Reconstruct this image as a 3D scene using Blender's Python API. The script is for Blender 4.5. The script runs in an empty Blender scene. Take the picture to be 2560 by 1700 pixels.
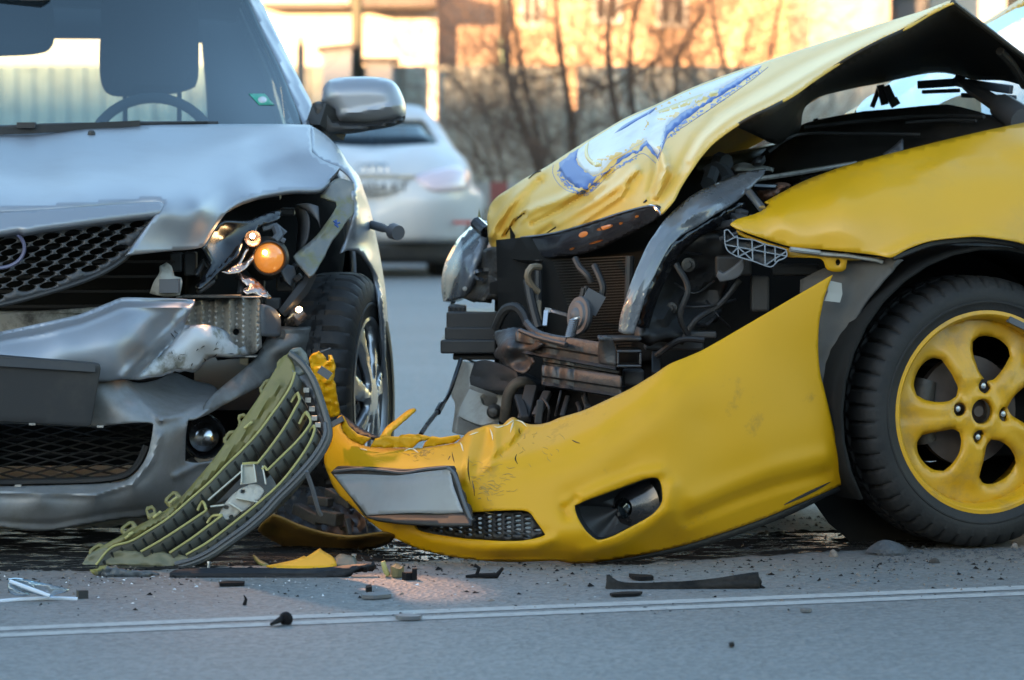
import bpy, bmesh, math, random
import numpy as np
from mathutils import Vector, Matrix
from mathutils.geometry import delaunay_2d_cdt
random.seed(4); RNG = np.random.default_rng(4)
SC = bpy.context.scene; COL = SC.collection

# ------------------------------------------------------------------ camera, sky, sun, exposure
F, CX, YH, HC = 10000.0, 1280.0, 440.0, 0.84        # focal length in photo pixels, principal column, horizon row, camera height (m)
cam_d = bpy.data.cameras.new('camera'); cam = bpy.data.objects.new('camera', cam_d); COL.objects.link(cam)
cam.location = (0, 0, HC); cam.rotation_euler = (math.radians(90), 0, 0)
cam_d.sensor_width = 36.0; cam_d.lens = 36.0*F/2560; cam_d.shift_y = -(850-YH)/2560
cam_d.clip_start = 0.1; cam_d.clip_end = 3000
cam_d.dof.use_dof = True; cam_d.dof.focus_distance = 8.75; cam_d.dof.aperture_fstop = 6.7
SC.camera = cam
SUN_EL, SUN_AZ = 6.0, 205.0                          # sun low, behind the camera and to its left (azimuth from +Y clockwise)
world = bpy.data.worlds.new('World'); SC.world = world; world.use_nodes = True
wn = world.node_tree.nodes; wl = world.node_tree.links
bg = wn['Background']; skyt = wn.new('ShaderNodeTexSky'); skyt.sky_type = 'NISHITA'; skyt.sun_disc = False
skyt.sun_elevation = math.radians(SUN_EL); skyt.sun_rotation = math.radians(SUN_AZ); skyt.air_density = 1.0; skyt.dust_density = .4; skyt.ozone_density = 1.35
wl.new(skyt.outputs[0], bg.inputs[0]); bg.inputs[1].default_value = 0.15
sl = bpy.data.lights.new('sun', 'SUN'); sun = bpy.data.objects.new('sun', sl); COL.objects.link(sun)
sl.energy = 4.6; sl.angle = math.radians(0.5); sl.color = (1.0, 0.56, 0.25)
_e, _a = math.radians(SUN_EL), math.radians(SUN_AZ)
SUND = Vector((math.sin(_a)*math.cos(_e), math.cos(_a)*math.cos(_e), math.sin(_e)))     # towards the sun
sun.rotation_euler = SUND.to_track_quat('Z', 'Y').to_euler()
vs = SC.view_settings; vs.view_transform = 'Standard'; vs.look = 'None'; vs.gamma = 1; vs.use_curve_mapping = False
vs.exposure = 2.75
try:
    SC.cycles.use_denoising = True
    SC.cycles.max_bounces = 8; SC.cycles.transparent_max_bounces = 12; SC.cycles.sample_clamp_indirect = 6
    SC.cycles.caustics_reflective = False; SC.cycles.caustics_refractive = False
except Exception: pass

# ------------------------------------------------------------------ materials
M = {}
def _set(b, k, v):
    if k in b.inputs: b.inputs[k].default_value = v
def mat(name, col, rough=.5, metal=0., coat=0., coat_r=.05, var=.0, vscale=8., dirt=None, dirt_amt=.0, dscale=5., bump=0., bscale=60., spec=.5, emis=None, estr=0., dlo=.5, dhi=.75, rvar=0.):
    m = bpy.data.materials.new(name); m.use_nodes = True; n = m.node_tree.nodes; L = m.node_tree.links
    b = n['Principled BSDF']; c4 = (*col, 1)
    _set(b, 'Base Color', c4); _set(b, 'Roughness', rough); _set(b, 'Metallic', metal); _set(b, 'Coat Weight', coat); _set(b, 'Coat Roughness', coat_r); _set(b, 'Specular IOR Level', spec)
    if emis: _set(b, 'Emission Color', (*emis, 1)); _set(b, 'Emission Strength', estr)
    tc = n.new('ShaderNodeTexCoord'); src = None
    def noise(s, det=6, ro=.6):
        t = n.new('ShaderNodeTexNoise'); t.inputs['Scale'].default_value = s; t.inputs['Detail'].default_value = det; t.inputs['Roughness'].default_value = ro
        L.new(tc.outputs['Object'], t.inputs['Vector']); return t
    if var:
        t = noise(vscale); mx = n.new('ShaderNodeMix'); mx.data_type = 'RGBA'
        mx.inputs[6].default_value = (*[max(0, v*(1-var)) for v in col], 1); mx.inputs[7].default_value = (*[min(1, v*(1+var)) for v in col], 1)
        L.new(t.outputs[0], mx.inputs[0]); src = mx.outputs[2]
    if dirt:
        t = noise(dscale, 9, .7); r = n.new('ShaderNodeMapRange'); r.inputs[1].default_value = dlo; r.inputs[2].default_value = dhi; r.inputs[4].default_value = dirt_amt
        L.new(t.outputs[0], r.inputs[0]); mx = n.new('ShaderNodeMix'); mx.data_type = 'RGBA'
        if src: L.new(src, mx.inputs[6])
        else: mx.inputs[6].default_value = c4
        mx.inputs[7].default_value = (*dirt, 1); L.new(r.outputs[0], mx.inputs[0]); src = mx.outputs[2]
        rr = n.new('ShaderNodeMapRange'); rr.inputs[1].default_value = 0; rr.inputs[2].default_value = 1; rr.inputs[3].default_value = rough; rr.inputs[4].default_value = max(rough, .75)
        L.new(r.outputs[0], rr.inputs[0]); L.new(rr.outputs[0], b.inputs['Roughness'])
    if src: L.new(src, b.inputs['Base Color'])
    if rvar and not dirt:
        t = noise(vscale*3); r = n.new('ShaderNodeMapRange'); r.inputs[3].default_value = max(0, rough-rvar); r.inputs[4].default_value = rough+rvar
        L.new(t.outputs[0], r.inputs[0]); L.new(r.outputs[0], b.inputs['Roughness'])
    if bump:
        t = noise(bscale, 4); bp = n.new('ShaderNodeBump'); bp.inputs['Strength'].default_value = 1.; bp.inputs['Distance'].default_value = bump
        L.new(t.outputs[0], bp.inputs['Height']); L.new(bp.outputs[0], b.inputs['Normal'])
    M[name] = m; return m
def glass(name, tint, refl=1.0, rough=.0, ior=1.5):
    m = bpy.data.materials.new(name); m.use_nodes = True; n = m.node_tree.nodes; L = m.node_tree.links
    for x in list(n):
        if x.type == 'BSDF_PRINCIPLED': n.remove(x)
    out = [x for x in n if x.type == 'OUTPUT_MATERIAL'][0]
    tr = n.new('ShaderNodeBsdfTransparent'); tr.inputs[0].default_value = (*tint, 1)
    gl = n.new('ShaderNodeBsdfGlossy'); gl.inputs['Roughness'].default_value = rough; gl.inputs[0].default_value = (.84, .96, 1, 1)
    fr = n.new('ShaderNodeFresnel'); fr.inputs[0].default_value = ior
    mu = n.new('ShaderNodeMath'); mu.operation = 'MULTIPLY'; mu.inputs[1].default_value = refl; mu.use_clamp = True
    mx = n.new('ShaderNodeMixShader'); L.new(fr.outputs[0], mu.inputs[0]); L.new(mu.outputs[0], mx.inputs[0]); L.new(tr.outputs[0], mx.inputs[1]); L.new(gl.outputs[0], mx.inputs[2]); L.new(mx.outputs[0], out.inputs[0])
    M[name] = m; return m
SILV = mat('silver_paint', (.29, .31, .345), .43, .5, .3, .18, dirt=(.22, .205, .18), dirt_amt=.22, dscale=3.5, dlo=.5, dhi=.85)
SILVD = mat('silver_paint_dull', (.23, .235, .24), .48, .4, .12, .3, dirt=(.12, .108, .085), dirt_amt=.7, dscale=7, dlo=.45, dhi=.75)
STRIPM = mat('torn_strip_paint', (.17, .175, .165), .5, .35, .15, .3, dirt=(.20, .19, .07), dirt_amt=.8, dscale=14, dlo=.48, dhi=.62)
GRILM = mat('grille_plastic', (.05, .051, .055), .5, dirt=(.08, .07, .06), dirt_amt=.5, dscale=10)
DBLK = mat('debris_black', (.006, .006, .007), .75, spec=.15, var=.5, vscale=60)
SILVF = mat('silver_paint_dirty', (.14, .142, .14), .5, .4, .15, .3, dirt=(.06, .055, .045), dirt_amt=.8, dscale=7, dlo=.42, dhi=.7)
SILVT = mat('silver_scuffed', (.52, .54, .56), .6, .1, .2, .2, dirt=(.12, .11, .07), dirt_amt=.8, dscale=11, dlo=.5, dhi=.62)
YEL = mat('yellow_paint', (.60, .315, .004), .42, 0, .3, .14, var=.06, vscale=2.5, dirt=(.30, .22, .07), dirt_amt=.35, dscale=5, dlo=.52, dhi=.8)
YELB = mat('yellow_bumper_plastic', (.56, .285, .002), .5, 0, .03, .3, spec=.3, var=.07, vscale=3, dirt=(.17, .11, .04), dirt_amt=.75, dscale=9, dlo=.6, dhi=.78)
YELH = mat('yellow_hood_paint', (.62, .38, .06), .5, 0, .22, .2, var=.05, vscale=3, dirt=(.35, .27, .12), dirt_amt=.4, dscale=7, dlo=.52, dhi=.8)
WHT = mat('white_paint', (.46, .475, .50), .42, 0, .4, .15, var=.03)
BLK = mat('black_plastic', (.023, .0235, .025), .5, spec=.4, dirt=(.065, .06, .052), dirt_amt=.55, dscale=9, dlo=.5, dhi=.8)
BLKG = mat('black_gloss', (.009, .009, .011), .18, 0, .4, .05, dirt=(.035, .032, .03), dirt_amt=.5, dscale=12, dlo=.5, dhi=.8)
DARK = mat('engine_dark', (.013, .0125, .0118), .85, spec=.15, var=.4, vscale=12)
DIRTY = mat('greasy_metal', (.045, .043, .04), .5, .35, dirt=(.085, .066, .048), dirt_amt=.8, dscale=14, dlo=.45, dhi=.7, bump=.002, bscale=90)
RUSTY = mat('rusty_steel', (.052, .056, .062), .45, .5, dirt=(.11, .06, .034), dirt_amt=.7, dscale=13, dlo=.5, dhi=.68, bump=.002, bscale=70)
STEEL = mat('bare_steel', (.36, .345, .315), .5, .55, dirt=(.07, .065, .06), dirt_amt=.85, dscale=12, dlo=.52, dhi=.68)
GREYP = mat('grey_plastic', (.085, .092, .104), .5, var=.25, vscale=10, dirt=(.10, .09, .075), dirt_amt=.5, dscale=12)
WHTP = mat('pale_plastic', (.36, .36, .33), .6, dirt=(.14, .12, .09), dirt_amt=.7, dscale=11, dlo=.46, dhi=.75)
RUB = mat('tyre_rubber', (.012, .012, .0125), .62, spec=.35, dirt=(.036, .033, .03), dirt_amt=.7, dscale=7, dlo=.42, dhi=.75, bump=.0008, bscale=160)
ALLOY = mat('alloy', (.45, .46, .48), .35, .8, .3)
CHR = mat('chrome', (.62, .63, .66), .14, 1., dirt=(.25, .22, .19), dirt_amt=.6, dscale=9, dlo=.5, dhi=.8)
CHRD = mat('dark_chrome', (.022, .022, .026), .17, 0, 0, .04, spec=.45, dirt=(.05, .045, .04), dirt_amt=.1, dscale=10, dlo=.5, dhi=.8, bump=.0007, bscale=14)
LENSG = mat('lamp_lens_grey', (.13, .142, .16), .26, .1, .8, .06, dirt=(.13, .12, .11), dirt_amt=.2, dscale=8, dlo=.5, dhi=.85, bump=.0005, bscale=12)
OLIVE = mat('olive_plastic', (.145, .128, .03), .5, 0, .15, .2, dirt=(.09, .085, .05), dirt_amt=.7, dscale=10, dlo=.45, dhi=.75)
OLIVL = mat('olive_edge', (.33, .30, .11), .5, var=.2, vscale=14)
SLATG = mat('slat_grey', (.07, .075, .066), .5, 0, .15, .2, dirt=(.13, .11, .07), dirt_amt=.7, dscale=16, dlo=.5, dhi=.7)
HEADL = mat('headliner', (.05, .055, .06), .9)
SEATF = mat('seat_fabric', (.035, .037, .042), .85, bump=.001, bscale=300)
GRN = mat('sticker_green', (.03, .30, .20), .5)
PLTW = mat('plate_white', (.55, .56, .57), .4)
PLT = mat('plate_grey', (.26, .275, .29), .4, 0, .3, .2, dirt=(.2, .2, .2), dirt_amt=.6, dscale=8, dlo=.45, dhi=.8)
BLUE = mat('decal_blue', (.05, .11, .33), .5, 0, .15, .2)
DWHT = mat('decal_white', (.56, .575, .59), .5, 0, .2, .2, dirt=(.4, .36, .25), dirt_amt=.5, dscale=12)
DYEL = mat('decal_yellow', (.56, .42, .12), .45, 0, .3, .2)
RED = mat('sign_red', (.50, .02, .03), .5)
PINK = mat('tail_lamp_pale', (.55, .45, .50), .2, 0, .8, .05)
REDL = mat('reflector_red', (.35, .05, .04), .3)
INK = mat('plate_ink', (.02, .02, .03), .5)
LINE = mat('road_line_paint', (.34, .34, .335), .75, dirt=(.2, .2, .2), dirt_amt=.85, dscale=30, dlo=.46, dhi=.66)
HUBM = mat('hub_rust', (.09, .07, .06), .6, .5, var=.4, vscale=30)
BOLT = mat('bolt_steel', (.45, .46, .48), .3, .9)
CLEAR = glass('windscreen_glass', (.58, .76, .80), 1.45)
GLASSD = glass('tinted_glass', (.06, .09, .12), 1.1)
LENSC = glass('clear_lens', (.85, .87, .88), 1.6, .02)
LAMPO = mat('lit_lamp_lens', (.50, .22, .05), .08, 0, 1., .02, emis=(1., .30, .04), estr=.085, bump=.004, bscale=35)
BULB = mat('lit_bulb', (1, .8, .5), .3, emis=(1., .62, .28), estr=9.)
COPPER = mat('reflector_bowl', (.55, .42, .36), .22, .9, bump=.004, bscale=22)

# ------------------------------------------------------------------ frames and pixel-to-place conversion
def P(x, y, D): return Vector(((x-CX)/F*D, D, HC-(y-YH)/F*D))
def GD(y): return HC*F/(y-YH)                        # distance of the ground seen at a photo row
def G(x, y, lift=0.): p = P(x, y, GD(y)); p.z = lift; return p
# silver car: forward axis and lateral axis; l = distance behind its front plane
_sf = Vector((.113, -.9936)).normalized(); S_LAT = Vector((-_sf.y, _sf.x)); S0 = Vector((P(-5, 440, 8.78).x, 8.78))
def DS(x, l): return (-l + _sf.dot(S0))/(_sf.x*(x-CX)/F + _sf.y)
def S(x, y, l): return P(x, y, DS(x, l))
# yellow car: outward side normal; off = distance outward from the front hub plane
_yn = Vector((math.sin(math.radians(22)), -math.cos(math.radians(22)))); Y0 = Vector((P(2463, 440, 9.0).x, 9.0)); _yf = Vector((-_yn.y*-1, 0))
Y_FWD = Vector((-math.cos(math.radians(22)), -math.sin(math.radians(22))))
def DY(x, off): return (off + _yn.dot(Y0))/(_yn.x*(x-CX)/F + _yn.y)
def YP(x, y, off): return P(x, y, DY(x, off))
def YL(a, b, z): p = Y0 + Y_FWD*a + _yn*b; return Vector((p.x, p.y, z))        # local: a ahead of the front axle, b outward
def SL(l, w, z): p = S0 - _sf*l + S_LAT*w; return Vector((p.x, p.y, z))         # local: l behind the front, w to its left side
CONV = {'D': lambda x, v: v, 'S': DS, 'Y': DY}

# ------------------------------------------------------------------ building helpers
def link(name, me, m, parent=None, smooth=True, kind=None):
    o = bpy.data.objects.new(name, me); COL.objects.link(o)
    if m: me.materials.append(m)
    if smooth:
        me.polygons.foreach_set('use_smooth', [True]*len(me.polygons))
        if hasattr(me, 'set_sharp_from_angle'): me.set_sharp_from_angle(angle=math.radians(38))
    if parent is not None:
        o.parent = parent
        if parent.type == 'EMPTY': o.matrix_parent_inverse = Matrix.Translation(-parent.location)
    if kind: o['kind'] = kind
    return o
def thing(name, label, cat, loc=(0, 0, 0), group=None):
    o = bpy.data.objects.new(name, None); COL.objects.link(o); o.location = loc; o.empty_display_size = .1
    o['label'] = label; o['category'] = cat
    if group: o['group'] = group
    return o
def tag(o, label, cat, group=None):
    o['label'] = label; o['category'] = cat
    if group: o['group'] = group
    return o
def mesh(name, V, Fc, m, parent=None, smooth=True, kind=None):
    me = bpy.data.meshes.new(name); me.from_pydata([tuple(v) for v in V], [], Fc); me.update()
    return link(name, me, m, parent, smooth, kind)
class MB:                                             # collects several shapes into one mesh
    def __init__(s): s.V = []; s.F = []; s.S = []
    def add(s, V, Fc):
        k = len(s.V); s.S.append((k, len(s.F))); s.V += [tuple(v) for v in V]; s.F += [tuple(i+k for i in f) for f in Fc]; return s
    def box(s, c, sz, R=None):
        c = Vector(c); h = Vector(sz)/2; vs_ = [Vector((a*h.x, b*h.y, d*h.z)) for a in (-1, 1) for b in (-1, 1) for d in (-1, 1)]
        if R: vs_ = [R @ v for v in vs_]
        return s.add([c+v for v in vs_], [(0, 1, 3, 2), (4, 6, 7, 5), (0, 4, 5, 1), (2, 3, 7, 6), (0, 2, 6, 4), (1, 5, 7, 3)])
    def boxpx(s, x0, y0, x1, y1, D, dep):
        a, b = P(x0, y1, D), P(x1, y0, D); return s.box(((a.x+b.x)/2, D+dep/2, (a.z+b.z)/2), (b.x-a.x, dep, b.z-a.z))
    def bar(s, a, b, w, t=None, up=None):
        a, b = Vector(a), Vector(b); d = (b-a); L = d.length; d.normalize(); up = Vector(up) if up else Vector((0, 0, 1))
        if abs(d.dot(up)) > .95: up = Vector((0, 1, 0))
        sd = d.cross(up).normalized(); u2 = sd.cross(d); R = Matrix((sd, d, u2)).transposed()
        return s.box((a+b)/2, (w, L, t or w), R)
    def tube(s, pts, r, n=8, cap=True):
        pts = [Vector(p) for p in pts]; k = len(s.V); N = len(pts); rr = r if isinstance(r, (list, tuple)) else [r]*N
        V = []; Fc = []; ref = None
        for i, p in enumerate(pts):
            d = (pts[min(i+1, N-1)]-pts[max(i-1, 0)]).normalized()
            if ref is None: ref = Vector((0, 0, 1)) if abs(d.z) < .9 else Vector((1, 0, 0))
            a = (ref - d*ref.dot(d)).normalized(); b = d.cross(a); ref = a
            V += [p + (a*math.cos(2*math.pi*j/n)+b*math.sin(2*math.pi*j/n))*rr[i] for j in range(n)]
        for i in range(N-1):
            for j in range(n): Fc.append((i*n+j, i*n+(j+1) % n, (i+1)*n+(j+1) % n, (i+1)*n+j))
        if cap: Fc += [tuple(range(n-1, -1, -1)), tuple((N-1)*n+j for j in range(n))]
        return s.add(V, Fc)
    def grid(s, rows):
        nr, nc = len(rows), len(rows[0]); V = [v for r in rows for v in r]
        return s.add(V, [(i*nc+j, i*nc+j+1, (i+1)*nc+j+1, (i+1)*nc+j) for i in range(nr-1) for j in range(nc-1)])
    def parts(s, name, m, parent=None, smooth=True, bevel=0.):
        out = []; st = s.S+[(len(s.V), len(s.F))]
        for (v0, f0), (v1, f1) in zip(st[:-1], st[1:]):
            o = mesh(name, s.V[v0:v1], [tuple(i-v0 for i in f) for f in s.F[f0:f1]], m, parent, smooth)
            if bevel: md = o.modifiers.new('b', 'BEVEL'); md.width = bevel; md.segments = 2
            out.append(o)
        return out
    def build(s, name, m, parent=None, smooth=True, kind=None): return mesh(name, s.V, s.F, m, parent, smooth, kind)
def cr(pts, step=None, n=None, closed=False):         # centripetal-ish Catmull-Rom through points
    A = np.array([tuple(p) for p in pts], float); N = len(A); out = []
    for i in range(N if closed else N-1):
        p1, p2 = A[i], A[(i+1) % N]; p0 = A[i-1] if (i > 0 or closed) else 2*p1-p2; p3 = A[(i+2) % N] if (i+2 < N or closed) else 2*p2-p1
        d = np.linalg.norm(p2-p1); k = n or max(1, int(math.ceil(d/step)))
        # limit tangents so that uneven spacing does not overshoot
        t1 = (p2-p0)*(d/(np.linalg.norm(p2-p1)+np.linalg.norm(p1-p0)+1e-9)); t2 = (p3-p1)*(d/(np.linalg.norm(p3-p2)+np.linalg.norm(p2-p1)+1e-9))
        for j in range(k):
            t = j/k; out.append((2*t**3-3*t**2+1)*p1+(t**3-2*t**2+t)*t1+(-2*t**3+3*t**2)*p2+(t**3-t**2)*t2)
    if not closed: out.append(A[-1])
    return np.array(out)
def outline_spline(pts, step, corner=48):             # closed outline, splined between its corners
    A = np.array(pts, float); N = len(A); cor = []
    for i in range(N):
        a = A[i]-A[i-1]; b = A[(i+1) % N]-A[i]; c = a.dot(b)/(np.linalg.norm(a)*np.linalg.norm(b)+1e-9)
        if math.degrees(math.acos(max(-1, min(1, c)))) > corner: cor.append(i)
    if not cor: return cr(A, step, closed=True)
    out = []
    for q, i in enumerate(cor):
        j = cor[(q+1) % len(cor)]; seg = [A[(i+t) % N] for t in range(((j-i-1) % N)+2)]
        out += list(cr(seg, step)[:-1])
    return np.array(out)
LAM = [2e-3]
def tps(ctrl):
    C = np.array(ctrl, float); X = C[:, :2]/500.; v = C[:, 2]; n = len(C)
    if n < 3: return lambda x, y: np.full(np.shape(x), v.mean())
    def U(r2): return np.where(r2 > 1e-12, r2*np.log(r2+1e-12), 0.)
    K = U(((X[:, None]-X[None])**2).sum(-1)) + np.eye(n)*LAM[0]; Pm = np.c_[np.ones(n), X]
    A = np.zeros((n+3, n+3)); A[:n, :n] = K; A[:n, n:] = Pm; A[n:, :n] = Pm.T
    w = np.linalg.lstsq(A, np.r_[v, 0, 0, 0], rcond=None)[0]
    def f(x, y):
        q = np.c_[np.ravel(x), np.ravel(y)]/500.
        return (U(((q[:, None]-X[None])**2).sum(-1)) @ w[:n] + w[n] + q @ w[n+1:]).reshape(np.shape(x))
    return f
def inpoly(x, y, poly):
    c = np.zeros(len(x), bool); px, py = poly[:, 0], poly[:, 1]; N = len(poly); j = N-1
    for i in range(N):
        cond = ((py[i] > y) != (py[j] > y)); xi = (px[j]-px[i])*(y-py[i])/((py[j]-py[i]) if py[j] != py[i] else 1e-9)+px[i]
        c ^= cond & (x < xi); j = i
    return c
def pdist(x, y, pl, closed=True):
    d = np.full(len(x), 1e9); N = len(pl)
    for i in range(N if closed else N-1):
        a, b = np.array(pl[i], float)[:2], np.array(pl[(i+1) % N], float)[:2]; e = b-a; L2 = e.dot(e)+1e-9
        t = np.clip(((x-a[0])*e[0]+(y-a[1])*e[1])/L2, 0, 1); d = np.minimum(d, np.hypot(x-a[0]-t*e[0], y-a[1]-t*e[1]))
    return d
def cdt(outer, holes, step):
    outer = np.array(outer, float); holes = [np.array(h, float) for h in holes]
    mn, mx = outer.min(0), outer.max(0); gx, gy = np.meshgrid(np.arange(mn[0], mx[0], step), np.arange(mn[1], mx[1], step*.866))
    gx = gx + (np.arange(gx.shape[0]) % 2)[:, None]*step*.5; gx, gy = gx.ravel(), gy.ravel()
    k = inpoly(gx, gy, outer) & (pdist(gx, gy, outer) > step*.55)
    for h in holes: k &= ~inpoly(gx, gy, h); k[k] &= pdist(gx[k], gy[k], h) > step*.5
    V = [tuple(p) for p in outer]; E = [(i, (i+1) % len(outer)) for i in range(len(outer))]
    for h in holes:
        b = len(V); V += [tuple(p) for p in h]; E += [(b+i, b+(i+1) % len(h)) for i in range(len(h))]
    V += list(zip(gx[k], gy[k]))
    vo, eo, fo, *_ = delaunay_2d_cdt([Vector(v) for v in V], E, [], 0, 1e-5)
    A = np.array([(v.x, v.y) for v in vo]); T = np.array([f for f in fo if len(f) == 3], int); c = A[T].mean(1)
    k = inpoly(c[:, 0], c[:, 1], outer)
    for h in holes: k &= ~inpoly(c[:, 0], c[:, 1], h)
    T = T[k]; a, b, d = A[T[:, 0]], A[T[:, 1]], A[T[:, 2]]; cr_ = (b[:, 0]-a[:, 0])*(d[:, 1]-a[:, 1])-(b[:, 1]-a[:, 1])*(d[:, 0]-a[:, 0])
    T[cr_ > 0] = T[cr_ > 0][:, ::-1]                  # rows grow downward: this winding faces the camera
    used = np.unique(T); mp = np.full(len(A), -1); mp[used] = np.arange(len(used))
    return A[used], mp[T]
# bumps: each returns metres towards the camera at photo points
def ridge(pl, w, h): return lambda x, y: h*np.exp(-(pdist(x, y, pl, False)/w)**2)
def crease(pl, w, h): return lambda x, y: h*np.clip(1-pdist(x, y, pl, False)/w, 0, 1)
def noisef(amp, wl_, seed=0):
    r = np.random.default_rng(seed); amp = amp*.45; k = r.normal(0, 1, (10, 2)); k = k/np.linalg.norm(k, axis=1)[:, None]*(2*math.pi/wl_)*r.uniform(.6, 1.8, (10, 1)); ph = r.uniform(0, 6.28, 10)
    return lambda x, y: amp*sum(np.sin(k[i, 0]*x+k[i, 1]*y+ph[i]) for i in range(10))/3.2
def surf(field, conv, bumps=(), toward=0.):
    f = tps(field) if isinstance(field, (list, tuple)) else (field if callable(field) else (lambda x, y, v=field: np.full(np.shape(x), float(v))))
    def g(x, y):
        x = np.asarray(x, float); y = np.asarray(y, float); D = CONV[conv](x, f(x, y)) - toward
        for b in bumps: D = D - b(x, y)
        return D
    return g
def topts(A, D): return np.c_[(A[:, 0]-CX)/F*D, D, HC-(A[:, 1]-YH)/F*D]
def mirrored(V, T):
    V = np.array(V); w = (V[:, :2]-np.array(S0)) @ np.array(S_LAT); V2 = V.copy(); V2[:, :2] -= 2*w[:, None]*np.array(S_LAT); return V2, [tuple(reversed(f)) for f in T]
def cut_mirror(o):                                    # keep the left-hand half of a silver car sheet and mirror it
    bm = bmesh.new(); bm.from_mesh(o.data); n = Vector((S_LAT.x, S_LAT.y, 0)); c = Vector((S0.x, S0.y, 0))
    bmesh.ops.bisect_plane(bm, geom=bm.verts[:]+bm.edges[:]+bm.faces[:], plane_co=c, plane_no=n, clear_inner=True)
    V = [tuple(v.co) for v in bm.verts]; bm.verts.index_update(); T = [tuple(v.index for v in f.verts) for f in bm.faces]
    V2, T2 = mirrored(V, T); k = len(V); bm.free(); me = o.data; ms = list(me.materials)
    me.clear_geometry(); me.from_pydata(V+[tuple(v) for v in V2], [], T+[tuple(i+k for i in f) for f in T2])
    bm = bmesh.new(); bm.from_mesh(me); bmesh.ops.remove_doubles(bm, verts=bm.verts[:], dist=1e-4); bm.to_mesh(me); bm.free()
    me.polygons.foreach_set('use_smooth', [True]*len(me.polygons))
def sheet(name, outer, field, m, parent=None, conv='D', holes=(), step=12, thick=.003, bumps=(), spline=True, toward=0., mirror=False, bevel=0., corner=48, jag=0., kind=None):
    es = min(step, 10)
    rs = (lambda o: outline_spline(o, es, corner)) if spline else (lambda o: np.array([q for i in range(len(o)) for q in np.linspace(o[i], o[(i+1) % len(o)], max(2, int(math.hypot(o[i][0]-o[(i+1) % len(o)][0], o[i][1]-o[(i+1) % len(o)][1])/es)+1))[:-1]], float))
    o_ = rs(outer)
    if jag: o_ = o_ + RNG.normal(0, jag, o_.shape)
    A, T = cdt(o_, [rs(h) if len(h) < 10 or spline else np.array(h, float) for h in holes], step)
    g = field if callable(field) and getattr(field, 'issurf', False) else surf(field, conv, bumps, toward)
    o = mesh(name, topts(A, g(A[:, 0], A[:, 1])), [tuple(t) for t in T.tolist()], m, parent, kind=kind)
    if mirror == 'pair':
        V2, T2 = mirrored([tuple(v.co) for v in o.data.vertices], [tuple(q.vertices) for q in o.data.polygons]); o2 = mesh(name, V2, T2, m, parent)
        md = o2.modifiers.new('thick', 'SOLIDIFY'); md.thickness = thick; md.offset = -1
    elif mirror: cut_mirror(o)
    if thick:
        md = o.modifiers.new('thick', 'SOLIDIFY'); md.thickness = thick; md.offset = -1; md.use_even_offset = False
    if bevel:
        md = o.modifiers.new('bev', 'BEVEL'); md.width = bevel; md.segments = 2; md.limit_method = 'ANGLE'; md.angle_limit = math.radians(50)
    return o
def pillow(name, outer, field, m, parent=None, conv='D', rpx=20, hf=.02, hb=.02, step=9, bumps=(), spline=True, holes=()):
    o_ = outline_spline(outer, min(8, step)) if spline else np.array(outer, float)
    A, T = cdt(o_, [outline_spline(h, 6) for h in holes], step); d = pdist(A[:, 0], A[:, 1], o_)
    for h in holes: d = np.minimum(d, pdist(A[:, 0], A[:, 1], outline_spline(h, 6)))
    k = np.sqrt(np.clip(1-(1-np.clip(d/rpx, 0, 1))**2, 0, 1)); D = surf(field, conv, bumps)(A[:, 0], A[:, 1])
    Vf, Vb = topts(A, D-hf*k), topts(A, D+hb*k); rim = d < 1e-3; n = len(A)
    idx = np.where(rim, np.arange(n), np.arange(n)+n); Fb = [tuple(int(idx[i]) for i in reversed(t)) for t in T.tolist()]
    o = mesh(name, np.r_[Vf, Vb], [tuple(t) for t in T.tolist()]+Fb, m, parent)
    bm = bmesh.new(); bm.from_mesh(o.data); bmesh.ops.delete(bm, geom=[v for v in bm.verts if not v.link_faces], context='VERTS'); bm.to_mesh(o.data); bm.free()
    return o
def pxtube(mb, pts, r, n=8, step=14):                 # pts: (x, y, D)
    Q = cr(pts, step); return mb.tube([P(*q) for q in Q], r, n)
def patch(name, rows, m, parent=None, n=6, thick=.003):
    R = [cr(r, n=n) for r in rows]; C = list(zip(*R)); C2 = [cr(c, n=n) for c in C]; rows2 = list(zip(*C2))
    o = MB().grid([[Vector(v) for v in r] for r in rows2]).build(name, m, parent)
    if thick: md = o.modifiers.new('thick', 'SOLIDIFY'); md.thickness = thick; md.offset = 0
    return o
def lathe(mb, prof, c, ax, segs=64, mod=None, u=None):     # prof: (radius, along axis)
    c = Vector(c); ax = Vector(ax).normalized(); u = Vector((0, 0, 1)); u = (u-ax*u.dot(ax)).normalized(); w = ax.cross(u)
    V = []; n = len(prof)
    for s_ in range(segs):
        a = 2*math.pi*s_/segs
        for i, (r, h) in enumerate(prof):
            r2 = mod(r, i, s_) if mod else r; V.append(c+ax*h+(u*math.cos(a)+w*math.sin(a))*r2)
    Fc = [(s_*n+i, ((s_+1) % segs)*n+i, ((s_+1) % segs)*n+i+1, s_*n+i+1) for s_ in range(segs) for i in range(n-1)]
    return mb.add(V, Fc)
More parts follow.
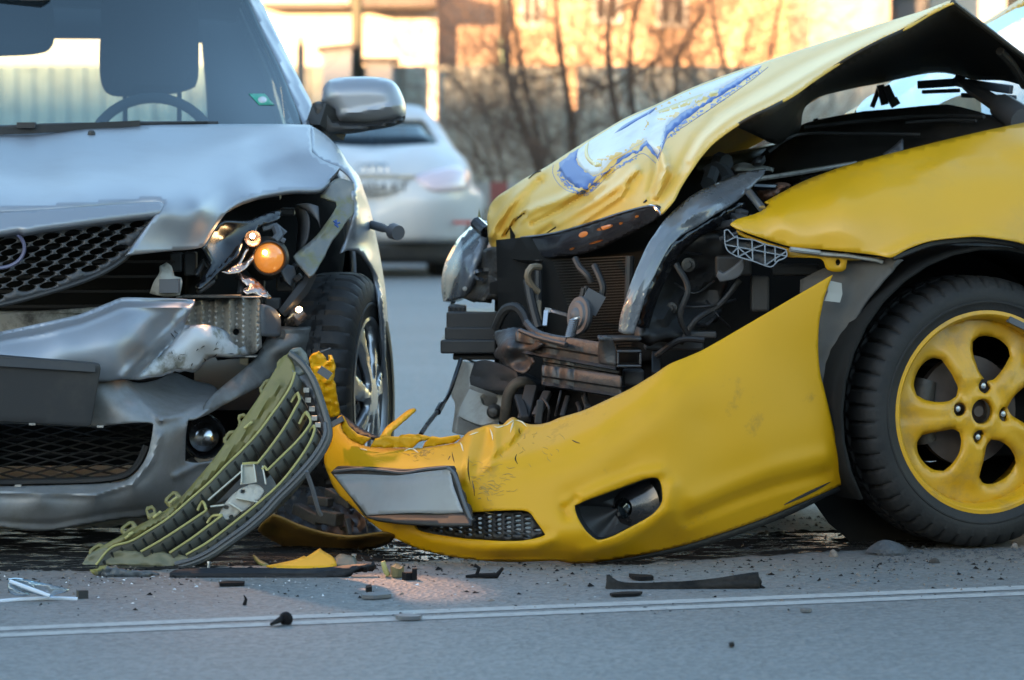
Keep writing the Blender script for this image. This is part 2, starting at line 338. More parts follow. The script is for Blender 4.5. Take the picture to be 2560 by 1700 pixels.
# ================================================================== the setting
def asphalt():
    m = bpy.data.materials.new('asphalt'); m.use_nodes = True; n = m.node_tree.nodes; L = m.node_tree.links; b = n['Principled BSDF']
    tc = n.new('ShaderNodeTexCoord')
    def noise(s, d=6, r=.6):
        t = n.new('ShaderNodeTexNoise'); t.inputs['Scale'].default_value = s; t.inputs['Detail'].default_value = d; t.inputs['Roughness'].default_value = r; L.new(tc.outputs['Object'], t.inputs['Vector']); return t.outputs[0]
    def mr(src, a, b_, c, d):
        r = n.new('ShaderNodeMapRange'); r.inputs[1].default_value, r.inputs[2].default_value, r.inputs[3].default_value, r.inputs[4].default_value = a, b_, c, d; L.new(src, r.inputs[0]); return r.outputs[0]
    def mul(a, c):
        q = n.new('ShaderNodeMath'); q.operation = 'MULTIPLY'; L.new(a, q.inputs[0])
        if isinstance(c, float): q.inputs[1].default_value = c
        else: L.new(c, q.inputs[1])
        return q.outputs[0]
    def mixc(f, a, c):
        x = n.new('ShaderNodeMix'); x.data_type = 'RGBA'; L.new(f, x.inputs[0])
        for s_, v in ((6, a), (7, c)):
            if isinstance(v, tuple): x.inputs[s_].default_value = (*v, 1)
            else: L.new(v, x.inputs[s_])
        return x.outputs[2]
    c = mixc(mr(noise(.9, 5), .3, .7, 0, 1), (.162, .171, .175), (.196, .205, .208))
    vo = n.new('ShaderNodeTexVoronoi'); vo.inputs['Scale'].default_value = 95; L.new(tc.outputs['Object'], vo.inputs['Vector'])
    sp = n.new('ShaderNodeSeparateColor'); L.new(vo.outputs['Color'], sp.inputs[0])
    c = mixc(mr(sp.outputs[0], .0, 1., .0, .55), c, (.05, .05, .052)); c = mixc(mr(sp.outputs[1], .86, .9, 0, .5), c, (.22, .21, .20))
    # brown dust scattered in the strip where the cars struck
    dt = n.new('ShaderNodeVectorMath'); dt.operation = 'DOT_PRODUCT'; dt.inputs[1].default_value = (-.375, .927, 0); L.new(tc.outputs['Object'], dt.inputs[0])
    band = mul(mr(dt.outputs['Value'], 7.55, 8.0, 0, 1), mr(dt.outputs['Value'], 9.6, 10.6, 1, 0)); dust = mul(band, mr(noise(3.1, 8, .65), .36, .66, .05, .65))
    c = mixc(dust, c, (.205, .172, .145)); c = mixc(mul(band, mr(noise(26, 4, .7), .58, .64, 0, .8)), c, (.04, .036, .033))
    c = mixc(mr(noise(.35, 7, .7), .6, .68, 0, .35), c, (.05, .05, .052))
    L.new(c, b.inputs['Base Color']); b.inputs['Roughness'].default_value = .62; _set(b, 'Specular IOR Level', .4)
    bp = n.new('ShaderNodeBump'); bp.inputs['Distance'].default_value = .004; bp.inputs['Strength'].default_value = .9; L.new(vo.outputs['Distance'], bp.inputs['Height'])
    bp2 = n.new('ShaderNodeBump'); bp2.inputs['Distance'].default_value = .006; bp2.inputs['Strength'].default_value = .7; L.new(noise(40, 6), bp2.inputs['Height']); L.new(bp.outputs[0], bp2.inputs['Normal']); L.new(bp2.outputs[0], b.inputs['Normal'])
    return m
ASPH = asphalt()
o = mesh('road', [(-500, -300, 0), (500, -300, 0), (500, 900, 0), (-500, 900, 0)], [(0, 1, 2, 3)], ASPH, kind='structure')
def strip_line(rows):
    mb = MB(); a, b = rows; N = 40
    def ext(p, q): p, q = Vector(p), Vector(q); d = q-p; return p-d*3, q+d*3
    (a0, a1), (b0, b1) = ext(*a), ext(*b); return mb.grid([[a0.lerp(a1, i/N) for i in range(N+1)], [b0.lerp(b1, i/N) for i in range(N+1)]])
mb = MB()
for (yl0, yl1, yr0, yr1) in ((1568.5, 1578, 1465, 1474.5), (1585, 1594, 1480.5, 1489)):
    q = strip_line(((G(0, yl0, .0012), G(2560, yr0, .0012)), (G(0, yl1, .0012), G(2560, yr1, .0012)))); mb.add(q.V, q.F)
mb.build('road_line', LINE, kind='structure', smooth=False)
# fluid that ran out of the cars: a thin wet film with a rippled surface
WET = bpy.data.materials.new('wet_film'); WET.use_nodes = True; _n = WET.node_tree.nodes; _l = WET.node_tree.links; _b = _n['Principled BSDF']
_b.inputs['Base Color'].default_value = (.026, .024, .022, 1); _b.inputs['Roughness'].default_value = .16
_t = _n.new('ShaderNodeTexCoord'); _x = _n.new('ShaderNodeTexNoise'); _x.inputs['Scale'].default_value = 38; _x.inputs['Detail'].default_value = 6; _x.inputs['Roughness'].default_value = .7; _mp = _n.new('ShaderNodeMapping'); _mp.inputs['Scale'].default_value = (.8, 1.2, 1); _l.new(_t.outputs['Object'], _mp.inputs[0]); _l.new(_mp.outputs[0], _x.inputs['Vector'])
_rr = _n.new('ShaderNodeMapRange'); _rr.inputs[1].default_value = .50; _rr.inputs[2].default_value = .56; _rr.inputs[3].default_value = .85; _rr.inputs[4].default_value = .10; _y = _n.new('ShaderNodeTexNoise'); _y.inputs['Scale'].default_value = 11; _y.inputs['Detail'].default_value = 7; _y.inputs['Roughness'].default_value = .65; _l.new(_mp.outputs[0], _y.inputs['Vector']); _l.new(_y.outputs[0], _rr.inputs[0]); _l.new(_rr.outputs[0], _b.inputs['Roughness'])
_rs = _n.new('ShaderNodeMapRange'); _rs.inputs[1].default_value = .50; _rs.inputs[2].default_value = .56; _rs.inputs[3].default_value = .0; _rs.inputs[4].default_value = .6; _l.new(_y.outputs[0], _rs.inputs[0]); _l.new(_rs.outputs[0], _b.inputs['Specular IOR Level'])
_p = _n.new('ShaderNodeBump'); _p.inputs['Distance'].default_value = .005; _p.inputs['Strength'].default_value = 1.; _l.new(_x.outputs[0], _p.inputs['Height']); _l.new(_p.outputs[0], _b.inputs['Normal'])
def ground_sheet(name, outer, m, lift=.004, step=25, **k):
    A, T = cdt(outline_spline(outer, 14)+RNG.normal(0, 2.2, outline_spline(outer, 14).shape)*np.array([2.5, .8]), [], step); D = GD(A[:, 1]); V = np.c_[(A[:, 0]-CX)/F*D, D, np.full(len(A), lift)]
    return mesh(name, V, [tuple(t) for t in T.tolist()], m, **k)
for i, ol in enumerate(([(-300, 1318), (100, 1326), (420, 1312), (700, 1318), (1000, 1330), (1180, 1352), (1190, 1385), (1080, 1402), (800, 1405), (560, 1418), (330, 1426), (60, 1428), (-300, 1432)],
                        [(1450, 1385), (1560, 1352), (1750, 1345), (1960, 1330), (2200, 1330), (2350, 1345), (2335, 1368), (2100, 1378), (1900, 1390), (1700, 1402), (1500, 1412)])):
    ground_sheet('fluid_puddle', ol, WET, .0015, kind='stuff')

# ------------------------------------------------------------------ buildings
PLW = mat('white_plaster', (.58, .52, .45), .85, var=.06, vscale=1.2); PLP = mat('peach_plaster', (.50, .38, .30), .85, var=.12, vscale=.7)
PLO = mat('ochre_plaster', (.50, .35, .24), .85, var=.22, vscale=.6); PLB = mat('brown_render', (.30, .215, .165), .85, var=.1, vscale=.8); PLG = mat('grey_render', (.13, .135, .14), .85, var=.1)
ROOFM = mat('roof_sheet', (.10, .085, .08), .7, var=.2); WING = mat('window_glass', (.03, .035, .04), .1); WFR = mat('window_frame_paint', (.45, .45, .44), .5); DOORM = mat('roller_door_paint', (.10, .10, .11), .6)
def building(name, label, x0, x1, ytop, D, dep, m, wins=(), doors=(), rooflift=.9, beams=(), cat='building'):
    a, b = P(x0, YH, D), P(x1, YH, D); zt = HC-(ytop-YH)/F*D
    t = thing(name, label, cat, ((a.x+b.x)/2, D+dep/2, 0)); mb = MB()
    mb.box(((a.x+b.x)/2, D+dep/2, zt/2), (b.x-a.x, dep, zt)).build('wall', m, t, smooth=False)
    r = MB(); cx = (a.x+b.x)/2; hw = (b.x-a.x)/2+.25
    r.add([(cx-hw, D-.3, zt+.003), (cx+hw, D-.3, zt+.003), (cx+hw, D+dep+.3, zt+.003), (cx-hw, D+dep+.3, zt+.003), (cx-hw, D+dep/2, zt+rooflift), (cx+hw, D+dep/2, zt+rooflift)], [(0, 1, 5, 4), (2, 3, 4, 5), (0, 4, 3), (1, 2, 5), (0, 3, 2, 1)]).build('roof', ROOFM, t, smooth=False)
    for (wx0, wy0, wx1, wy1) in wins:
        f = MB(); p, q = P(wx0, wy1, D), P(wx1, wy0, D); w = .07
        for (x_, z_, sx, sz) in ((p.x+w/2, (p.z+q.z)/2, w, q.z-p.z), (q.x-w/2, (p.z+q.z)/2, w, q.z-p.z), ((p.x+q.x)/2, p.z+w/2, q.x-p.x-2*w-.004, w), ((p.x+q.x)/2, q.z-w/2, q.x-p.x-2*w-.004, w), ((p.x+q.x)/2, (p.z+q.z)/2, w*.7, q.z-p.z-2*w-.004)): f.box((x_, D-.04, z_), (sx, .08, sz))
        fo = f.build('window', WFR, t, smooth=False); MB().box(((p.x+q.x)/2, D-.012, (p.z+q.z)/2), (q.x-p.x-.1, .02, q.z-p.z-.1)).build('pane', WING, fo, smooth=False)
    for (wx0, wy0, wx1, wy1) in doors:
        p, q = P(wx0, wy1, D), P(wx1, wy0, D); d = MB(); k = 9
        for i in range(k): d.box(((p.x+q.x)/2, D-.03, p.z+(i+.5)*(q.z-p.z)/k), (q.x-p.x, .06, (q.z-p.z)/k-.03))
        d.build('door', DOORM, t, smooth=False)
    for (bx0, by0, bx1, by1, dd) in beams:
        MB().boxpx(bx0, by0, bx1, by1, D-dd, dd-.003).build('canopy', ROOFM, t, smooth=False)
    return t
building('warehouse', 'long white plastered warehouse in full sun at far left behind the fence', -2600, 1092, -420, 56, 14, PLW, wins=[(-900, -200, -650, 20), (-300, -220, -60, 10), (300, -260, 520, -80)], beams=[(872, -40, 1088, 14, 1.2), (655, 6, 868, 19, .6)])
building('annex', 'narrow brown rendered annex between white warehouse and ochre house', 1096, 1246, -300, 56.6, 9, PLB, wins=[(1130, -230, 1210, -90)])
building('house', 'wide ochre house in low sun behind the bare trees', 1262, 1972, -340, 57, 11, PLO, wins=[(1300, -30, 1360, 70), (1480, -40, 1555, 60), (1640, -40, 1720, 70), (1330, -260, 1420, -130), (1680, -260, 1770, -130)])
building('shed', 'peach plastered shed behind the raised yellow bonnet', 2022, 2226, -120, 53, 7, PLP, wins=[(2080, -80, 2160, -10)])
building('garage', 'dark grey garage with roller door beside the peach shed', 2230, 2318, -200, 54, 8, PLG, doors=[(2240, -120, 2308, 420)])
building('house', 'pale house at far right behind the fence', 2324, 3900, -380, 56, 12, PLW, wins=[(2500, -60, 2620, 70), (2900, -60, 3020, 70)])
# unseen flats added behind the camera, sized to keep low sun off the road
ta = thing('unseen_apartment_block', 'long grey unseen apartment block added behind the camera for shade', 'building', (0, -66, 0)); FLT = mat('panel_block_concrete', (.30, .29, .27), .9, var=.1, vscale=.3)
MB().box((0, -66, 7.1), (210, 12, 14.2)).build('wall', FLT, ta, smooth=False)
wmb = MB(); fmb = MB()
for i in range(-34, 35):
    for j in range(4): wmb.box((i*3, -59.985, 2.1+j*3.4), (1.5, .02, 1.5)); fmb.box((i*3, -59.93, 1.25+j*3.4), (1.8, .14, .12))
wmb.build('window', WING, ta, smooth=False, kind='stuff'); fmb.build('window_sill', WFR, ta, smooth=False, kind='stuff')

# ------------------------------------------------------------------ fence of ribbed panels
FEN = mat('fence_sheet', (.37, .385, .345), .75, var=.15, vscale=1.5, dirt=(.10, .085, .06), dirt_amt=.7, dscale=1.3, dlo=.48, dhi=.75); POSTM = mat('fence_post', (.09, .085, .08), .7)
FD = 45.0
def fence_panel(x0, x1, name, par, me=None):
    a, b = P(x0, YH, FD).x, P(x1, YH, FD).x; n = max(8, int((b-a)/.045)); prof = [(0, 0), (.35, 0), (.5, .03), (.85, .03)]; V = []
    for i in range(n//4):
        for (u, h) in prof: V.append((a+(b-a)*(i+u)/(n//4), FD-h))
    V.append((b, FD)); k = len(V); zz = [.06, .75, 1.45, 2.08]
    vv = [(x, y, z) for z in zz for x, y in V]; Fc = [(r*k+i, r*k+i+1, (r+1)*k+i+1, (r+1)*k+i) for r in range(3) for i in range(k-1)]
    o = mesh(name, vv, Fc, FEN, par, smooth=False); md = o.modifiers.new('t', 'SOLIDIFY'); md.thickness = .004; return o
tf = thing('fence', 'tall grey green fence of ribbed metal panels behind the bare trees', 'fence', (0, FD, 0))
gaps = [(1072, 1094), (1418, 1440)]; x = -900
while x < 3600:
    x1 = x+430
    for g0, g1 in gaps:
        if x < g0 < x1: x1 = g0
        if g0 <= x < g1: x = g1; x1 = min(x+430, 3600)
    fence_panel(x+1, x1-1, 'fence_panel', tf); p = P(x1, YH, FD).x
    if not any(abs(x1-g0) < 1 for g0, g1 in gaps): MB().box((p, FD+.06, 1.03), (.07, .07, 2.06)).build('post', POSTM, tf, smooth=False)
    x = x1
# stub wall closing the lower part of the two gaps
GW = mat('block_wall', (.20, .19, .165), .85, var=.2, vscale=2)
for (g0, g1, yt) in ((1070, 1096, 318), (1416, 1442, 272)):
    z = HC-(yt-YH)/F*(FD+.3); a, b = P(g0, YH, FD+.3).x, P(g1, YH, FD+.3).x; MB().box(((a+b)/2, FD+.42, z/2), (b-a+.2, .24, z)).build('gap_block', GW, tf, smooth=False)
# grey cabinets in front of the fence, left
CAB = mat('cabinet_grey', (.30, .31, .33), .6, var=.1)
def cabinet(label, x0, x1, yl, yr, D):
    a, b = P(x0, YH, D).x, P(x1, YH, D).x; zl, zr = HC-(yl-YH)/F*D, HC-(yr-YH)/F*D; t = thing('kiosk', label, 'kiosk', ((a+b)/2, D, 0), 'grey kiosks before the warehouse')
    MB().add([(a, D, 0), (b, D, 0), (b, D, zr), (a, D, zl), (a, D+1.2, 0), (b, D+1.2, 0), (b, D+1.2, zr), (a, D+1.2, zl)], [(0, 1, 2, 3), (5, 4, 7, 6), (4, 0, 3, 7), (1, 5, 6, 2), (4, 5, 1, 0)]).build('body', CAB, t, smooth=False)
    MB().add([(a-.06, D-.08, zl+.003), (b+.06, D-.08, zr+.003), (b+.06, D+1.28, zr+.003), (a-.06, D+1.28, zl+.003), (a-.06, D-.08, zl+.05), (b+.06, D-.08, zr+.05), (b+.06, D+1.28, zr+.05), (a-.06, D+1.28, zl+.05)], [(0, 1, 5, 4), (1, 2, 6, 5), (2, 3, 7, 6), (3, 0, 4, 7), (4, 5, 6, 7), (3, 2, 1, 0)]).build('roof', ROOFM, t, smooth=False)
cabinet('grey metal kiosk with a slanted roof left of the olive pole', 806, 878, 128, 118, 43.5)
cabinet('small low grey kiosk right of the olive pole', 915, 978, 155, 155, 43.8)
# pole and thin post
t = thing('utility_pole', 'olive grey utility pole standing before the sunlit warehouse', 'pole', P(893, YH, 44)); q = P(893, YH, 44)
MB().tube([(q.x, 44, 0), (q.x, 44, 3), (q.x+.02, 44, 9)], [.066, .06, .045], 14).build('shaft', mat('pole_olive', (.085, .085, .06), .7, var=.2), t)
MB().box((q.x, 44, .09), (.36, .36, .18)).build('base', GW, t, smooth=False); MB().tube([(q.x+.02, 44, 8.9), (q.x+.3, 43.7, 9.3), (q.x+1.0, 43.2, 9.4)], .03).build('arm', POSTM, t)
t = thing('bollard_post', 'thin dark post with a pointed top before the warehouse', 'post', P(752, YH, 38)); q = P(752, YH, 38); zt = HC+(YH-88)/F*38
MB().tube([(q.x, 38, 0), (q.x, 38, zt-.14), (q.x, 38, zt)], [.04, .038, .008], 10).build('shaft', POSTM, t)

# ------------------------------------------------------------------ bare trees
BARK = mat('bark', (.065, .05, .042), .9, var=.3, vscale=20); TWIG = mat('twig_bark', (.11, .075, .058), .9)
def tree(name, label, stems, D, seed, dens=1., grow=1.):
    r = random.Random(seed); t = thing(name, label, 'tree' if name == 'bare_tree' else 'shrub', P(stems[0][0][0], YH, D), 'bare trees before the fence' if name == 'bare_tree' else 'leafless shrubs before the fence'); tk = MB(); tw = MB()
    def branch(p, d, L, rad, lev):
        n = 4; pts = [p]; q = p.copy(); dd = d.copy()
        for i in range(n):
            dd = (dd+Vector((r.gauss(0, .16), r.gauss(0, .16), r.gauss(.03, .12)))).normalized(); q = q+dd*L/n; pts.append(q.copy())
        (tk if lev == 0 else tw).tube(pts, [max(.0025, rad*(1-.2*i)) for i in range(n+1)], 6 if lev == 0 else 4 if lev < 2 else 3, cap=lev < 2)
        if lev < 3:
            for k in range(int((5 if lev == 0 else 6 if lev == 1 else 3)*dens)):
                j = r.randint(1, n); ax = Vector((r.gauss(0, 1), r.gauss(0, 1)*.8, r.gauss(.25, .6))).normalized(); nd = (dd*.75+ax*.8).normalized()
                branch(pts[j], nd, L*r.uniform(.45, .7), rad*.42, lev+1)
    for s_ in stems:
        w = s_[-1]; pts = [P(x, y, D+dd) for (x, y, dd) in s_[:-1]]; q = cr(pts, n=4); n = len(q); tk.tube(q, [w*(1-.55*i/n) for i in range(n)], 8)
        for k in range(int(17*dens)):
            j = r.randint(int(n*.15), n-1); p = Vector(q[j]); ax = Vector((r.gauss(0, 1), r.gauss(0, .8), r.gauss(.45, .5))).normalized()
            branch(p, ax, r.uniform(.6, 1.4)*grow, w*.36*(1-.5*j/n), 1)
    tk.build('trunk', BARK, t); tw.build('crown', TWIG, t, smooth=False)
tree('bare_tree', 'leaning bare tree nearest the white car in front of the fence', [[(1395, 630, 0), (1345, 420, 0), (1285, 250, 0), (1262, 120, .1), (1250, -80, .2), (1240, -300, .2), .05], [(1380, 560, 0), (1350, 380, .1), (1325, 260, .2), (1295, 120, .3), (1270, -60, .4), (1262, -260, .4), .035]], 42, 3)
tree('bare_tree', 'straight bare tree in the middle, before the ochre house', [[(1450, 630, 0), (1437, 380, 0), (1420, 250, 0), (1402, 130, .1), (1388, -20, .1), (1380, -280, .2), .045], [(1450, 600, .1), (1400, 420, .3), (1300, 330, .4), (1180, 260, .5), (1120, 150, .6), .024]], 41.5, 8)
tree('bare_tree', 'forked bare tree closest to the yellow bonnet', [[(1590, 630, 0), (1560, 380, 0), (1528, 220, 0), (1520, 80, 0), (1530, -60, 0), (1520, -280, .1), .045], [(1600, 630, .2), (1590, 350, .2), (1575, 200, .3), (1582, 60, .3), (1620, -60, .4), (1650, -250, .5), .038]], 41, 15)
tree('bare_shrub', 'sprawling leafless shrub right of the forked tree', [[(1720, 630, 0), (1700, 300, 0), (1690, 160, 0), (1740, 60, .2), (1790, -40, .3), .028], [(1730, 630, 0), (1680, 330, .1), (1630, 200, .2), (1660, 90, .2), .022], [(1740, 630, 0), (1780, 300, 0), (1850, 160, 0), (1880, 40, .2), .022]], 41, 23, 1.2)
tree('bare_shrub', 'low tangled leafless shrub beside the white car', [[(1300, 640, 0), (1270, 480, 0), (1230, 330, 0), (1190, 230, .2), .02], [(1250, 640, 0), (1240, 480, 0), (1160, 330, 0), (1110, 300, .2), .018], [(1330, 640, 0), (1340, 480, 0), (1370, 350, 0), (1330, 260, .2), .02]], 40.5, 31, 1.1, .8)

tree('bare_tree', 'thin many stemmed bare tree behind the raised yellow bonnet', [[(1880, 600, 0), (1850, 300, 0), (1800, 120, 0), (1770, -40, .2), (1750, -200, .3), .03], [(1890, 600, 0), (1900, 280, 0), (1930, 120, .1), (1960, -60, .2), .026], [(1860, 600, 0), (1830, 330, 0), (1720, 190, .1), (1640, 90, .3), .022]], 40, 44, 1.1)
# ------------------------------------------------------------------ roadside barriers
BRED = mat('faded_red', (.26, .07, .06), .7, dirt=(.2, .15, .13), dirt_amt=.6); BWHT = mat('faded_white', (.34, .32, .30), .7, dirt=(.18, .16, .14), dirt_amt=.6)
t = thing('road_barrier', 'low faded red and white striped road barrier beyond the white car', 'barrier', P(1290, YH, 38)); z0, z1 = HC-(520-YH)/F*38, HC-(455-YH)/F*38
for i in range(14):
    a = P(1180, YH, 38).x+i*.17; MB().box((a+.085, 38, (z0+z1)/2), (.166, .03, z1-z0)).build('panel', BRED if i % 2 else BWHT, t, smooth=False)
for xx in (1200, 1760): q = P(xx, YH, 38.06); MB().box((q.x, 38.07, .4), (.06, .06, .8)).build('leg', POSTM, t, smooth=False)
t = thing('road_sign', 'red and white board sign seen under the yellow bonnet', 'sign', P(1775, YH, 30)); q = P(1775, YH, 30)
MB().boxpx(1735, 335, 1801, 374, 30, .02).build('panel', RED, t, smooth=False); MB().boxpx(1735, 375, 1801, 408, 30, .02).build('panel', WHT, t, smooth=False); MB().box((q.x, 30.05, .53), (.05, .05, 1.06)).build('post', POSTM, t, smooth=False)

# ------------------------------------------------------------------ white saloon seen from behind
WD = 32.8; wc = 930
tw_ = thing('white_car', 'white saloon car driving away on the road behind the wrecks', 'car', (P(wc, YH, WD).x, WD+2.2, 0))
half = [(930, 261), (1017, 262), (1052, 267), (1073, 284), (1101, 320), (1131, 368), (1160, 399), (1173, 426), (1181, 466), (1203, 486), (1207, 520), (1198, 560), (1190, 600), (1150, 604), (930, 606)]
mir = lambda L_: [(2*wc-x, y) for x, y in reversed(L_)]
full = half + mir(half)[1:-1]
wf = [(930, 262, 1.5), (1050, 268, 1.5), (810, 268, 1.5), (930, 365, .62), (1097, 362, .66), (763, 362, .66), (930, 385, .35), (1150, 395, .5), (710, 395, .5), (930, 405, .08), (930, 440, .06), (930, 480, .04), (930, 520, .0), (930, 560, -.02), (930, 604, .08), (1150, 440, .2), (710, 440, .2), (1150, 520, .18), (710, 520, .18), (1203, 510, .6), (657, 510, .6), (1190, 600, .6), (670, 600, .6), (1120, 350, 1.0), (740, 350, 1.0), (1100, 600, .1), (760, 600, .1)]
wf = [(x, y, v+WD) for x, y, v in wf]
win = [(930, 299), (1050, 299), (1063, 304), (1096, 359), (930, 366)]; win = win + mir(win)[1:-1]
wb_ = sheet('body', full, wf, WHT, tw_, holes=[win], step=14, thick=.01, bumps=[crease([(700, 478), (930, 484), (1160, 478)], 5, -.02), crease([(760, 398), (930, 402), (1100, 398)], 9, .03)])
sheet('rear_window', win, wf, GLASSD, tw_, step=22, thick=.004, toward=-.03)
A = outline_spline(half, 14); A = np.r_[A[:-1]]; g = surf(wf, 'D'); k = A[:, 1] < 603; A = A[k]; D = g(A[:, 0], A[:, 1]); V0 = topts(A, D+.005)
rows = []
for (dy, sx, dz) in ((0, 1, 0), (.5, 1.0, .0), (1.6, 1.0, 0), (2.8, .97, -.02), (3.6, .9, -.1)):
    V = V0.copy(); V[:, 1] += dy; c = P(wc, YH, WD).x; V[:, 0] = c+(V[:, 0]-c)*sx; V[:, 2] += dz*(V[:, 2] > .9); rows.append([Vector(v) for v in V])
mbx = MB().grid(rows); k = len(mbx.V); c = P(wc, YH, WD).x; mbx.add([(2*c-v[0], v[1], v[2]) for v in mbx.V], [tuple(reversed(f)) for f in mbx.F]); mbx.build('body_shell', WHT, tw_)
lowh = [(930, 607), (1054, 607), (1073, 594), (1150, 590), (1188, 602), (1180, 640), (1150, 655), (930, 658)]
sheet('rear_bumper', lowh+mir(lowh)[1:-1], [(930, 600, WD+.05), (1180, 600, WD+.4), (680, 600, WD+.4), (930, 660, WD+.12)], BLK, tw_, step=18, thick=.05)
for sg in (1, -1):
    q = P(wc, YH, WD); wx = q.x+sg*.55*1.02*(.80/.561); mb = MB(); lathe(mb, [(.17, .1), (.26, .105), (.305, .08), (.315, 0), (.305, -.08), (.26, -.105), (.17, -.1)], (q.x+sg*.54, WD+.75, .315), (1, 0, 0), 32); to = mb.build('tyre', RUB, tw_)
    lathe(MB(), [(0.0, .06), (.17, .06), (.18, .1)], (q.x+sg*.54, WD+.75, .315), (sg, 0, 0), 24).build('rim', ALLOY, to)
tl = [(1035, 440), (1080, 424), (1145, 413), (1166, 419), (1173, 445), (1174, 469), (1140, 478), (1100, 478), (1070, 470), (1044, 454)]
for L_ in (tl, mir(tl)): sheet('tail_lamp', L_, wf, PINK, tw_, step=14, thick=.02, toward=.012)
pl = [(850, 449), (1012, 449), (1012, 486), (850, 486)]; po = sheet('number_plate', pl, WD-.05, PLTW, tw_, step=40, thick=.012, spline=False)
def text(s, name, p, size, m, par, rot=(math.pi/2, 0, 0), align='CENTER', ext=.002):
    cu = bpy.data.curves.new(name, 'FONT'); cu.body = s; cu.size = size; cu.align_x = align; cu.align_y = 'CENTER'; cu.extrude = ext; o = bpy.data.objects.new(name, cu); COL.objects.link(o); cu.materials.append(m)
    me = bpy.data.meshes.new_from_object(o); bpy.data.objects.remove(o); R = Matrix.Translation(p) @ (rot if isinstance(rot, Matrix) else Matrix.Rotation(rot[2], 4, 'Z') @ Matrix.Rotation(rot[0], 4, 'X'))
    me.transform(R); me.materials.clear(); return link(name, me, m, par, smooth=False)
text('CB 6054 KT', 'lettering', P(931, 468, WD-.066), .115, INK, po)['kind'] = 'stuff'
for i in range(4):
    mb = MB(); c = P(930+(i-1.5)*19, 421, WD+.03); mb.tube([c+Vector((math.cos(a*.5236)*.04, 0, math.sin(a*.5236)*.04)) for a in range(13)], .006, 5); mb.build('ring_badge', CHR, tw_)
for x0 in (1133, 680): MB().boxpx(x0, 552, x0+46, 560, WD-.02+.12, .03).build('reflector', REDL, tw_, smooth=False)
MB().boxpx(860, 437, 1036, 446, WD-.04, .05).build('boot_trim', STEEL, tw_, smooth=False)
MB().box((P(wc, YH, WD).x, WD+2.1, .36), (1.6, 3.4, .24)).build('underbody', DARK, tw_, smooth=False)
# ================================================================== silver car (faces the camera)
SV = thing('silver_car', 'silver car facing the camera with torn bumper and lit broken headlamp', 'car', (SL(2.0, 0, 0).x, SL(2.0, 0, 0).y, 0))
hood_f = [(-60, 335, 1.12), (120, 328, 1.12), (300, 316, 1.11), (480, 311, 1.10), (640, 311, 1.06), (776, 313, 1.0), (-60, 380, .72), (200, 380, .72), (400, 376, .74), (600, 370, .78), (740, 362, .82), (-60, 440, .40), (200, 440, .41), (400, 440, .45),
          (600, 430, .58), (740, 420, .70), (850, 417, .74), (800, 472, .62), (700, 478, .53), (640, 490, .46), (600, 505, .42), (570, 528, .375), (545, 560, .34), (505, 618, .28), (320, 636, .13), (360, 570, .16), (412, 508, .20), (400, 500, .21), (200, 513, .15), (0, 526, .13), (-60, 530, .13),
          (-60, 490, .22), (200, 480, .24), (400, 474, .30), (500, 520, .27), (450, 570, .21), (560, 480, .43), (660, 450, .6)]
hood_o = [(-60, 336), (100, 327), (200, 321), (300, 315), (400, 312), (480, 311), (600, 310), (700, 310), (776, 312), (780, 380), (806, 400), (850, 418), (826, 450), (800, 472), (740, 474), (690, 479), (640, 490), (600, 505), (570, 528), (545, 560), (520, 600), (505, 618), (410, 628), (320, 636), (345, 600), (385, 545), (413, 508), (400, 500), (300, 506), (200, 513), (100, 520), (-60, 528)]
hood_b = [ridge([(500, 500), (600, 430), (720, 385), (790, 372)], 26, .016), ridge([(420, 560), (520, 470), (640, 400), (775, 345)], 45, -.012), ridge([(-60, 372), (250, 366), (560, 355), (720, 330)], 30, .006)]
hood = sheet('hood', hood_o, hood_f, SILV, SV, 'S', step=9, thick=.012, mirror=True, bumps=hood_b)
sg_o = [(-60, 532), (100, 524), (200, 517), (300, 510), (398, 504), (410, 511), (400, 528), (300, 540), (200, 553), (100, 566), (62, 573), (48, 570), (0, 577), (-60, 583)]
sheet('grille_surround', sg_o, [(-60, 530, .125), (200, 513, .14), (400, 503, .20), (-60, 580, .08), (200, 553, .10), (400, 530, .165)], SILV, SV, 'S', step=7, thick=.02, mirror=True, toward=-.006)
# honeycomb grille
gr_o = [(-60, 586), (0, 581), (60, 576), (200, 557), (300, 544), (394, 532), (398, 537), (372, 575), (345, 607), (315, 640), (290, 658), (265, 674), (200, 702), (120, 728), (40, 750), (-60, 768)]
gr_f = [(-60, 580, .12), (200, 553, .14), (394, 532, .2), (315, 640, .17), (0, 755, .12), (-60, 765, .12), (200, 702, .14)]
gpoly = np.array(gr_o, float); holes = []
for i in range(-14, 16):
    for j in range(-2, 22):
        cx_, cy_ = 99+i*54.5+j*29.5-20*0, 580-i*7.4+j*9.6
        el = [(cx_+23*math.cos(a), cy_+8.6*math.sin(a)-.14*23*math.cos(a)) for a in np.linspace(0, 2*math.pi, 13)[:-1]]
        E = np.array(el)
        if -55 < cx_ and inpoly(E[:, 0], E[:, 1], gpoly).all() and pdist(E[:, 0], E[:, 1], gpoly).min() > 3: holes.append(el)
A, T = cdt(outline_spline(gr_o, 12), holes, 60)
go = mesh('upper_grille', topts(A, surf(gr_f, 'S')(A[:, 0], A[:, 1])), [tuple(t) for t in T.tolist()], GRILM, SV); cut_mirror(go)
md = go.modifiers.new('t', 'SOLIDIFY'); md.thickness = .022; md.offset = -1
mb = MB(); g_ = surf(gr_f, 'S', toward=.012); e_ = [(398, 532), (372, 577), (345, 609), (315, 643), (265, 677), (200, 705), (120, 731), (40, 753), (-10, 764)]; mb.tube([P(x, y, float(g_([x], [y])[0])) for x, y in cr(e_, 15)], .006, 8)
mb.build('grille_frame', BLK, go)
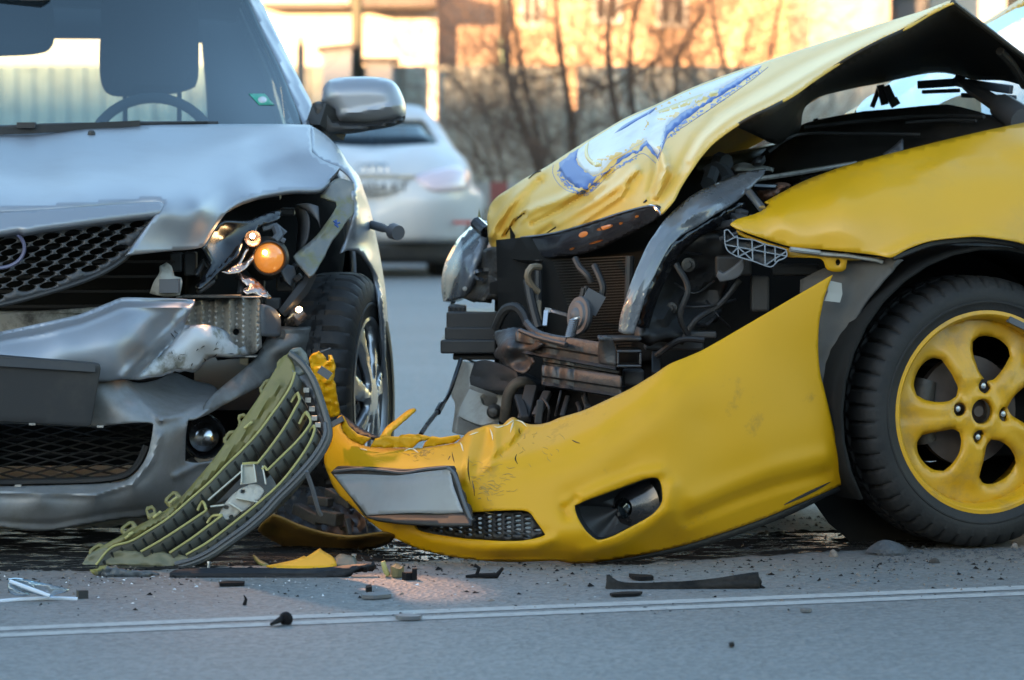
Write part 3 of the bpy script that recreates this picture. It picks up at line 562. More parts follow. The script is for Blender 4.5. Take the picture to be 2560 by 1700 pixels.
mb = MB(); Q = [(-5+66*math.cos(a), 620+50*math.sin(a)) for a in np.linspace(0, 2*math.pi, 41)]; mb.tube([P(x, y, float(g_([x], [y])[0])-.004) for x, y in Q], .0042, 6); mb.build('badge_ring', mat('badge_plastic', (.10, .10, .17), .3), go)
# radiator and dark space behind the grille and the lamp
mb = MB()
for i in range(16): mb.bar(SL(.42, -.45, .20+i*.034), SL(.42, .40, .20+i*.034), .012, .006)
mb.parts('radiator_fin', mat('radiator_fin', (.018, .014, .012), .6, .3), SV, smooth=False)
MB().box(SL(.75, -.1, .46), (1.1, .3, .6), Matrix.Rotation(math.atan2(S_LAT.y, S_LAT.x), 3, 'Z')).build('engine_block', DARK, SV, smooth=False)
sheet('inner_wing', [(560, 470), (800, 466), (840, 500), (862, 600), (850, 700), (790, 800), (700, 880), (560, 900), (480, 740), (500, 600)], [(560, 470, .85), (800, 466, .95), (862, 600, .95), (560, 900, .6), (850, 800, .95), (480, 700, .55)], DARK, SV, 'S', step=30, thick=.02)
# crash beam
def ribbed(x, y): return .55-.012*np.sin((x-430)/34*2*math.pi)*(x > 420)+np.clip((x-560)/600, 0, 1)*.05
sheet('crash_beam', [(-300, 790), (0, 782), (240, 768), (430, 752), (488, 752), (560, 747), (644, 743), (650, 750), (652, 800), (655, 868), (640, 880), (620, 888), (540, 892), (430, 890), (-300, 890)], lambda x, y: ribbed(x, y)-.2, STEEL, SV, 'S', holes=[[(590+8*math.cos(a), 830+8*math.sin(a)) for a in np.linspace(0, 6.283, 15)[:-1]]], step=8, thick=.004)
mb = MB(); mb.boxpx(440, 742, 650, 744, DS(540, .35), .08); mb.boxpx(440, 890, 640, 893, DS(540, .36), .08); mb.boxpx(-300, 780, 440, 783, DS(100, .35), .08); mb.parts('crash_beam_flange', STEEL, SV, smooth=False)
sheet('beam_end_plate', [(655, 760), (672, 764), (690, 775), (702, 800), (702, 838), (690, 842), (655, 840), (652, 800)], [(655, 760, .36), (702, 800, .42), (655, 840, .36)], GREYP, SV, 'S', step=12, thick=.006)
mb = MB()
for (x0, y0, x1, y1, l, d_) in ((455, 738, 600, 744, .30, .06), (690, 826, 712, 845, .42, .03)): mb.boxpx(x0, y0, x1, y1, DS((x0+x1)/2, l), d_)
mb.parts('beam_bracket', DIRTY, SV, smooth=False)
# bumper cover, torn at its left end
up_o = [(-60, 842), (0, 829), (60, 817), (100, 808), (150, 797), (200, 785), (240, 769), (275, 755), (300, 745), (320, 743), (400, 746), (487, 749), (486, 758), (474, 784), (462, 812), (488, 812), (515, 812), (545, 818), (569, 831), (577, 843), (583, 855), (590, 866), (598, 870), (606, 868), (613, 863), (618, 876), (623, 887), (600, 892), (576, 894), (550, 893), (529, 895), (515, 902), (506, 914), (498, 921), (485, 931), (474, 930), (462, 928), (448, 931), (437, 928), (428, 934), (418, 936), (407, 941), (390, 943), (372, 945), (356, 948), (330, 949), (305, 948), (280, 952), (255, 954), (200, 955), (-60, 950)]
up_f = [(-60, 842, .075), (0, 829, .08), (100, 808, .085), (200, 785, .10), (240, 769, .11), (300, 745, .14), (487, 749, .25), (474, 784, .21), (462, 812, .20), (-60, 880, .0), (0, 862, .015), (150, 840, .02), (100, 900, .0), (200, 950, .03), (250, 900, .02), (-60, 950, .03), (310, 800, .06), (250, 830, .03), (400, 790, .13), (360, 860, .07), (320, 925, .045), (440, 775, .18), (440, 815, .22), (400, 870, .18), (350, 915, .12), (310, 946, .06), (480, 830, .19), (520, 850, .19), (560, 880, .25), (600, 885, .32), (620, 880, .36), (480, 900, .20), (420, 930, .17), (520, 890, .25), (430, 880, .15), (545, 825, .27)]
up_b = [ridge([(-60, 850), (0, 838), (100, 818), (200, 796), (245, 780), (290, 760), (320, 753), (480, 757)], 7, -.012), ridge([(-60, 866), (0, 853), (100, 836), (200, 812), (255, 790), (310, 767), (460, 766)], 8, .01),
        ridge([(484, 758), (440, 812), (390, 862), (350, 902), (308, 944)], 13, .016), ridge([(482, 795), (436, 850), (374, 905), (334, 942)], 13, -.014), noisef(.0003, 200, 3)]
LAM[0] = 8e-3
bup = sheet('bumper', up_o, up_f, SILV, SV, 'S', step=6, thick=.004, bumps=up_b, mirror=False)
su = surf(up_f, 'S', up_b, toward=.0015); LAM[0] = 2e-3
# scraped-off paint on the torn corner: bare white primer left where the paint rubbed away
sheet('scraped_patch', [(470, 818), (500, 814), (540, 820), (566, 833), (580, 856), (600, 873), (614, 868), (620, 884), (576, 891), (528, 891), (508, 905), (484, 925), (440, 923), (400, 936), (352, 940), (385, 900), (420, 868), (445, 838)], lambda x, y: su(x, y), SILVT, bup, 'D', step=10, thick=.001, jag=1.2)
t = MB(); r = random.Random(5)
for i in range(15):
    x, y = r.uniform(430, 600), r.uniform(818, 915); a = r.uniform(0, 3.14); q = [(x+k_*math.cos(a)*r.uniform(3, 9)+r.gauss(0, 1.5), y+k_*math.sin(a)*r.uniform(3, 9)+r.gauss(0, 1.5)) for k_ in (-1, 0, 1)]
    if all(inpoly(np.array([u_[0]]), np.array([u_[1]]), np.array(up_o, float))[0] for u_ in q): t.tube([P(u_[0], u_[1], float(su(np.array([u_[0]]), np.array([u_[1]]))[0])-.001) for u_ in q], [.0004, r.uniform(.0006, .0018), .0004], 4)
t.build('scratch', BLK, bup, smooth=False, kind='stuff')
lo_o = [(-60, 952), (100, 952), (249, 950), (280, 948), (305, 947), (345, 957), (390, 950), (434, 932), (460, 940), (488, 952), (512, 956), (535, 965), (549, 982), (540, 1002), (529, 1019), (510, 1034), (491, 1046), (471, 1049), (465, 1087), (463, 1152), (480, 1156), (522, 1155), (570, 1140), (600, 1130), (640, 1160), (640, 1200), (600, 1235), (540, 1262), (470, 1280), (400, 1290), (305, 1298), (203, 1314), (119, 1327), (68, 1327), (0, 1318), (-60, 1316)]
lo_in = [(-58, 1058), (60, 1060), (225, 1068), (300, 1060), (372, 1056), (384, 1060), (383, 1070), (373, 1121), (362, 1150), (346, 1174), (330, 1190), (312, 1201), (280, 1207), (237, 1210), (100, 1214), (-58, 1217)]
lo_f = [(-60, 952, .06), (249, 952, .06), (305, 948, .09), (350, 1000, .07), (400, 1050, .05), (345, 962, .2), (390, 955, .30), (450, 945, .37), (510, 965, .40), (545, 985, .34), (480, 990, .28), (420, 1000, .2), (430, 1030, .10), (471, 1049, .10), (520, 1015, .16), (430, 1100, .06), (464, 1100, .11), (463, 1152, .12), (383, 1075, .05), (372, 1121, .04), (-60, 1060, .10), (200, 1064, .09), (-60, 1216, .055), (100, 1214, .05), (237, 1210, .05), (312, 1201, .05), (-60, 1240, -.02), (100, 1240, -.02), (240, 1240, -.015), (330, 1218, .0), (385, 1160, .03), (410, 1110, .035), (-60, 1275, .02), (100, 1280, .02), (250, 1270, .03), (-60, 1316, .05), (119, 1326, .05), (300, 1297, .08), (400, 1290, .12), (440, 1200, .09), (540, 1200, .2), (640, 1180, .33), (522, 1155, .19), (600, 1130, .27), (460, 1275, .14)]
lo_b = [ridge([(310, 950), (345, 995), (400, 1048)], 8, .012), ridge([(-60, 1228), (100, 1232), (237, 1236), (330, 1208), (380, 1150), (398, 1090)], 9, .012), ridge([(-60, 1300), (60, 1308), (130, 1310), (270, 1284), (380, 1270)], 7, -.005), ridge([(405, 1048), (450, 1036), (530, 990)], 10, .014), noisef(.0006, 200, 9), ridge([(440, 1190), (500, 1160), (560, 1150)], 9, .012)]
LAM[0] = 1.2e-2
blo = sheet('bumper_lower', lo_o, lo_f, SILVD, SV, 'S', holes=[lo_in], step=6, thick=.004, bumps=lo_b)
LAM[0] = 2e-3
# the other (unharmed) half of the bumper and wing, outside the picture
oh = MB(); rows = []
for (w_, l_) in ((-.02, .06), (-.35, .08), (-.62, .2), (-.78, .42), (-.86, .8)):
    rows.append([SL(l_+dl, w_, z) for z, dl in ((.07, .06), (.16, 0), (.3, .05), (.42, .02), (.50, .09))])
oh.grid(rows).build('bumper', SILV, SV)
# blank plate holder
po = sheet('plate_holder', [(-300, 872), (-150, 874), (0, 889), (120, 899), (238, 909), (250, 913), (252, 922), (240, 990), (228, 1062), (220, 1068), (100, 1060), (0, 1055), (-300, 1046)], [(-300, 880, -.03), (0, 895, -.0275), (250, 910, -.025), (-300, 1050, -.02), (0, 1056, -.0175), (225, 1065, -.015)], BLK, SV, 'S', step=16, thick=.025, bevel=.005)
MB().add([tuple(S(x, y, l)) for x, y, l in ((-300, 876, -.034), (238, 911, -.030), (238, 930, -.036), (-300, 897, -.04))], [(0, 3, 2, 1)]).build('plate_lip', BLK, po)
for (x, y) in ((80, 1058), (250, 1064), (45, 1212)): MB().boxpx(x-8, y, x+8, y+5, DS(x, -.03 if y < 1100 else .03), .01).build('clip', STEEL, po, smooth=False)
# mesh in the lower intake
mb = MB(); pin = np.array(lo_in, float)
def wires(slope, n0, n1, stp):
    for k in range(n0, n1):
        seg = []
        for x in range(-58, 392, 6):
            y = 1060+k*stp+slope*x
            if inpoly(np.array([float(x)]), np.array([y]), pin)[0]: seg.append((x, y))
        if len(seg) > 2: mb.tube([S(x, y, .16+.0003*max(0, x-200)) for x, y in (seg[0], seg[len(seg)//2], seg[-1])], .0022, 4)
wires(-.28, -3, 14, 21); wires(.22, -8, 9, 21); mb.parts('grille_wire', mat('grille_wire', (.03, .028, .026), .45), SV)
mb = MB(); mb.tube([S(x, y, .13) for x, y in cr([(-50, 1206), (100, 1204), (237, 1200), (312, 1188), (345, 1160), (366, 1115)], 20)], .008, 6); mb.build('intake_lip', BLK, SV)
# fog lamp
cf = S(510, 1092, .3); t = MB(); lathe(t, [(.0, -.01), (.03, -.005), (.040, .01), (.047, .03), (.05, .02), (.05, -.06)], cf, (_sf.x, _sf.y, 0), 28, None); fl = t.build('fog_lamp', BLKG, SV)
t = MB(); lathe(t, [(.0, .03), (.014, .028), (.024, .02), (.034, .008)], cf, (_sf.x, _sf.y, .1), 24); t.build('lens', CHR, fl)
t = MB(); t.tube([S(470, 1160, .3), S(500, 1185, .28), S(540, 1180, .3), S(560, 1150, .34)], .02, 8); t.build('lamp_bracket', BLK, fl)
# sagging flap of the bumper side
fl_o = [(704, 816), (730, 817), (757, 817), (780, 815), (798, 810), (812, 799), (823, 787), (834, 770), (844, 756), (854, 747), (858, 758), (866, 772), (885, 764), (897, 758), (905, 761), (899, 778), (890, 796), (878, 814), (864, 834), (840, 852), (815, 870), (795, 880), (773, 890), (745, 902), (715, 916), (680, 940), (645, 968), (600, 992), (560, 1012), (530, 1030), (500, 1044), (520, 1000), (560, 962), (600, 930), (640, 893), (655, 865), (672, 838)]
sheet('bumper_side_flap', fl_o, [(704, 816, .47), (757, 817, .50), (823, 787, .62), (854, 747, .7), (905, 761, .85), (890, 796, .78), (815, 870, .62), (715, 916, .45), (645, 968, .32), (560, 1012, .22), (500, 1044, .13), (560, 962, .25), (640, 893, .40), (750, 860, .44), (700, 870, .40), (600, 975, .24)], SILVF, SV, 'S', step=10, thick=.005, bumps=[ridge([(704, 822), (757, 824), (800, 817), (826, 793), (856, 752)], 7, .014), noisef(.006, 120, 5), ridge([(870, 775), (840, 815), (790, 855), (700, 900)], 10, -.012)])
# wing (front fender) seen edge on, and the strip torn from it
fe_o = [(778, 314), (798, 326), (820, 342), (843, 366), (858, 386), (870, 407), (884, 424), (897, 440), (905, 460), (911, 480), (919, 502), (925, 521), (933, 555), (941, 593), (948, 628), (956, 674), (963, 720), (969, 782), (972, 848), (973, 940), (970, 1000), (962, 960), (957, 850), (953, 794), (948, 743), (942, 712), (936, 685), (929, 668), (920, 654), (910, 640), (900, 630), (889, 625), (877, 625), (866, 627), (854, 632), (861, 616), (868, 602), (875, 580), (881, 560), (887, 533), (886, 505), (884, 484), (888, 462), (880, 446), (868, 432), (851, 419), (830, 410), (806, 401), (782, 381), (779, 345)]
fe_f = [(778, 314, 1.02), (820, 342, 1.12), (843, 366, 1.05), (870, 407, .95), (897, 440, .86), (925, 521, .88), (948, 628, .92), (963, 720, .95), (972, 848, .98), (970, 1000, 1.0), (957, 850, .78), (948, 743, .76), (920, 654, .70), (877, 625, .62), (854, 632, .58), (881, 560, .60), (887, 533, .60), (884, 484, .62), (888, 462, .64), (851, 419, .745), (806, 401, .80), (782, 381, .84), (915, 560, .72), (905, 600, .70), (935, 660, .80), (900, 500, .70), (830, 380, .92)]
fe = sheet('front_wing', fe_o, fe_f, SILV, SV, 'S', step=8, thick=.006, bumps=[ridge([(890, 455), (895, 520), (888, 590)], 5, .012), ridge([(905, 470), (925, 560), (942, 650)], 6, -.008)])
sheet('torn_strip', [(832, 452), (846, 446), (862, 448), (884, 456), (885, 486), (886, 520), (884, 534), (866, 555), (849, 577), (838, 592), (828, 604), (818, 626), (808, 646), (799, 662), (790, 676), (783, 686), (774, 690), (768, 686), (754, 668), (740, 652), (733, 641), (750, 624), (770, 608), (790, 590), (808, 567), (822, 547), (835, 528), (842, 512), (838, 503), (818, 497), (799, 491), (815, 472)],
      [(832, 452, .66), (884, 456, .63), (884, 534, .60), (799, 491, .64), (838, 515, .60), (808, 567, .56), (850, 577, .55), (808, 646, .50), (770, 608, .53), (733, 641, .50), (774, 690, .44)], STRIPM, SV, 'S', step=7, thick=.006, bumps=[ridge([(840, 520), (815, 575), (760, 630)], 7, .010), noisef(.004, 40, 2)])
t = MB()
for pts in ([(834, 552), (842, 560), (850, 556)], [(836, 560), (846, 568)], [(840, 549), (842, 566)]): t.tube([P(x, y, DS(x, .545)) for x, y in pts], .0025, 4)
t.build('paint_smear', BLUE, SV, kind='stuff')
sheet('wing_gap_shade', [(850, 419), (846, 432), (836, 448), (802, 474), (798, 470), (828, 444)], [(850, 419, .73), (800, 472, .61)], BLK, SV, 'S', step=8, thick=.004)  # black sheet stands for the shade in the hood-to-wing gap
# side lamp hanging from its hole
t = MB(); a, b = S(930, 562, .80), S(996, 582, .68); d = (b-a)
t.tube([a, a+d*.42, a+d*.44, a+d*.68, a+d*.70, a+d*.78, a+d*.80, b], [.011, .011, .009, .009, .012, .013, .020, .018], 12); t.build('side_lamp', GREYP, SV)
# broken headlamp
hs_o = [(507, 619), (520, 595), (533, 576), (553, 556), (575, 551), (599, 552), (625, 550), (650, 540), (675, 530), (696, 524), (706, 529), (704, 537), (698, 545), (676, 555), (655, 563), (645, 570), (637, 579), (624, 590), (614, 600), (604, 616), (594, 635), (578, 650), (563, 663), (545, 680), (528, 697), (510, 713), (495, 727), (488, 716), (510, 690), (530, 660)]
HL = sheet('headlamp_housing', hs_o, [(507, 619, .36), (553, 556, .42), (599, 552, .46), (700, 528, .56), (637, 579, .48), (594, 635, .42), (528, 697, .36), (495, 727, .34), (560, 600, .44)], BLKG, SV, 'S', step=8, thick=.006, bumps=[ridge([(700, 545), (637, 585), (594, 640), (500, 722)], 7, .014)])
lc = S(673, 645, .47); lax = Vector((.16, -.985, .03)).normalized()
t = MB(); lathe(t, [(.0, .030), (.012, .028), (.022, .022), (.030, .013), (.0345, .002), (.035, -.006)], lc, lax, 36); t.build('projector_lens', LAMPO, HL)
t = MB(); lathe(t, [(.0355, -.03), (.0355, .004), (.038, .008), (.041, .006), (.042, -.03), (.052, -.05), (.052, -.10), (.0, -.11)], lc, lax, 36); t.build('projector_ring', DIRTY, HL)
t = MB(); t.tube([S(685, 603, .49), S(697, 590, .5), S(690, 570, .52)], .011, 8); t.tube([S(700, 598, .5), S(712, 604, .5)], .007, 6); t.tube([S(655, 572, .52), S(690, 565, .53), S(712, 585, .53)], .008, 6); t.parts('ring_bracket', GREYP, HL)
bp = S(631, 590, .44); t = MB(); lathe(t, [(.0, .007), (.004, .005), (.006, .0), (.004, -.005), (.0, -.007)], bp, lax, 16); t.build('bulb', BULB, HL)
t = MB(); lathe(t, [(.006, -.012), (.016, -.004), (.019, .004), (.020, .002)], bp+Vector((0, .008, -.006)), lax, 20); t.build('bulb_bowl', COPPER, HL)
bp2 = lc+lax*.034+Vector((-.0135, 0, .0125)); t = MB(); lathe(t, [(.0, .003), (.003, .002), (.0052, -.002)], bp2, lax, 14); t.build('bulb', BULB, HL)
sheet('reflector', [(618, 612), (606, 632), (596, 655), (575, 668), (553, 679), (572, 684), (592, 682), (612, 672), (626, 657), (634, 642), (632, 634), (618, 650), (603, 660), (612, 640), (622, 622)], [(618, 612, .46), (553, 679, .40), (632, 640, .44), (603, 660, .44)], COPPER, HL, 'S', step=6, thick=.004, bumps=[noisef(.003, 30, 7)])
sheet('lit_bracket', [(599, 680), (615, 690), (640, 700), (660, 720), (676, 738), (680, 745), (655, 740), (630, 733), (618, 736), (606, 724), (620, 716), (605, 700)], [(599, 680, .44), (680, 745, .42), (618, 736, .40)], COPPER, HL, 'S', step=7, thick=.004, bumps=[noisef(.008, 40, 11)])
t = MB(); t.tube([S(724, 808, .5), S(748, 786, .47), S(756, 777, .47)], [.017, .021, .019], 12); t.build('lamp_socket', COPPER, HL)
t = MB(); lathe(t, [(.0, .004), (.005, .003), (.008, -.002)], S(748, 775, .455), lax, 14); t.build('bulb', BULB, HL)
t = MB(); t.tube([P(*q) for q in cr([(648, 765, DS(648, .44)), (665, 770, DS(665, .43)), (684, 782, DS(690, .42)), (696, 790, DS(700, .43))], 8)], .005, 6); t.build('lit_wire', COPPER, HL)
# brackets, strut and broken bits around the lamp
t = MB(); t.grid([[S(x, y, l) for x, y, l in cr([(735, 520, .72), (745, 560, .7), (742, 600, .7), (738, 640, .68)], n=4)], [S(x, y, l) for x, y, l in cr([(752, 512, .66), (770, 545, .64), (768, 590, .64), (760, 610, .64)], n=4)]])
t.grid([[S(x, y, l) for x, y, l in cr([(742, 511, .66), (770, 508, .62), (795, 516, .62)], n=4)], [S(x, y, l) for x, y, l in cr([(765, 522, .64), (790, 545, .62), (800, 570, .62)], n=4)]])
for o in t.parts('lamp_bracket', GREYP, SV): md = o.modifiers.new('t', 'SOLIDIFY'); md.thickness = .004
t = MB(); t.tube([S(779, 684, .52), S(755, 725, .5), S(725, 762, .48), S(704, 784, .48)], [.014, .018, .016, .012], 6); t.tube([S(740, 690, .5), S(748, 700, .5)], .012); t.parts('strut', BLK, SV)
sheet('broken_bracket', [(374, 733), (384, 705), (398, 682), (401, 664), (416, 656), (428, 664), (436, 690), (453, 694), (456, 705), (450, 738), (420, 742), (392, 738)], [(374, 733, .26), (416, 656, .3), (453, 700, .3), (420, 700, .24)], WHTP, SV, 'S', step=8, thick=.004, bumps=[noisef(.006, 30, 4)])
t = MB(); t.boxpx(398, 698, 446, 732, DS(420, .235), .05); t.build('bracket_socket', GREYP, SV, smooth=False)
t = MB()
for q in ([(505, 650, .4), (520, 668, .4), (545, 664, .42)], [(490, 690, .38), (508, 655, .4)], [(495, 730, .34), (520, 712, .37), (535, 700, .38)], [(600, 735, .42), (605, 700, .46), (590, 690, .46)], [(740, 660, .55), (725, 690, .55), (700, 700, .55)]): t.tube([S(*p) for p in q], .008, 6)
for (x0, y0, x1, y1, l) in ((425, 632, 455, 680, .42), (460, 630, 490, 690, .42), (640, 690, 660, 760, .6), (690, 690, 735, 730, .6), (500, 660, 540, 700, .5), (580, 480, 700, 500, .72), (700, 520, 735, 540, .7), (662, 745, 700, 775, .5)): t.boxpx(x0, y0, x1, y1, DS(x0, l), .05)
t.parts('lamp_carrier', mat('lamp_carrier_grey', (.02, .021, .023), .5, dirt=(.05, .045, .04), dirt_amt=.6, dscale=14), SV, smooth=False, bevel=.004)
sheet('wing_inner_tab', [(700, 672), (715, 660), (735, 665), (740, 690), (728, 715), (715, 702)], [(700, 672, .5), (740, 690, .52), (715, 702, .5)], GREYP, SV, 'S', step=8, thick=.005)
# front wheel, steered
def wheel(par, c, nrm, R, rr, wdt, spokes, rimmat, kind, segs=240, name='front_wheel'):
    n = Vector(nrm).normalized(); root = None; h = wdt/2
    prof = [(rr*.97, -.004), (rr*1.0, .002), (rr+.012, .006), (rr+(R-rr)*.28, .0085), (rr+(R-rr)*.30, .0105), (rr+(R-rr)*.34, .0105), (rr+(R-rr)*.36, .0085), (rr+(R-rr)*.45, .010), (R-.026, .004), (R-.011, -.008), (R-.003, -.022), (R, -.045), (R, -.075), (R-.007, -.079), (R-.007, -.085), (R, -.089), (R, -wdt/2-.006), (R-.007, -wdt/2-.003), (R-.007, -wdt/2+.003-.006), (R, -wdt/2-.012), (R, -wdt+.089-.002), (R-.007, -wdt+.083), (R-.007, -wdt+.079), (R, -wdt+.073), (R, -wdt+.04), (R-.004, -wdt+.02), (R-.03, -wdt), (rr, -wdt), (rr*.96, -wdt+.02)]
    def mod(r, i, s_):
        if i in (9, 10, 11, 12, 15, 16, 19, 20, 23, 24, 25) and (s_+(i > 14)*2+(i > 18)*2) % 6 == 0: return r-.008
        return r
    mb = MB(); lathe(mb, prof, c, n, segs, mod); ty = mb.build('tyre', RUB, par); ty.name = 'tyre'
    u = Vector((0, 0, 1)); w = n.cross(u)*-1           # w points to the right when seen from outside
    def rimsheet(nm, hs, field, m, par2, thick, R0=None, step=.012):
        o_ = np.array([(R0*math.cos(a), R0*math.sin(a)) for a in np.linspace(0, 2*math.pi, 97)[:-1]]); A, T = cdt(o_*1000, [np.array(h_)*1000 for h_ in hs], step*1000); A = A/1000
        z = field(A); V = [c+w*float(p[0])+u*float(-p[1])+n*float(zz) for p, zz in zip(A, z)]
        o = mesh(nm, V, [tuple(t) for t in T.tolist()], m, par2); md = o.modifiers.new('t', 'SOLIDIFY'); md.thickness = thick; md.offset = -1; return o
    hs = spokes['holes']; lug = spokes.get('lugs', [])
    def field(A):
        r = np.hypot(A[:, 0], A[:, 1]); z = spokes['z'](r); d = np.full(len(A), 1.)
        for h_ in hs[:spokes['n_open']]: d = np.minimum(d, pdist(A[:, 0], A[:, 1], np.array(h_)))
        return z-spokes['fall']*np.clip(1-d/spokes['fw'], 0, 1)**1.6 + spokes.get('extra', lambda A_: 0)(A)
    ro = rimsheet('rim', hs, field, rimmat, par, spokes['thick'], R0=rr-.008)
    mb = MB(); lathe(mb, [(rr-.012, -.016), (rr-.006, .002), (rr-.001, .006), (rr+.007, .005), (rr+.008, -.004), (rr-.004, -.012), (rr-.014, -.03), (rr-.02, -.10), (rr-.016, -wdt+.02), (rr-.002, -wdt)], c, n, 96); mb.build('rim_edge', rimmat, ro)
    for (x, y) in lug:
        p = c+w*x+u*y*-1+n*(spokes['z'](np.array([math.hypot(x, y)]))[0]-.012); mb = MB(); lathe(mb, [(.0, .006), (.006, .005), (.0085, .001), (.0095, -.02)], p, n, 16); mb.build('wheel_bolt', BOLT, ro)
    mb = MB(); lathe(mb, [(.0, -.03), (.012, -.03), (.016, -.036), (.03, -.045), (.034, -.075), (.05, -.08), (.125, -.085), (.125, -.105), (.03, -.11)], c, n, 48); mb.build('brake_disc', HUBM, par)
    mb = MB(); mb.tube([c+w*-.105+u*.07-n*.085, c+w*-.125+u*.0-n*.085, c+w*-.105-u*.07-n*.085], [.025, .034, .025], 10); mb.build('brake_caliper', DIRTY, par)
    return ty, ro
def rot(pts, a): return [(x*math.cos(a)-y*math.sin(a), x*math.sin(a)+y*math.cos(a)) for x, y in pts]
wsp = []
for k in range(7):
    base = [(.055, -.006), (.10, -.020), (.15, -.034), (.166, -.032), (.170, 0.0), (.166, .032), (.15, .034), (.10, .020), (.055, .006)]
    wsp.append(rot(outline_spline([(x*1000, y*1000) for x, y in base], 9)/1000., k*2*math.pi/7+.25))
a_ = math.radians(10); wn_ = Vector((math.cos(a_), -math.sin(a_), .02))
wheel(SV, P(924, 997, 9.6), wn_, .305, .190, .145, dict(holes=wsp, n_open=7, z=lambda r: .012-.02*(r/.19)**2, fall=.010, fw=.01, thick=.02), ALLOY, 'alloy')
sheet('wheel_arch_liner', [(790, 560), (880, 620), (920, 660), (944, 740), (956, 830), (962, 1000), (900, 1100), (760, 1100), (700, 800), (740, 640)], [(790, 560, 1.05), (956, 830, 1.35), (880, 640, 1.2), (700, 900, 1.3), (940, 1050, 1.4)], DARK, SV, 'S', step=30, thick=.01)
wheel(SV, SL(.85, -.66, .305), -S_LAT.to_3d(), .305, .192, .195, dict(holes=wsp, n_open=7, z=lambda r: .012-.02*(r/.19)**2, fall=.010, fw=.01, thick=.02), ALLOY, 'alloy')
# cabin: windscreen, pillars, roof, sides, rear window
ws_f = [(-60, 318, 1.10), (300, 318, 1.12), (600, 314, 1.18), (756, 312, 1.30), (-60, 0, 1.70), (300, 0, 1.72), (622, 0, 1.86), (-60, -220, 2.1), (300, -220, 2.12), (500, -220, 2.2), (690, 160, 1.58)]
ws_o = [(-60, 322), (200, 319), (400, 314), (600, 312), (700, 312), (752, 310), (744, 280), (722, 225), (696, 163), (660, 90), (620, 0), (588, -60), (578, -80), (300, -92), (-60, -96)]
sheet('windscreen', ws_o, ws_f, CLEAR, SV, 'S', step=30, thick=0, mirror=True)
fr_o = [(756, 310), (738, 310), (728, 290), (712, 250), (704, 215), (680, 150), (640, 70), (608, 0), (578, -62), (568, -84), (578, -86), (590, -62), (622, 0), (660, 86), (698, 163), (724, 225), (746, 280)]
sheet('windscreen_border', fr_o, ws_f, BLK, SV, 'S', step=14, thick=.003, toward=-.006, mirror='pair')
ap_o = [(779, 258), (776, 285), (773, 312), (764, 313), (757, 309), (744, 275), (722, 222), (698, 163), (660, 86), (620, 0), (588, -62), (576, -88), (606, -90), (619, -66), (652, 0), (690, 78), (730, 160), (757, 214)]
sheet('front_pillar', ap_o, [(x, y, v+.02) for x, y, v in ws_f]+[(779, 258, 1.5), (652, 0, 1.98), (540, -228, 2.3), (730, 160, 1.72)], SILV, SV, 'S', step=9, thick=.02, mirror='pair', bumps=[ridge([(776, 300), (745, 240), (715, 163), (676, 86), (637, 0), (560, -180)], 5, -.012)])
for s_ in (1, -1):
    rows = []
    for (l, zt) in ((1.1, .94), (1.7, .97), (2.6, .98), (3.5, .99), (4.1, .97)): rows.append([SL(l, s_*(w_-max(0, l-3.4)*.12), z) for w_, z in ((.84, .24), (.86, .42), (.865, .62), (.84, .8), (.77+min(.06, (l-1.1)*.06), zt))])
    if s_ < 0: rows = rows[:]
    sd = patch('body_side', rows, SILV, SV, n=4, thick=.01)
    pts = [[SL(l, s_*w, z) for (w, z) in ((w0, .97), (w0-.055, 1.15), (w0-.15, 1.36))] for l, w0 in ((2.0, .79), (2.6, .825), (3.4, .835))]
    patch('side_window', pts, GLASSD, SV, n=3, thick=.004)
    for l0, l1, nm in ((2.48, 2.62, 'middle_pillar'), (3.35, 3.75, 'rear_pillar')):
        MB().grid([[SL(l0, s_*w, z) for w, z in ((.825, .96), (.77, 1.15), (.67, 1.37))], [SL(l1, s_*w, z) for w, z in ((.83, .96), (.775, 1.15), (.675, 1.37))]]).build(nm, HEADL, SV)
    lathe(MB(), [(.0, .02), (.17, .0), (.2, .01), (.29, .0), (.305, -.03), (.305, -.17), (.2, -.19)], SL(3.5, s_*.87, .305), S_LAT.to_3d()*s_, 40).build('rear_tyre', RUB, SV)
rf = [[SL(l, w, z) for w, z in ((-.70, zz-.05), (-.4, zz+.01), (0, zz+.02), (.4, zz+.01), (.70, zz-.05))] for l, zz in ((1.93, 1.43), (2.4, 1.475), (3.1, 1.46), (3.6, 1.41))]
patch('roof', rf, SILV, SV, n=4, thick=.02)
hl = [[SL(l, w, z-.02) for w, z in ((-.68, zz-.05), (0, zz+.0), (.68, zz-.05))] for l, zz in ((1.98, 1.405), (2.4, 1.455), (3.1, 1.445), (3.55, 1.39))]
patch('headliner', hl, HEADL, SV, n=3, thick=.01)
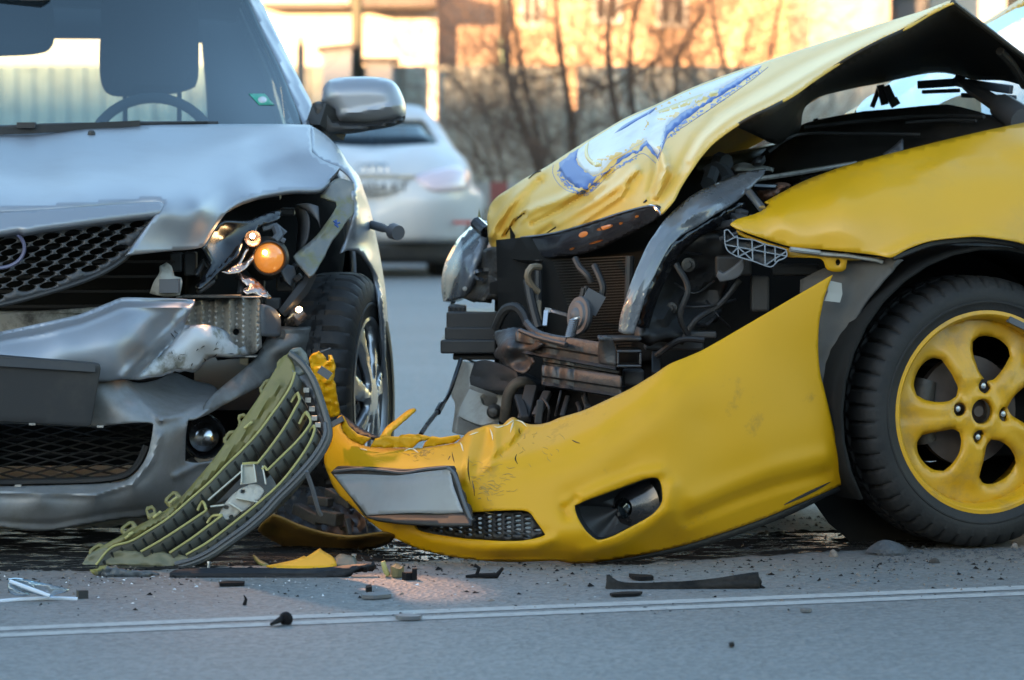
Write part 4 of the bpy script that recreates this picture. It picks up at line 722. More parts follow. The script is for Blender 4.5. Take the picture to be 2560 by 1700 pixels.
# tail with the rear window opening
rw_o = [(-460, 60), (560, 60), (600, 330), (620, 520), (-520, 520), (-500, 330)]
sheet('tail_panel', [(-640, -60), (640, -60), (700, 330), (720, 700), (-640, 700), (-700, 330)], 3.72, HEADL, SV, 'S', holes=[[(-440, 100), (-100, 98), (135, 97), (330, 98), (505, 108), (515, 230), (520, 318), (-460, 318)]], step=60, thick=.02, spline=False)
sheet('rear_window', [(-440, 96), (510, 104), (524, 320), (-462, 320)], 3.75, glass('rear_glass', (.80, .86, .84), .6), SV, 'S', step=120, thick=0, spline=False)
MB().add([SL(1.25, -.75, .90), SL(1.25, .75, .90), SL(1.9, .74, .935), SL(1.9, -.74, .935), SL(1.9, .74, .6), SL(1.9, -.74, .6)], [(0, 1, 2, 3), (3, 2, 4, 5)]).build('dashboard', HEADL, SV, smooth=False)
MB().box(SL(2.4, 0, .22), (1.5, 3.0, .1), Matrix.Rotation(math.atan2(S_LAT.y, S_LAT.x), 3, 'Z')).build('underbody', DARK, SV, smooth=False)
# wheel, seats, mirror inside
cst = S(378, 392, 1.95); t = MB(); tilt = Matrix.Rotation(math.radians(-22), 3, 'X'); t.tube([cst+tilt @ Vector((.172*math.cos(a), 0, .172*math.sin(a))) for a in np.linspace(0, 2*math.pi, 49)], .0145, 10, cap=False)
st = t.build('steering_wheel', SEATF, SV); t = MB(); t.box(cst, (.13, .05, .11), tilt); t.bar(cst, cst+tilt @ Vector((.16, 0, 0)), .03, .03); t.bar(cst, cst-tilt @ Vector((.16, 0, 0)), .03, .03); t.parts('steering_spoke', SEATF, st, smooth=False)
def seat(x0, x1, yb, l):
    D = DS((x0+x1)/2, l); xm = (x0+x1)/2; w = x1-x0
    s_ = pillow('seat', [(xm-w*.95, yb+75), (xm+w*.95, yb+75), (xm+w*1.05, yb+330), (xm-w*1.05, yb+330)], D+.1, SEATF, SV, rpx=60, hf=.07, hb=.05, step=26)
    pillow('headrest', [(x0+4, -5 if x0 > 0 else 10), (xm, -12), (x1-4, -5), (x1, 60), (x1, 190), (x1-8, 218), (x1-40, 230), (xm+30, 238), (x0+40, 241), (x0+12, 228), (x0, 190), (x0, 100)], D+.02, SEATF, s_, rpx=45, hf=.05, hb=.05, step=20)
    t = MB()
    for xx in (xm-60, xm+75): t.tube([P(xx, yb-10, D+.03), P(xx, yb+90, D+.06)], .007, 8)
    t.parts('headrest_post', BLK, s_)
seat(250, 496, 236, 2.4)
pillow('headrest', [(-220, -20), (120, -20), (134, 30), (134, 105), (112, 131), (0, 141), (-220, 150)], DS(-40, 2.4), SEATF, SV, rpx=40, hf=.05, hb=.05, step=22)
pillow('rear_view_mirror', [(-120, -40), (110, -40), (126, -12), (122, 6), (104, 14), (-120, 18)], DS(0, 1.72), BLK, SV, rpx=14, hf=.012, hb=.03, step=12)
sheet('windscreen_sticker', [(622, 234), (662, 234), (686, 262), (648, 262)], ws_f, GRN, SV, 'S', step=14, thick=.0006, spline=False, toward=.003)
sheet('sticker_emblem', [(656+11*math.cos(a), 249+8*math.sin(a)) for a in np.linspace(0, 6.283, 17)[:-1]], ws_f, WHT, SV, 'S', step=9, thick=.0006, toward=.0045)
# wiper, washer jet, mirror
t = MB(); t.tube([S(x, y, l) for x, y, l in cr([(-60, 326, 1.06), (40, 318, 1.06), (120, 314, 1.08), (240, 312, 1.1), (350, 310, 1.12), (545, 309, 1.16)], 20)], [.006]*40 if False else .006, 6)
wi = t.build('wiper_blade', BLK, SV); t = MB(); t.bar(S(-60, 330, 1.05), S(350, 311, 1.10), .012, .02); t.box(S(66, 313, 1.06), (.045, .03, .014)); t.parts('wiper_arm', BLK, wi, smooth=False)
t = MB(); t.grid([[S(x, y, 1.13) for x, y in ((-60, 322), (150, 318), (350, 313), (520, 312))], [S(x, y, 1.115) for x, y in ((-60, 338), (150, 327), (350, 316), (520, 313))]]); o = t.build('cowl', BLK, SV); md = o.modifiers.new('t', 'SOLIDIFY'); md.thickness = .01
t = MB(); lathe(t, [(.0, .008), (.006, .0075), (.009, .004), (.010, -.004)], S(229, 334, .985), (0, -.3, 1), 16); t.build('washer_jet', BLK, SV)
mo = [(803, 252), (803, 238), (806, 224), (812, 212), (820, 203), (832, 197), (850, 194), (877, 192), (910, 191), (945, 193), (965, 196), (981, 202), (993, 213), (1002, 228), (1009, 245), (1014, 262), (1015, 285), (1010, 300), (980, 311), (928, 316), (880, 315), (845, 312), (832, 295), (822, 275), (812, 262)]
MD = DS(905, 1.42); mm = pillow('door_mirror', mo, lambda x, y: np.full(np.shape(x), MD), SILV, SV, rpx=46, hf=.075, hb=.05, step=8, bumps=[crease([(825, 290), (928, 276), (1014, 258)], 10, .006)])
mb_o = [(782, 258), (796, 253), (806, 254), (818, 268), (826, 282), (836, 301), (850, 304), (877, 307), (905, 308), (928, 307), (970, 300), (1014, 289), (1012, 300), (1006, 307), (979, 317), (928, 326), (880, 334), (845, 336), (820, 341), (800, 318), (786, 290)]
pillow('mirror_base', mb_o, MD-.055, BLK, mm, rpx=14, hf=.025, hb=.06, step=8)
t = MB(); t.bar(S(790, 285, 1.36), S(850, 325, 1.42), .05, .06); t.build('mirror_arm', BLK, mm, smooth=False)
sheet('corner_window', [(700, 195), (716, 215), (738, 270), (756, 306), (720, 309), (712, 290), (706, 240)], [(x, y, v+.25) for x, y, v in ws_f], BLKG, SV, 'S', step=14, thick=.004)
# the lamp is lit and shines on the yellow car
sp = bpy.data.lights.new('headlamp_beam', 'SPOT'); so = bpy.data.objects.new('headlamp_beam', sp); COL.objects.link(so); sp.energy = 1.6; sp.color = (1, .5, .2); sp.spot_size = math.radians(150); sp.spot_blend = .6; sp.shadow_soft_size = .012
so.location = bp+lax*.03; so.rotation_euler = (-Vector((.55, -.8, -.12))).to_track_quat('Z', 'Y').to_euler(); so.parent = HL
sp2 = bpy.data.lights.new('road_patch_spot', 'SPOT'); s2 = bpy.data.objects.new('road_patch_spot', sp2); COL.objects.link(s2); sp2.energy = 10; sp2.color = (1, .5, .26); sp2.spot_size = math.radians(15); sp2.spot_blend = .7; sp2.shadow_soft_size = .01  # added spot, aimed to lay the orange patch of light on the road
s2.location = lc+lax*.05; s2.rotation_euler = (-(G(1010, 1462)-s2.location)).to_track_quat('Z', 'Y').to_euler(); s2.parent = HL
# ================================================================== yellow car (seen from its front left)
YV = thing('yellow_car', 'yellow car with a crumpled raised bonnet and bare crushed front end', 'car', (YL(-1.3, -.8, 0).x, YL(-1.3, -.8, 0).y, 0))
# bonnet: front half crumpled, near edge bent up, folded at its top
yh_o = [(1218, 545), (1220, 530), (1224, 514), (1236, 498), (1250, 486), (1280, 467), (1310, 447), (1370, 414), (1430, 375), (1508, 327), (1565, 294), (1640, 261), (1730, 219), (1860, 171), (1955, 139), (2048, 108), (2125, 83), (2200, 59), (2268, 39), (2320, 22), (2366, 4), (2378, 2), (2384, 7), (2366, 14), (2320, 38), (2268, 69), (2200, 101), (2133, 137), (2080, 170), (2031, 203), (1985, 236), (1929, 267), (1880, 290), (1838, 315), (1805, 338), (1778, 360), (1753, 388), (1730, 420), (1713, 445), (1698, 470), (1684, 498), (1668, 518), (1653, 534), (1640, 521), (1626, 516), (1595, 522), (1565, 529), (1515, 545), (1463, 562), (1425, 573), (1386, 583), (1340, 590), (1300, 597), (1296, 618), (1294, 639), (1280, 638), (1269, 634), (1254, 628), (1238, 623), (1228, 616), (1223, 606), (1219, 580)]
yh_f = [(1653, 533, 8.93), (1700, 467, 8.95), (1753, 388, 8.98), (1860, 300, 9.0), (2031, 203, 9.05), (2268, 69, 9.12), (2380, 4, 9.16), (1218, 545, 9.80), (1224, 514, 9.86), (1250, 486, 9.84), (1310, 447, 9.80), (1370, 414, 9.77), (1508, 327, 9.72), (1640, 261, 9.66), (1860, 171, 9.6), (2048, 108, 9.52), (2200, 59, 9.40), (2320, 22, 9.24), (1223, 606, 9.78), (1294, 639, 9.66),
        (1300, 597, 9.60), (1386, 583, 9.46), (1463, 562, 9.32), (1565, 529, 9.12), (1626, 516, 8.99), (1500, 440, 9.34), (1400, 510, 9.50), (1300, 540, 9.66), (1600, 380, 9.28), (1750, 300, 9.26), (1900, 215, 9.28), (2100, 125, 9.28), (1590, 470, 9.13), (1680, 420, 9.05), (1260, 560, 9.74), (1480, 510, 9.32), (1550, 400, 9.30)]
yh_b = [ridge([(2345, 20), (2200, 85), (2060, 160), (1930, 238), (1830, 290), (1765, 340), (1725, 400)], 10.2, 0.0248), ridge([(2310, 30), (2150, 96), (2000, 165), (1880, 235), (1790, 290), (1740, 350), (1690, 440), (1640, 505)], 14.45, -0.0248),
        crease([(1262, 590), (1290, 552), (1313, 534)], 8.5, -0.0465), ridge([(1300, 545), (1340, 520), (1400, 500), (1450, 475)], 11.05, 0.031), ridge([(1395, 560), (1440, 530), (1500, 500), (1560, 455), (1590, 425)], 10.2, 0.0372), ridge([(1350, 590), (1380, 570), (1420, 540), (1470, 500)], 11.9, -0.0248),
        ridge([(1445, 562), (1490, 530), (1550, 490), (1562, 470)], 8.5, 0.0248), ridge([(1500, 400), (1560, 380), (1600, 350), (1620, 310)], 9.35, 0.0217), ridge([(1520, 440), (1590, 350), (1640, 300)], 13.6, -0.0248), crease([(1330, 560), (1400, 525), (1470, 480), (1530, 430)], 10.2, -0.0217),
        ridge([(1225, 590), (1270, 520), (1320, 470), (1352, 432)], 13.6, 0.0341), ridge([(1250, 570), (1300, 500), (1345, 455)], 11.9, -0.0279), ridge([(1640, 490), (1665, 430), (1660, 390), (1650, 370)], 10.2, 0.031), ridge([(1625, 480), (1640, 430), (1640, 385)], 10.2, -0.0248), crease([(1612, 500), (1650, 450), (1668, 415)], 6.8, 0.0155),
        ridge([(1640, 285), (1700, 262), (1760, 240)], 11.9, -0.0217), crease([(1640, 300), (1700, 285), (1790, 235)], 7.65, 0.0093), noisef(.0035, 110, 21), noisef(.0018, 45, 22)]
ys_ = surf(yh_f, 'D', yh_b)
yhood = sheet('bonnet', yh_o, lambda x, y: ys_(x, y), YELH, YV, 'D', step=5.5, thick=.004)
# hidden far half of the bonnet, falling to its far edge, and the dark inner panel seen from below
crest = [(1250, 486, 9.84), (1370, 414, 9.77), (1508, 327, 9.72), (1640, 261, 9.66), (1860, 171, 9.6), (2048, 108, 9.52), (2200, 59, 9.40), (2320, 22, 9.24), (2380, 5, 9.165)]
fare = [(1330, 560, 10.0), (1450, 520, 10.1), (1560, 490, 10.15), (1680, 455, 10.2), (1909, 349, 10.25), (2048, 242, 10.25), (2200, 207, 10.25), (2343, 180, 10.2), (2440, 200, 10.1)]
patch('bonnet_far_side', [[P(x, y+3, d+.012) for x, y, d in crest], [P(a[0]*.5+b[0]*.5, (a[1]+b[1])/2-14, (a[2]+b[2])/2+.1) for a, b in zip(crest, fare)], [P(*q) for q in fare]], YELH, YV, n=5, thick=.004)
un_o = [(2378, 10), (2400, 22), (2440, 50), (2470, 76), (2515, 110), (2562, 146), (2640, 190), (2640, 240), (2562, 216), (2510, 202), (2438, 200), (2412, 193), (2387, 185), (2365, 180), (2343, 178), (2322, 179), (2302, 184), (2250, 196), (2200, 207), (2120, 224), (2048, 242), (2034, 249), (2024, 258), (2012, 270), (2006, 288), (2004, 305), (1998, 330), (1985, 345), (1960, 356), (1936, 360), (1920, 355), (1909, 349), (1870, 330), (1840, 317), (1880, 294), (1929, 271), (1985, 240), (2031, 207), (2080, 174), (2133, 141), (2200, 105), (2268, 73), (2320, 42)]
un_f = [(1840, 317, 9.03), (2031, 207, 9.07), (2268, 73, 9.14), (2378, 8, 9.18), (1936, 359, 9.6), (2004, 305, 9.9), (2048, 242, 10.0), (2200, 207, 10.05), (2343, 178, 10.0), (2438, 200, 9.9), (2562, 216, 9.7), (2470, 76, 9.35), (2562, 146, 9.5), (2640, 200, 9.6), (1985, 300, 9.6), (2100, 190, 9.5), (2250, 140, 9.55), (2380, 100, 9.5)]
ins = mat('bonnet_lining', (.020, .018, .016), .75, dirt=(.055, .045, .035), dirt_amt=.6, dscale=5)
ub = [ridge([(1850, 318), (2035, 214), (2270, 80), (2360, 30)], 9, .018), ridge([(1880, 315), (2040, 228), (2270, 98)], 12, -.012), ridge([(2390, 30), (2470, 92), (2560, 160)], 10, .016), ridge([(1990, 250), (1985, 300), (1960, 345)], 12, .02), noisef(.004, 120, 5)]
und = sheet('bonnet_lining', un_o, un_f, ins, YV, 'D', step=12, thick=.006, bumps=ub)
t = MB(); pxtube(t, [(2382, 6, 9.15), (2470, 74, 9.33), (2562, 144, 9.48), (2640, 188, 9.58)], .007); pxtube(t, [(2500, 128, 9.44), (2530, 160, 9.5), (2562, 214, 9.62)], .011); t.parts('bonnet_edge', DIRTY, und)
# print on the bonnet: white star and discs with blue shading, on thin film
def decal(name, o_, m, lift, jag=0., **k): return sheet(name, o_, lambda x, y: ys_(x, y)-lift, m, yhood, 'D', step=9, thick=.0006, jag=jag, corner=40, **k)
decal('print_white', [(1440, 390), (1448, 372), (1500, 337), (1565, 299), (1640, 266), (1730, 224), (1860, 176), (1905, 161), (1890, 172), (1850, 194), (1800, 222), (1745, 255), (1705, 282), (1680, 300), (1669, 314), (1660, 340), (1655, 365), (1644, 392), (1630, 370), (1616, 351), (1590, 365), (1560, 384), (1530, 400), (1512, 420), (1495, 435), (1480, 438), (1460, 425), (1446, 408)], DWHT, .0014)
decal('print_blue', [(1398, 408), (1420, 390), (1448, 372), (1440, 390), (1446, 410), (1462, 428), (1484, 440), (1510, 432), (1536, 412), (1500, 448), (1478, 466), (1466, 474), (1446, 470), (1425, 457), (1408, 440), (1398, 424)], BLUE, .0016, jag=1.6)
decal('print_blue', [(1905, 166), (1888, 182), (1850, 208), (1800, 240), (1745, 276), (1705, 305), (1682, 325), (1668, 338), (1655, 372), (1644, 398), (1630, 382), (1615, 364), (1598, 380), (1590, 386), (1600, 366), (1616, 350), (1632, 370), (1643, 388), (1655, 352), (1666, 316), (1682, 300), (1745, 256), (1800, 223), (1850, 194), (1890, 172)], BLUE, .0018, jag=.9)
decal('print_blue', [(1596, 376), (1560, 398), (1530, 418), (1545, 398), (1575, 378)], BLUE, .0018, jag=1.5)
decal('print_yellow', [(1462, 366), (1474, 352), (1470, 375), (1474, 392), (1488, 404), (1504, 404), (1504, 416), (1490, 418), (1474, 408), (1462, 390)], DYEL, .0020)
decal('print_blue', [(1560, 312), (1600, 290), (1640, 268), (1630, 280), (1595, 300), (1560, 322), (1535, 334)], BLUE, .0018)
decal('print_yellow', [(1640, 278), (1700, 254), (1760, 232), (1798, 224), (1790, 236), (1740, 258), (1690, 272), (1650, 284)], DYEL, .0019)
r = random.Random(7)
def dots(pl, out, n_, w_):
    for i in range(n_):
        q = cr(pl, 4); p = q[r.randrange(len(q))]; d = r.uniform(2, w_); x, y = p[0]+out[0]*d, p[1]+out[1]*d; s_ = r.uniform(1.6, 3.6)*(1-d/w_*.5)
        A_ = np.array([(x+s_*1.2*math.cos(a), y+s_*math.sin(a)) for a in np.linspace(0, 6.283, 7)[:-1]]); T_ = [(0, i_+1, i_) for i_ in range(1, 5)]; D_ = ys_(A_[:, 0], A_[:, 1])-.0018; dm.add([tuple(v) for v in topts(A_, D_)], T_)
dm = MB(); dots([(1398, 420), (1425, 458), (1466, 476), (1500, 450)], (-.35, .9), 110, 16); dots([(1900, 170), (1800, 242), (1700, 308), (1670, 340)], (.5, .85), 130, 13); dots([(1590, 388), (1530, 420)], (.4, .9), 26, 9)
dm.build('halftone_dots', BLUE, yhood, smooth=False, kind='stuff')
t = MB()
for pl in ([(1383, 412), (1382, 432), (1395, 458), (1420, 477), (1450, 483), (1480, 478), (1520, 440), (1560, 410), (1606, 384), (1640, 408)], [(1646, 402), (1660, 360), (1672, 342), (1720, 310), (1800, 256), (1880, 200), (1920, 168)]):
    q = cr(pl, 6); D_ = ys_(q[:, 0], q[:, 1])-.001; t.tube([P(a[0], a[1], d) for a, d in zip(q, D_)], .0007, 4)
t.parts('print_outline', BLUE, yhood)
t = MB()
for pl in ([(1262, 588), (1278, 565), (1295, 545), (1312, 533)], [(1358, 592), (1372, 580), (1390, 568)], [(1617, 500), (1610, 506)], [(1322, 447), (1340, 432), (1352, 428)]):
    q = cr(pl, 5); D_ = ys_(q[:, 0], q[:, 1])-.0006; t.tube([P(a[0], a[1], d) for a, d in zip(q, D_)], .0024, 5)
t.parts('paint_crack', BLKG, yhood)
# dark chrome trim along the bonnet's front edge
tr_o = [(1302, 595), (1340, 590), (1386, 583), (1425, 573), (1463, 562), (1515, 545), (1565, 529), (1600, 521), (1626, 515), (1637, 518), (1646, 527), (1653, 538), (1640, 550), (1616, 565), (1592, 578), (1565, 591), (1525, 610), (1488, 626), (1455, 635), (1419, 641), (1390, 644), (1361, 646), (1335, 647), (1310, 646), (1292, 643), (1298, 620)]
tr_f = [(x, y-6, v) for x, y, v in ((1302, 600, 9.58), (1386, 588, 9.44), (1463, 568, 9.30), (1565, 535, 9.09), (1640, 524, 8.95))]+[(1292, 643, 9.62), (1361, 646, 9.50), (1419, 641, 9.40), (1488, 626, 9.28), (1565, 591, 9.13), (1616, 565, 9.04), (1653, 538, 8.94), (1400, 612, 9.40), (1500, 590, 9.21), (1580, 560, 9.06)]
trm = sheet('bonnet_trim', tr_o, tr_f, CHRD, YV, 'D', step=8, thick=.012, bumps=[noisef(.0012, 130, 31)])
t = MB(); g_ = surf(tr_f, 'D', toward=.004); q = cr([(1302, 594), (1386, 582), (1463, 561), (1565, 528), (1626, 514), (1638, 518), (1654, 537)], 10); t.tube([P(x, y, d) for (x, y), d in zip(q, g_(q[:, 0], q[:, 1]))], .0028, 6); t.build('trim_bead', CHR, trm)
GLINT = mat('glint_orange', (.62, .20, .04), .25, 0, .5, .05)  # small orange pieces painted as the lit lamp's glints on the trim
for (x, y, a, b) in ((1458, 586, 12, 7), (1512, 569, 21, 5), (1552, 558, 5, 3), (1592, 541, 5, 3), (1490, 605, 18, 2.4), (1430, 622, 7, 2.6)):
    pillow('painted_glint', [(x+a*math.cos(u)*.97+b*math.sin(u)*.1, y+b*math.sin(u)-a*math.cos(u)*.28) for u in np.linspace(0, 6.283, 15)[:-1]], lambda X, Y: surf(tr_f, 'D')(X, Y)-.002, GLINT, trm, rpx=6, hf=.005, hb=.001, step=5)
t = MB(); t.grid([[P(x, y, d) for x, y, d in cr([(1250, 632, 9.66), (1270, 645, 9.6), (1310, 650, 9.5), (1361, 652, 9.4)], 20)], [P(x, y, d) for x, y, d in cr([(1240, 628, 9.75), (1268, 660, 9.7), (1310, 668, 9.6), (1361, 668, 9.5)], 20)]]); t.build('torn_seal', BLK, YV)
t = MB()
for (x0, y0, x1, y1) in ((1256, 618, 1262, 632), (1266, 612, 1280, 630)): t.boxpx(x0, y0, x1, y1, 9.64, .02)
t.parts('trim_clip', BLK, yhood, smooth=False)
# far headlamp, hanging beside the bonnet's far corner
fl_o = [(1108, 754), (1104, 730), (1103, 705), (1105, 690), (1108, 674), (1113, 656), (1121, 639), (1132, 618), (1144, 598), (1155, 586), (1167, 575), (1180, 562), (1190, 553), (1202, 551), (1215, 552), (1217, 560), (1214, 574), (1208, 590), (1202, 608), (1197, 622), (1192, 634), (1188, 650), (1185, 664), (1176, 688), (1166, 710), (1158, 728), (1151, 742), (1138, 748), (1126, 752)]
sheet('far_headlamp', fl_o, [(1108, 754, 9.92), (1103, 705, 9.96), (1121, 639, 9.98), (1167, 575, 9.96), (1210, 552, 9.9), (1202, 608, 9.80), (1187, 662, 9.78), (1151, 742, 9.80), (1150, 650, 9.82), (1140, 700, 9.83)], LENSG, YV, 'D', step=7, thick=.02, bumps=[noisef(.004, 70, 8), ridge([(1112, 750), (1118, 690), (1150, 620), (1190, 580)], 7, -.008)])
t = MB(); t.tube([P(1190, 556, 9.86), P(1205, 570, 9.84), P(1216, 580, 9.82)], .016, 8); t.build('lamp_grommet', BLKG, YV)
t = MB(); t.add([tuple(P(1192, 552, 9.95)), tuple(P(1203, 552, 9.95)), tuple(P(1198, 520, 9.96)), tuple(P(1198, 548, 9.98))], [(0, 1, 2), (1, 3, 2), (3, 0, 2), (0, 3, 1)]); t.build('broken_tab', OLIVE, YV, smooth=False)
sheet('lamp_housing', [(1152, 742), (1165, 712), (1178, 684), (1187, 664), (1196, 640), (1210, 624), (1226, 618), (1242, 624), (1246, 660), (1244, 700), (1238, 728), (1222, 745), (1205, 752), (1180, 750), (1160, 746)], [(1152, 742, 9.82), (1187, 664, 9.84), (1242, 624, 9.7), (1238, 728, 9.7), (1200, 750, 9.74)], DIRTY, YV, 'D', step=9, thick=.03, bumps=[ridge([(1216, 625), (1222, 700), (1205, 748)], 8, .02), noisef(.008, 50, 12)])
t = MB()
for (a, b, w_, mm_) in (((1180, 682, 9.80), (1214, 674, 9.74), .012, 0), ((1180, 690, 9.79), (1212, 700, 9.73), .008, 0), ((1164, 716, 9.79), (1180, 700, 9.78), .010, 0)): t.bar(P(*a), P(*b), w_, .008)
t.parts('lamp_reflector', CHR, YV, smooth=False)
t = MB(); lathe(t, [(.0, .005), (.005, .003), (.006, -.004)], P(1162, 722, 9.77), (0, -1, 0), 12); t.build('lamp_bulb', WHTP, YV)
# black boxes below it: stepped air duct and tray
t = MB()
for (x0, y0, x1, y1, D, dep) in ((1120, 764, 1165, 820, 9.74, .12), (1116, 780, 1262, 822, 9.70, .3), (1112, 818, 1245, 852, 9.68, .3), (1101, 850, 1240, 884, 9.64, .34), (1132, 884, 1240, 900, 9.68, .26)): t.boxpx(x0, y0, x1, y1, D, dep)
for i in range(4): t.boxpx(1124+i*11, 768, 1129+i*11, 806, 9.732, .01)
t.parts('air_duct', BLK, YV, smooth=False, bevel=.004)
sheet('washer_tank', [(1154, 902), (1170, 904), (1183, 912), (1176, 945), (1173, 972), (1160, 1000), (1147, 1034), (1140, 1084), (1128, 1080), (1136, 1010), (1127, 990), (1132, 950), (1140, 928)], [(1154, 902, 9.66), (1147, 1034, 9.62), (1130, 990, 9.66)], WHTP, YV, 'D', step=10, thick=.12, bevel=.006)
sheet('subframe_plate', [(1174, 972), (1200, 982), (1240, 988), (1266, 985), (1264, 1005), (1258, 1022), (1244, 1040), (1233, 1053), (1217, 1060), (1202, 1062), (1172, 1052), (1146, 1040), (1150, 1020), (1160, 998)], [(1174, 972, 9.52), (1266, 985, 9.42), (1202, 1062, 9.40), (1146, 1040, 9.48)], WHTP, YV, 'D', holes=[[(1200, 992), (1210, 984), (1232, 984), (1243, 992), (1244, 1004), (1234, 1015), (1218, 1016), (1205, 1010)]], step=9, thick=.012, bevel=.002)
sheet('belly_box', [(1186, 904), (1215, 900), (1260, 914), (1292, 930), (1296, 960), (1270, 975), (1240, 976), (1200, 970), (1176, 962), (1174, 944)], [(1186, 904, 9.45), (1292, 930, 9.35), (1240, 976, 9.38)], BLK, YV, 'D', step=12, thick=.08, bevel=.008, bumps=[crease([(1178, 938), (1230, 948), (1290, 955)], 5, -.008)])
t = MB(); lathe(t, [(.0, .012), (.010, .010), (.016, .0), (.018, -.03)], P(1233, 1030, 9.37), (-.1, -1, 0), 16); t.build('plate_bolt', DIRTY, YV)
t = MB(); pxtube(t, [(1262, 1050, 9.36), (1266, 1018, 9.34), (1272, 985, 9.33), (1290, 960, 9.32), (1312, 954, 9.32), (1326, 966, 9.34), (1330, 990, 9.4)], .0135, 10); t.build('coolant_hose', mat('old_hose', (.07, .062, .05), .6, dirt=(.13, .11, .08), dirt_amt=.7, dscale=20), YV)
t = MB(); pxtube(t, [(1152, 898, 9.62), (1140, 935, 9.58), (1122, 985, 9.5), (1100, 1020, 9.42), (1075, 1052, 9.34), (1052, 1086, 9.24)], .0055, 8); pxtube(t, [(1104, 1012, 9.44), (1094, 1030, 9.40)], .0085, 8); t.parts('hanging_cable', BLKG, YV)
# radiator, fan shroud and dark engine space
t = MB(); n_ = 34
for i in range(n_):
    y = 648+i*7; t.bar(P(1352, y+4, 9.52), P(1580, y-8, 9.22), .0032, .0022)
t.parts('radiator_fin', mat('radiator_fins', (.026, .024, .02), .5, .4, var=.3, vscale=30), YV, smooth=False)
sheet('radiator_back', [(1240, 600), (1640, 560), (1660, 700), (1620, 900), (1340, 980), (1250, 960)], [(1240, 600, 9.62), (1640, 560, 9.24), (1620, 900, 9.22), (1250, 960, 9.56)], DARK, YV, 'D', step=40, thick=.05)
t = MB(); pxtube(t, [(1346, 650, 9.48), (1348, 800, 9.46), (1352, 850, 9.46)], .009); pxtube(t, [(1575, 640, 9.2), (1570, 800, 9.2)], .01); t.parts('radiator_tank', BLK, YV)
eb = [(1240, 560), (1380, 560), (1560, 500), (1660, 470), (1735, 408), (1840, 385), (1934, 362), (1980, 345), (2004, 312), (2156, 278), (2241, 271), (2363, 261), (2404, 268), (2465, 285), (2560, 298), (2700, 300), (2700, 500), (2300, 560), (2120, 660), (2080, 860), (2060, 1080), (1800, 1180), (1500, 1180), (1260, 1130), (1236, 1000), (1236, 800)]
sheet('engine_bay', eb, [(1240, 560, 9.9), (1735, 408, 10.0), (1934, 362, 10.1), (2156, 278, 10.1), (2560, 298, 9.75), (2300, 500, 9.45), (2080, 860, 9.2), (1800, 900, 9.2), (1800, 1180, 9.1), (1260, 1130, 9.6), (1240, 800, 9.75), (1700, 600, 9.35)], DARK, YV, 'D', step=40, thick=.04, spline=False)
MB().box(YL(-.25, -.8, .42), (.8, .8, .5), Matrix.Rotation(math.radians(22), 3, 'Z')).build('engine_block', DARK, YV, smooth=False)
# hoses and the horn in front of the radiator
t = MB(); pxtube(t, [(1350, 668, 9.42), (1328, 668, 9.40), (1318, 690, 9.40), (1330, 715, 9.41), (1346, 730, 9.42)], .008); pxtube(t, [(1348, 755, 9.42), (1346, 780, 9.4), (1350, 800, 9.4)], .007); t.parts('beige_pipe', mat('beige_pipe_paint', (.20, .16, .11), .5, var=.3), YV)
t = MB(); pxtube(t, [(1438, 646, 9.26), (1450, 670, 9.24), (1470, 690, 9.22), (1478, 705, 9.22)], .008); pxtube(t, [(1486, 664, 9.2), (1498, 690, 9.18), (1508, 720, 9.17), (1504, 740, 9.17)], .008)
pxtube(t, [(1460, 720, 9.22), (1452, 760, 9.22), (1448, 790, 9.22)], .007); pxtube(t, [(1466, 715, 9.22), (1462, 750, 9.22)], .006); pxtube(t, [(1318, 700, 9.42), (1330, 760, 9.4), (1346, 820, 9.38)], .011); pxtube(t, [(1240, 820, 9.5), (1262, 775, 9.46), (1290, 768, 9.44), (1312, 790, 9.42), (1320, 815, 9.4)], .012)
t.parts('wiring', BLK, YV)
t = MB(); t.box(P(1480, 755, 9.17), (.045, .02, .05), Matrix.Rotation(.5, 3, 'Y')); t.build('connector', GREYP, YV, smooth=False)
hc = P(1447, 789, 9.16); hax = Vector((-.84, -.52, .12)); t = MB(); lathe(t, [(.0, .018), (.012, .016), (.018, .010), (.03, .009), (.034, .004), (.043, .004), (.0445, -.002), (.040, -.012), (.02, -.02), (.0, -.02)], hc, hax, 40); t.build('horn', GREYP, YV)
t = MB(); a, b = P(1437, 796, 9.11), P(1425, 842, 9.10); ax = (b-a); e1 = Vector((1, 0, .2)).normalized(); e2 = Vector((0, 1, 0)); t.tube([a+ax*(i/72)+(e1*math.cos(i*.785)+e2*math.sin(i*.785))*.011 for i in range(73)], .0024, 6); t.build('spring', BOLT, YV)
t = MB(); t.bar(P(1362, 774, 9.3), P(1378, 776, 9.3), .006, .01); t.bar(P(1366, 776, 9.3), P(1362, 815, 9.28), .010, .006); t.bar(P(1378, 776, 9.3), P(1420, 788, 9.2), .008, .006); t.parts('horn_bracket', BOLT, YV, smooth=False)
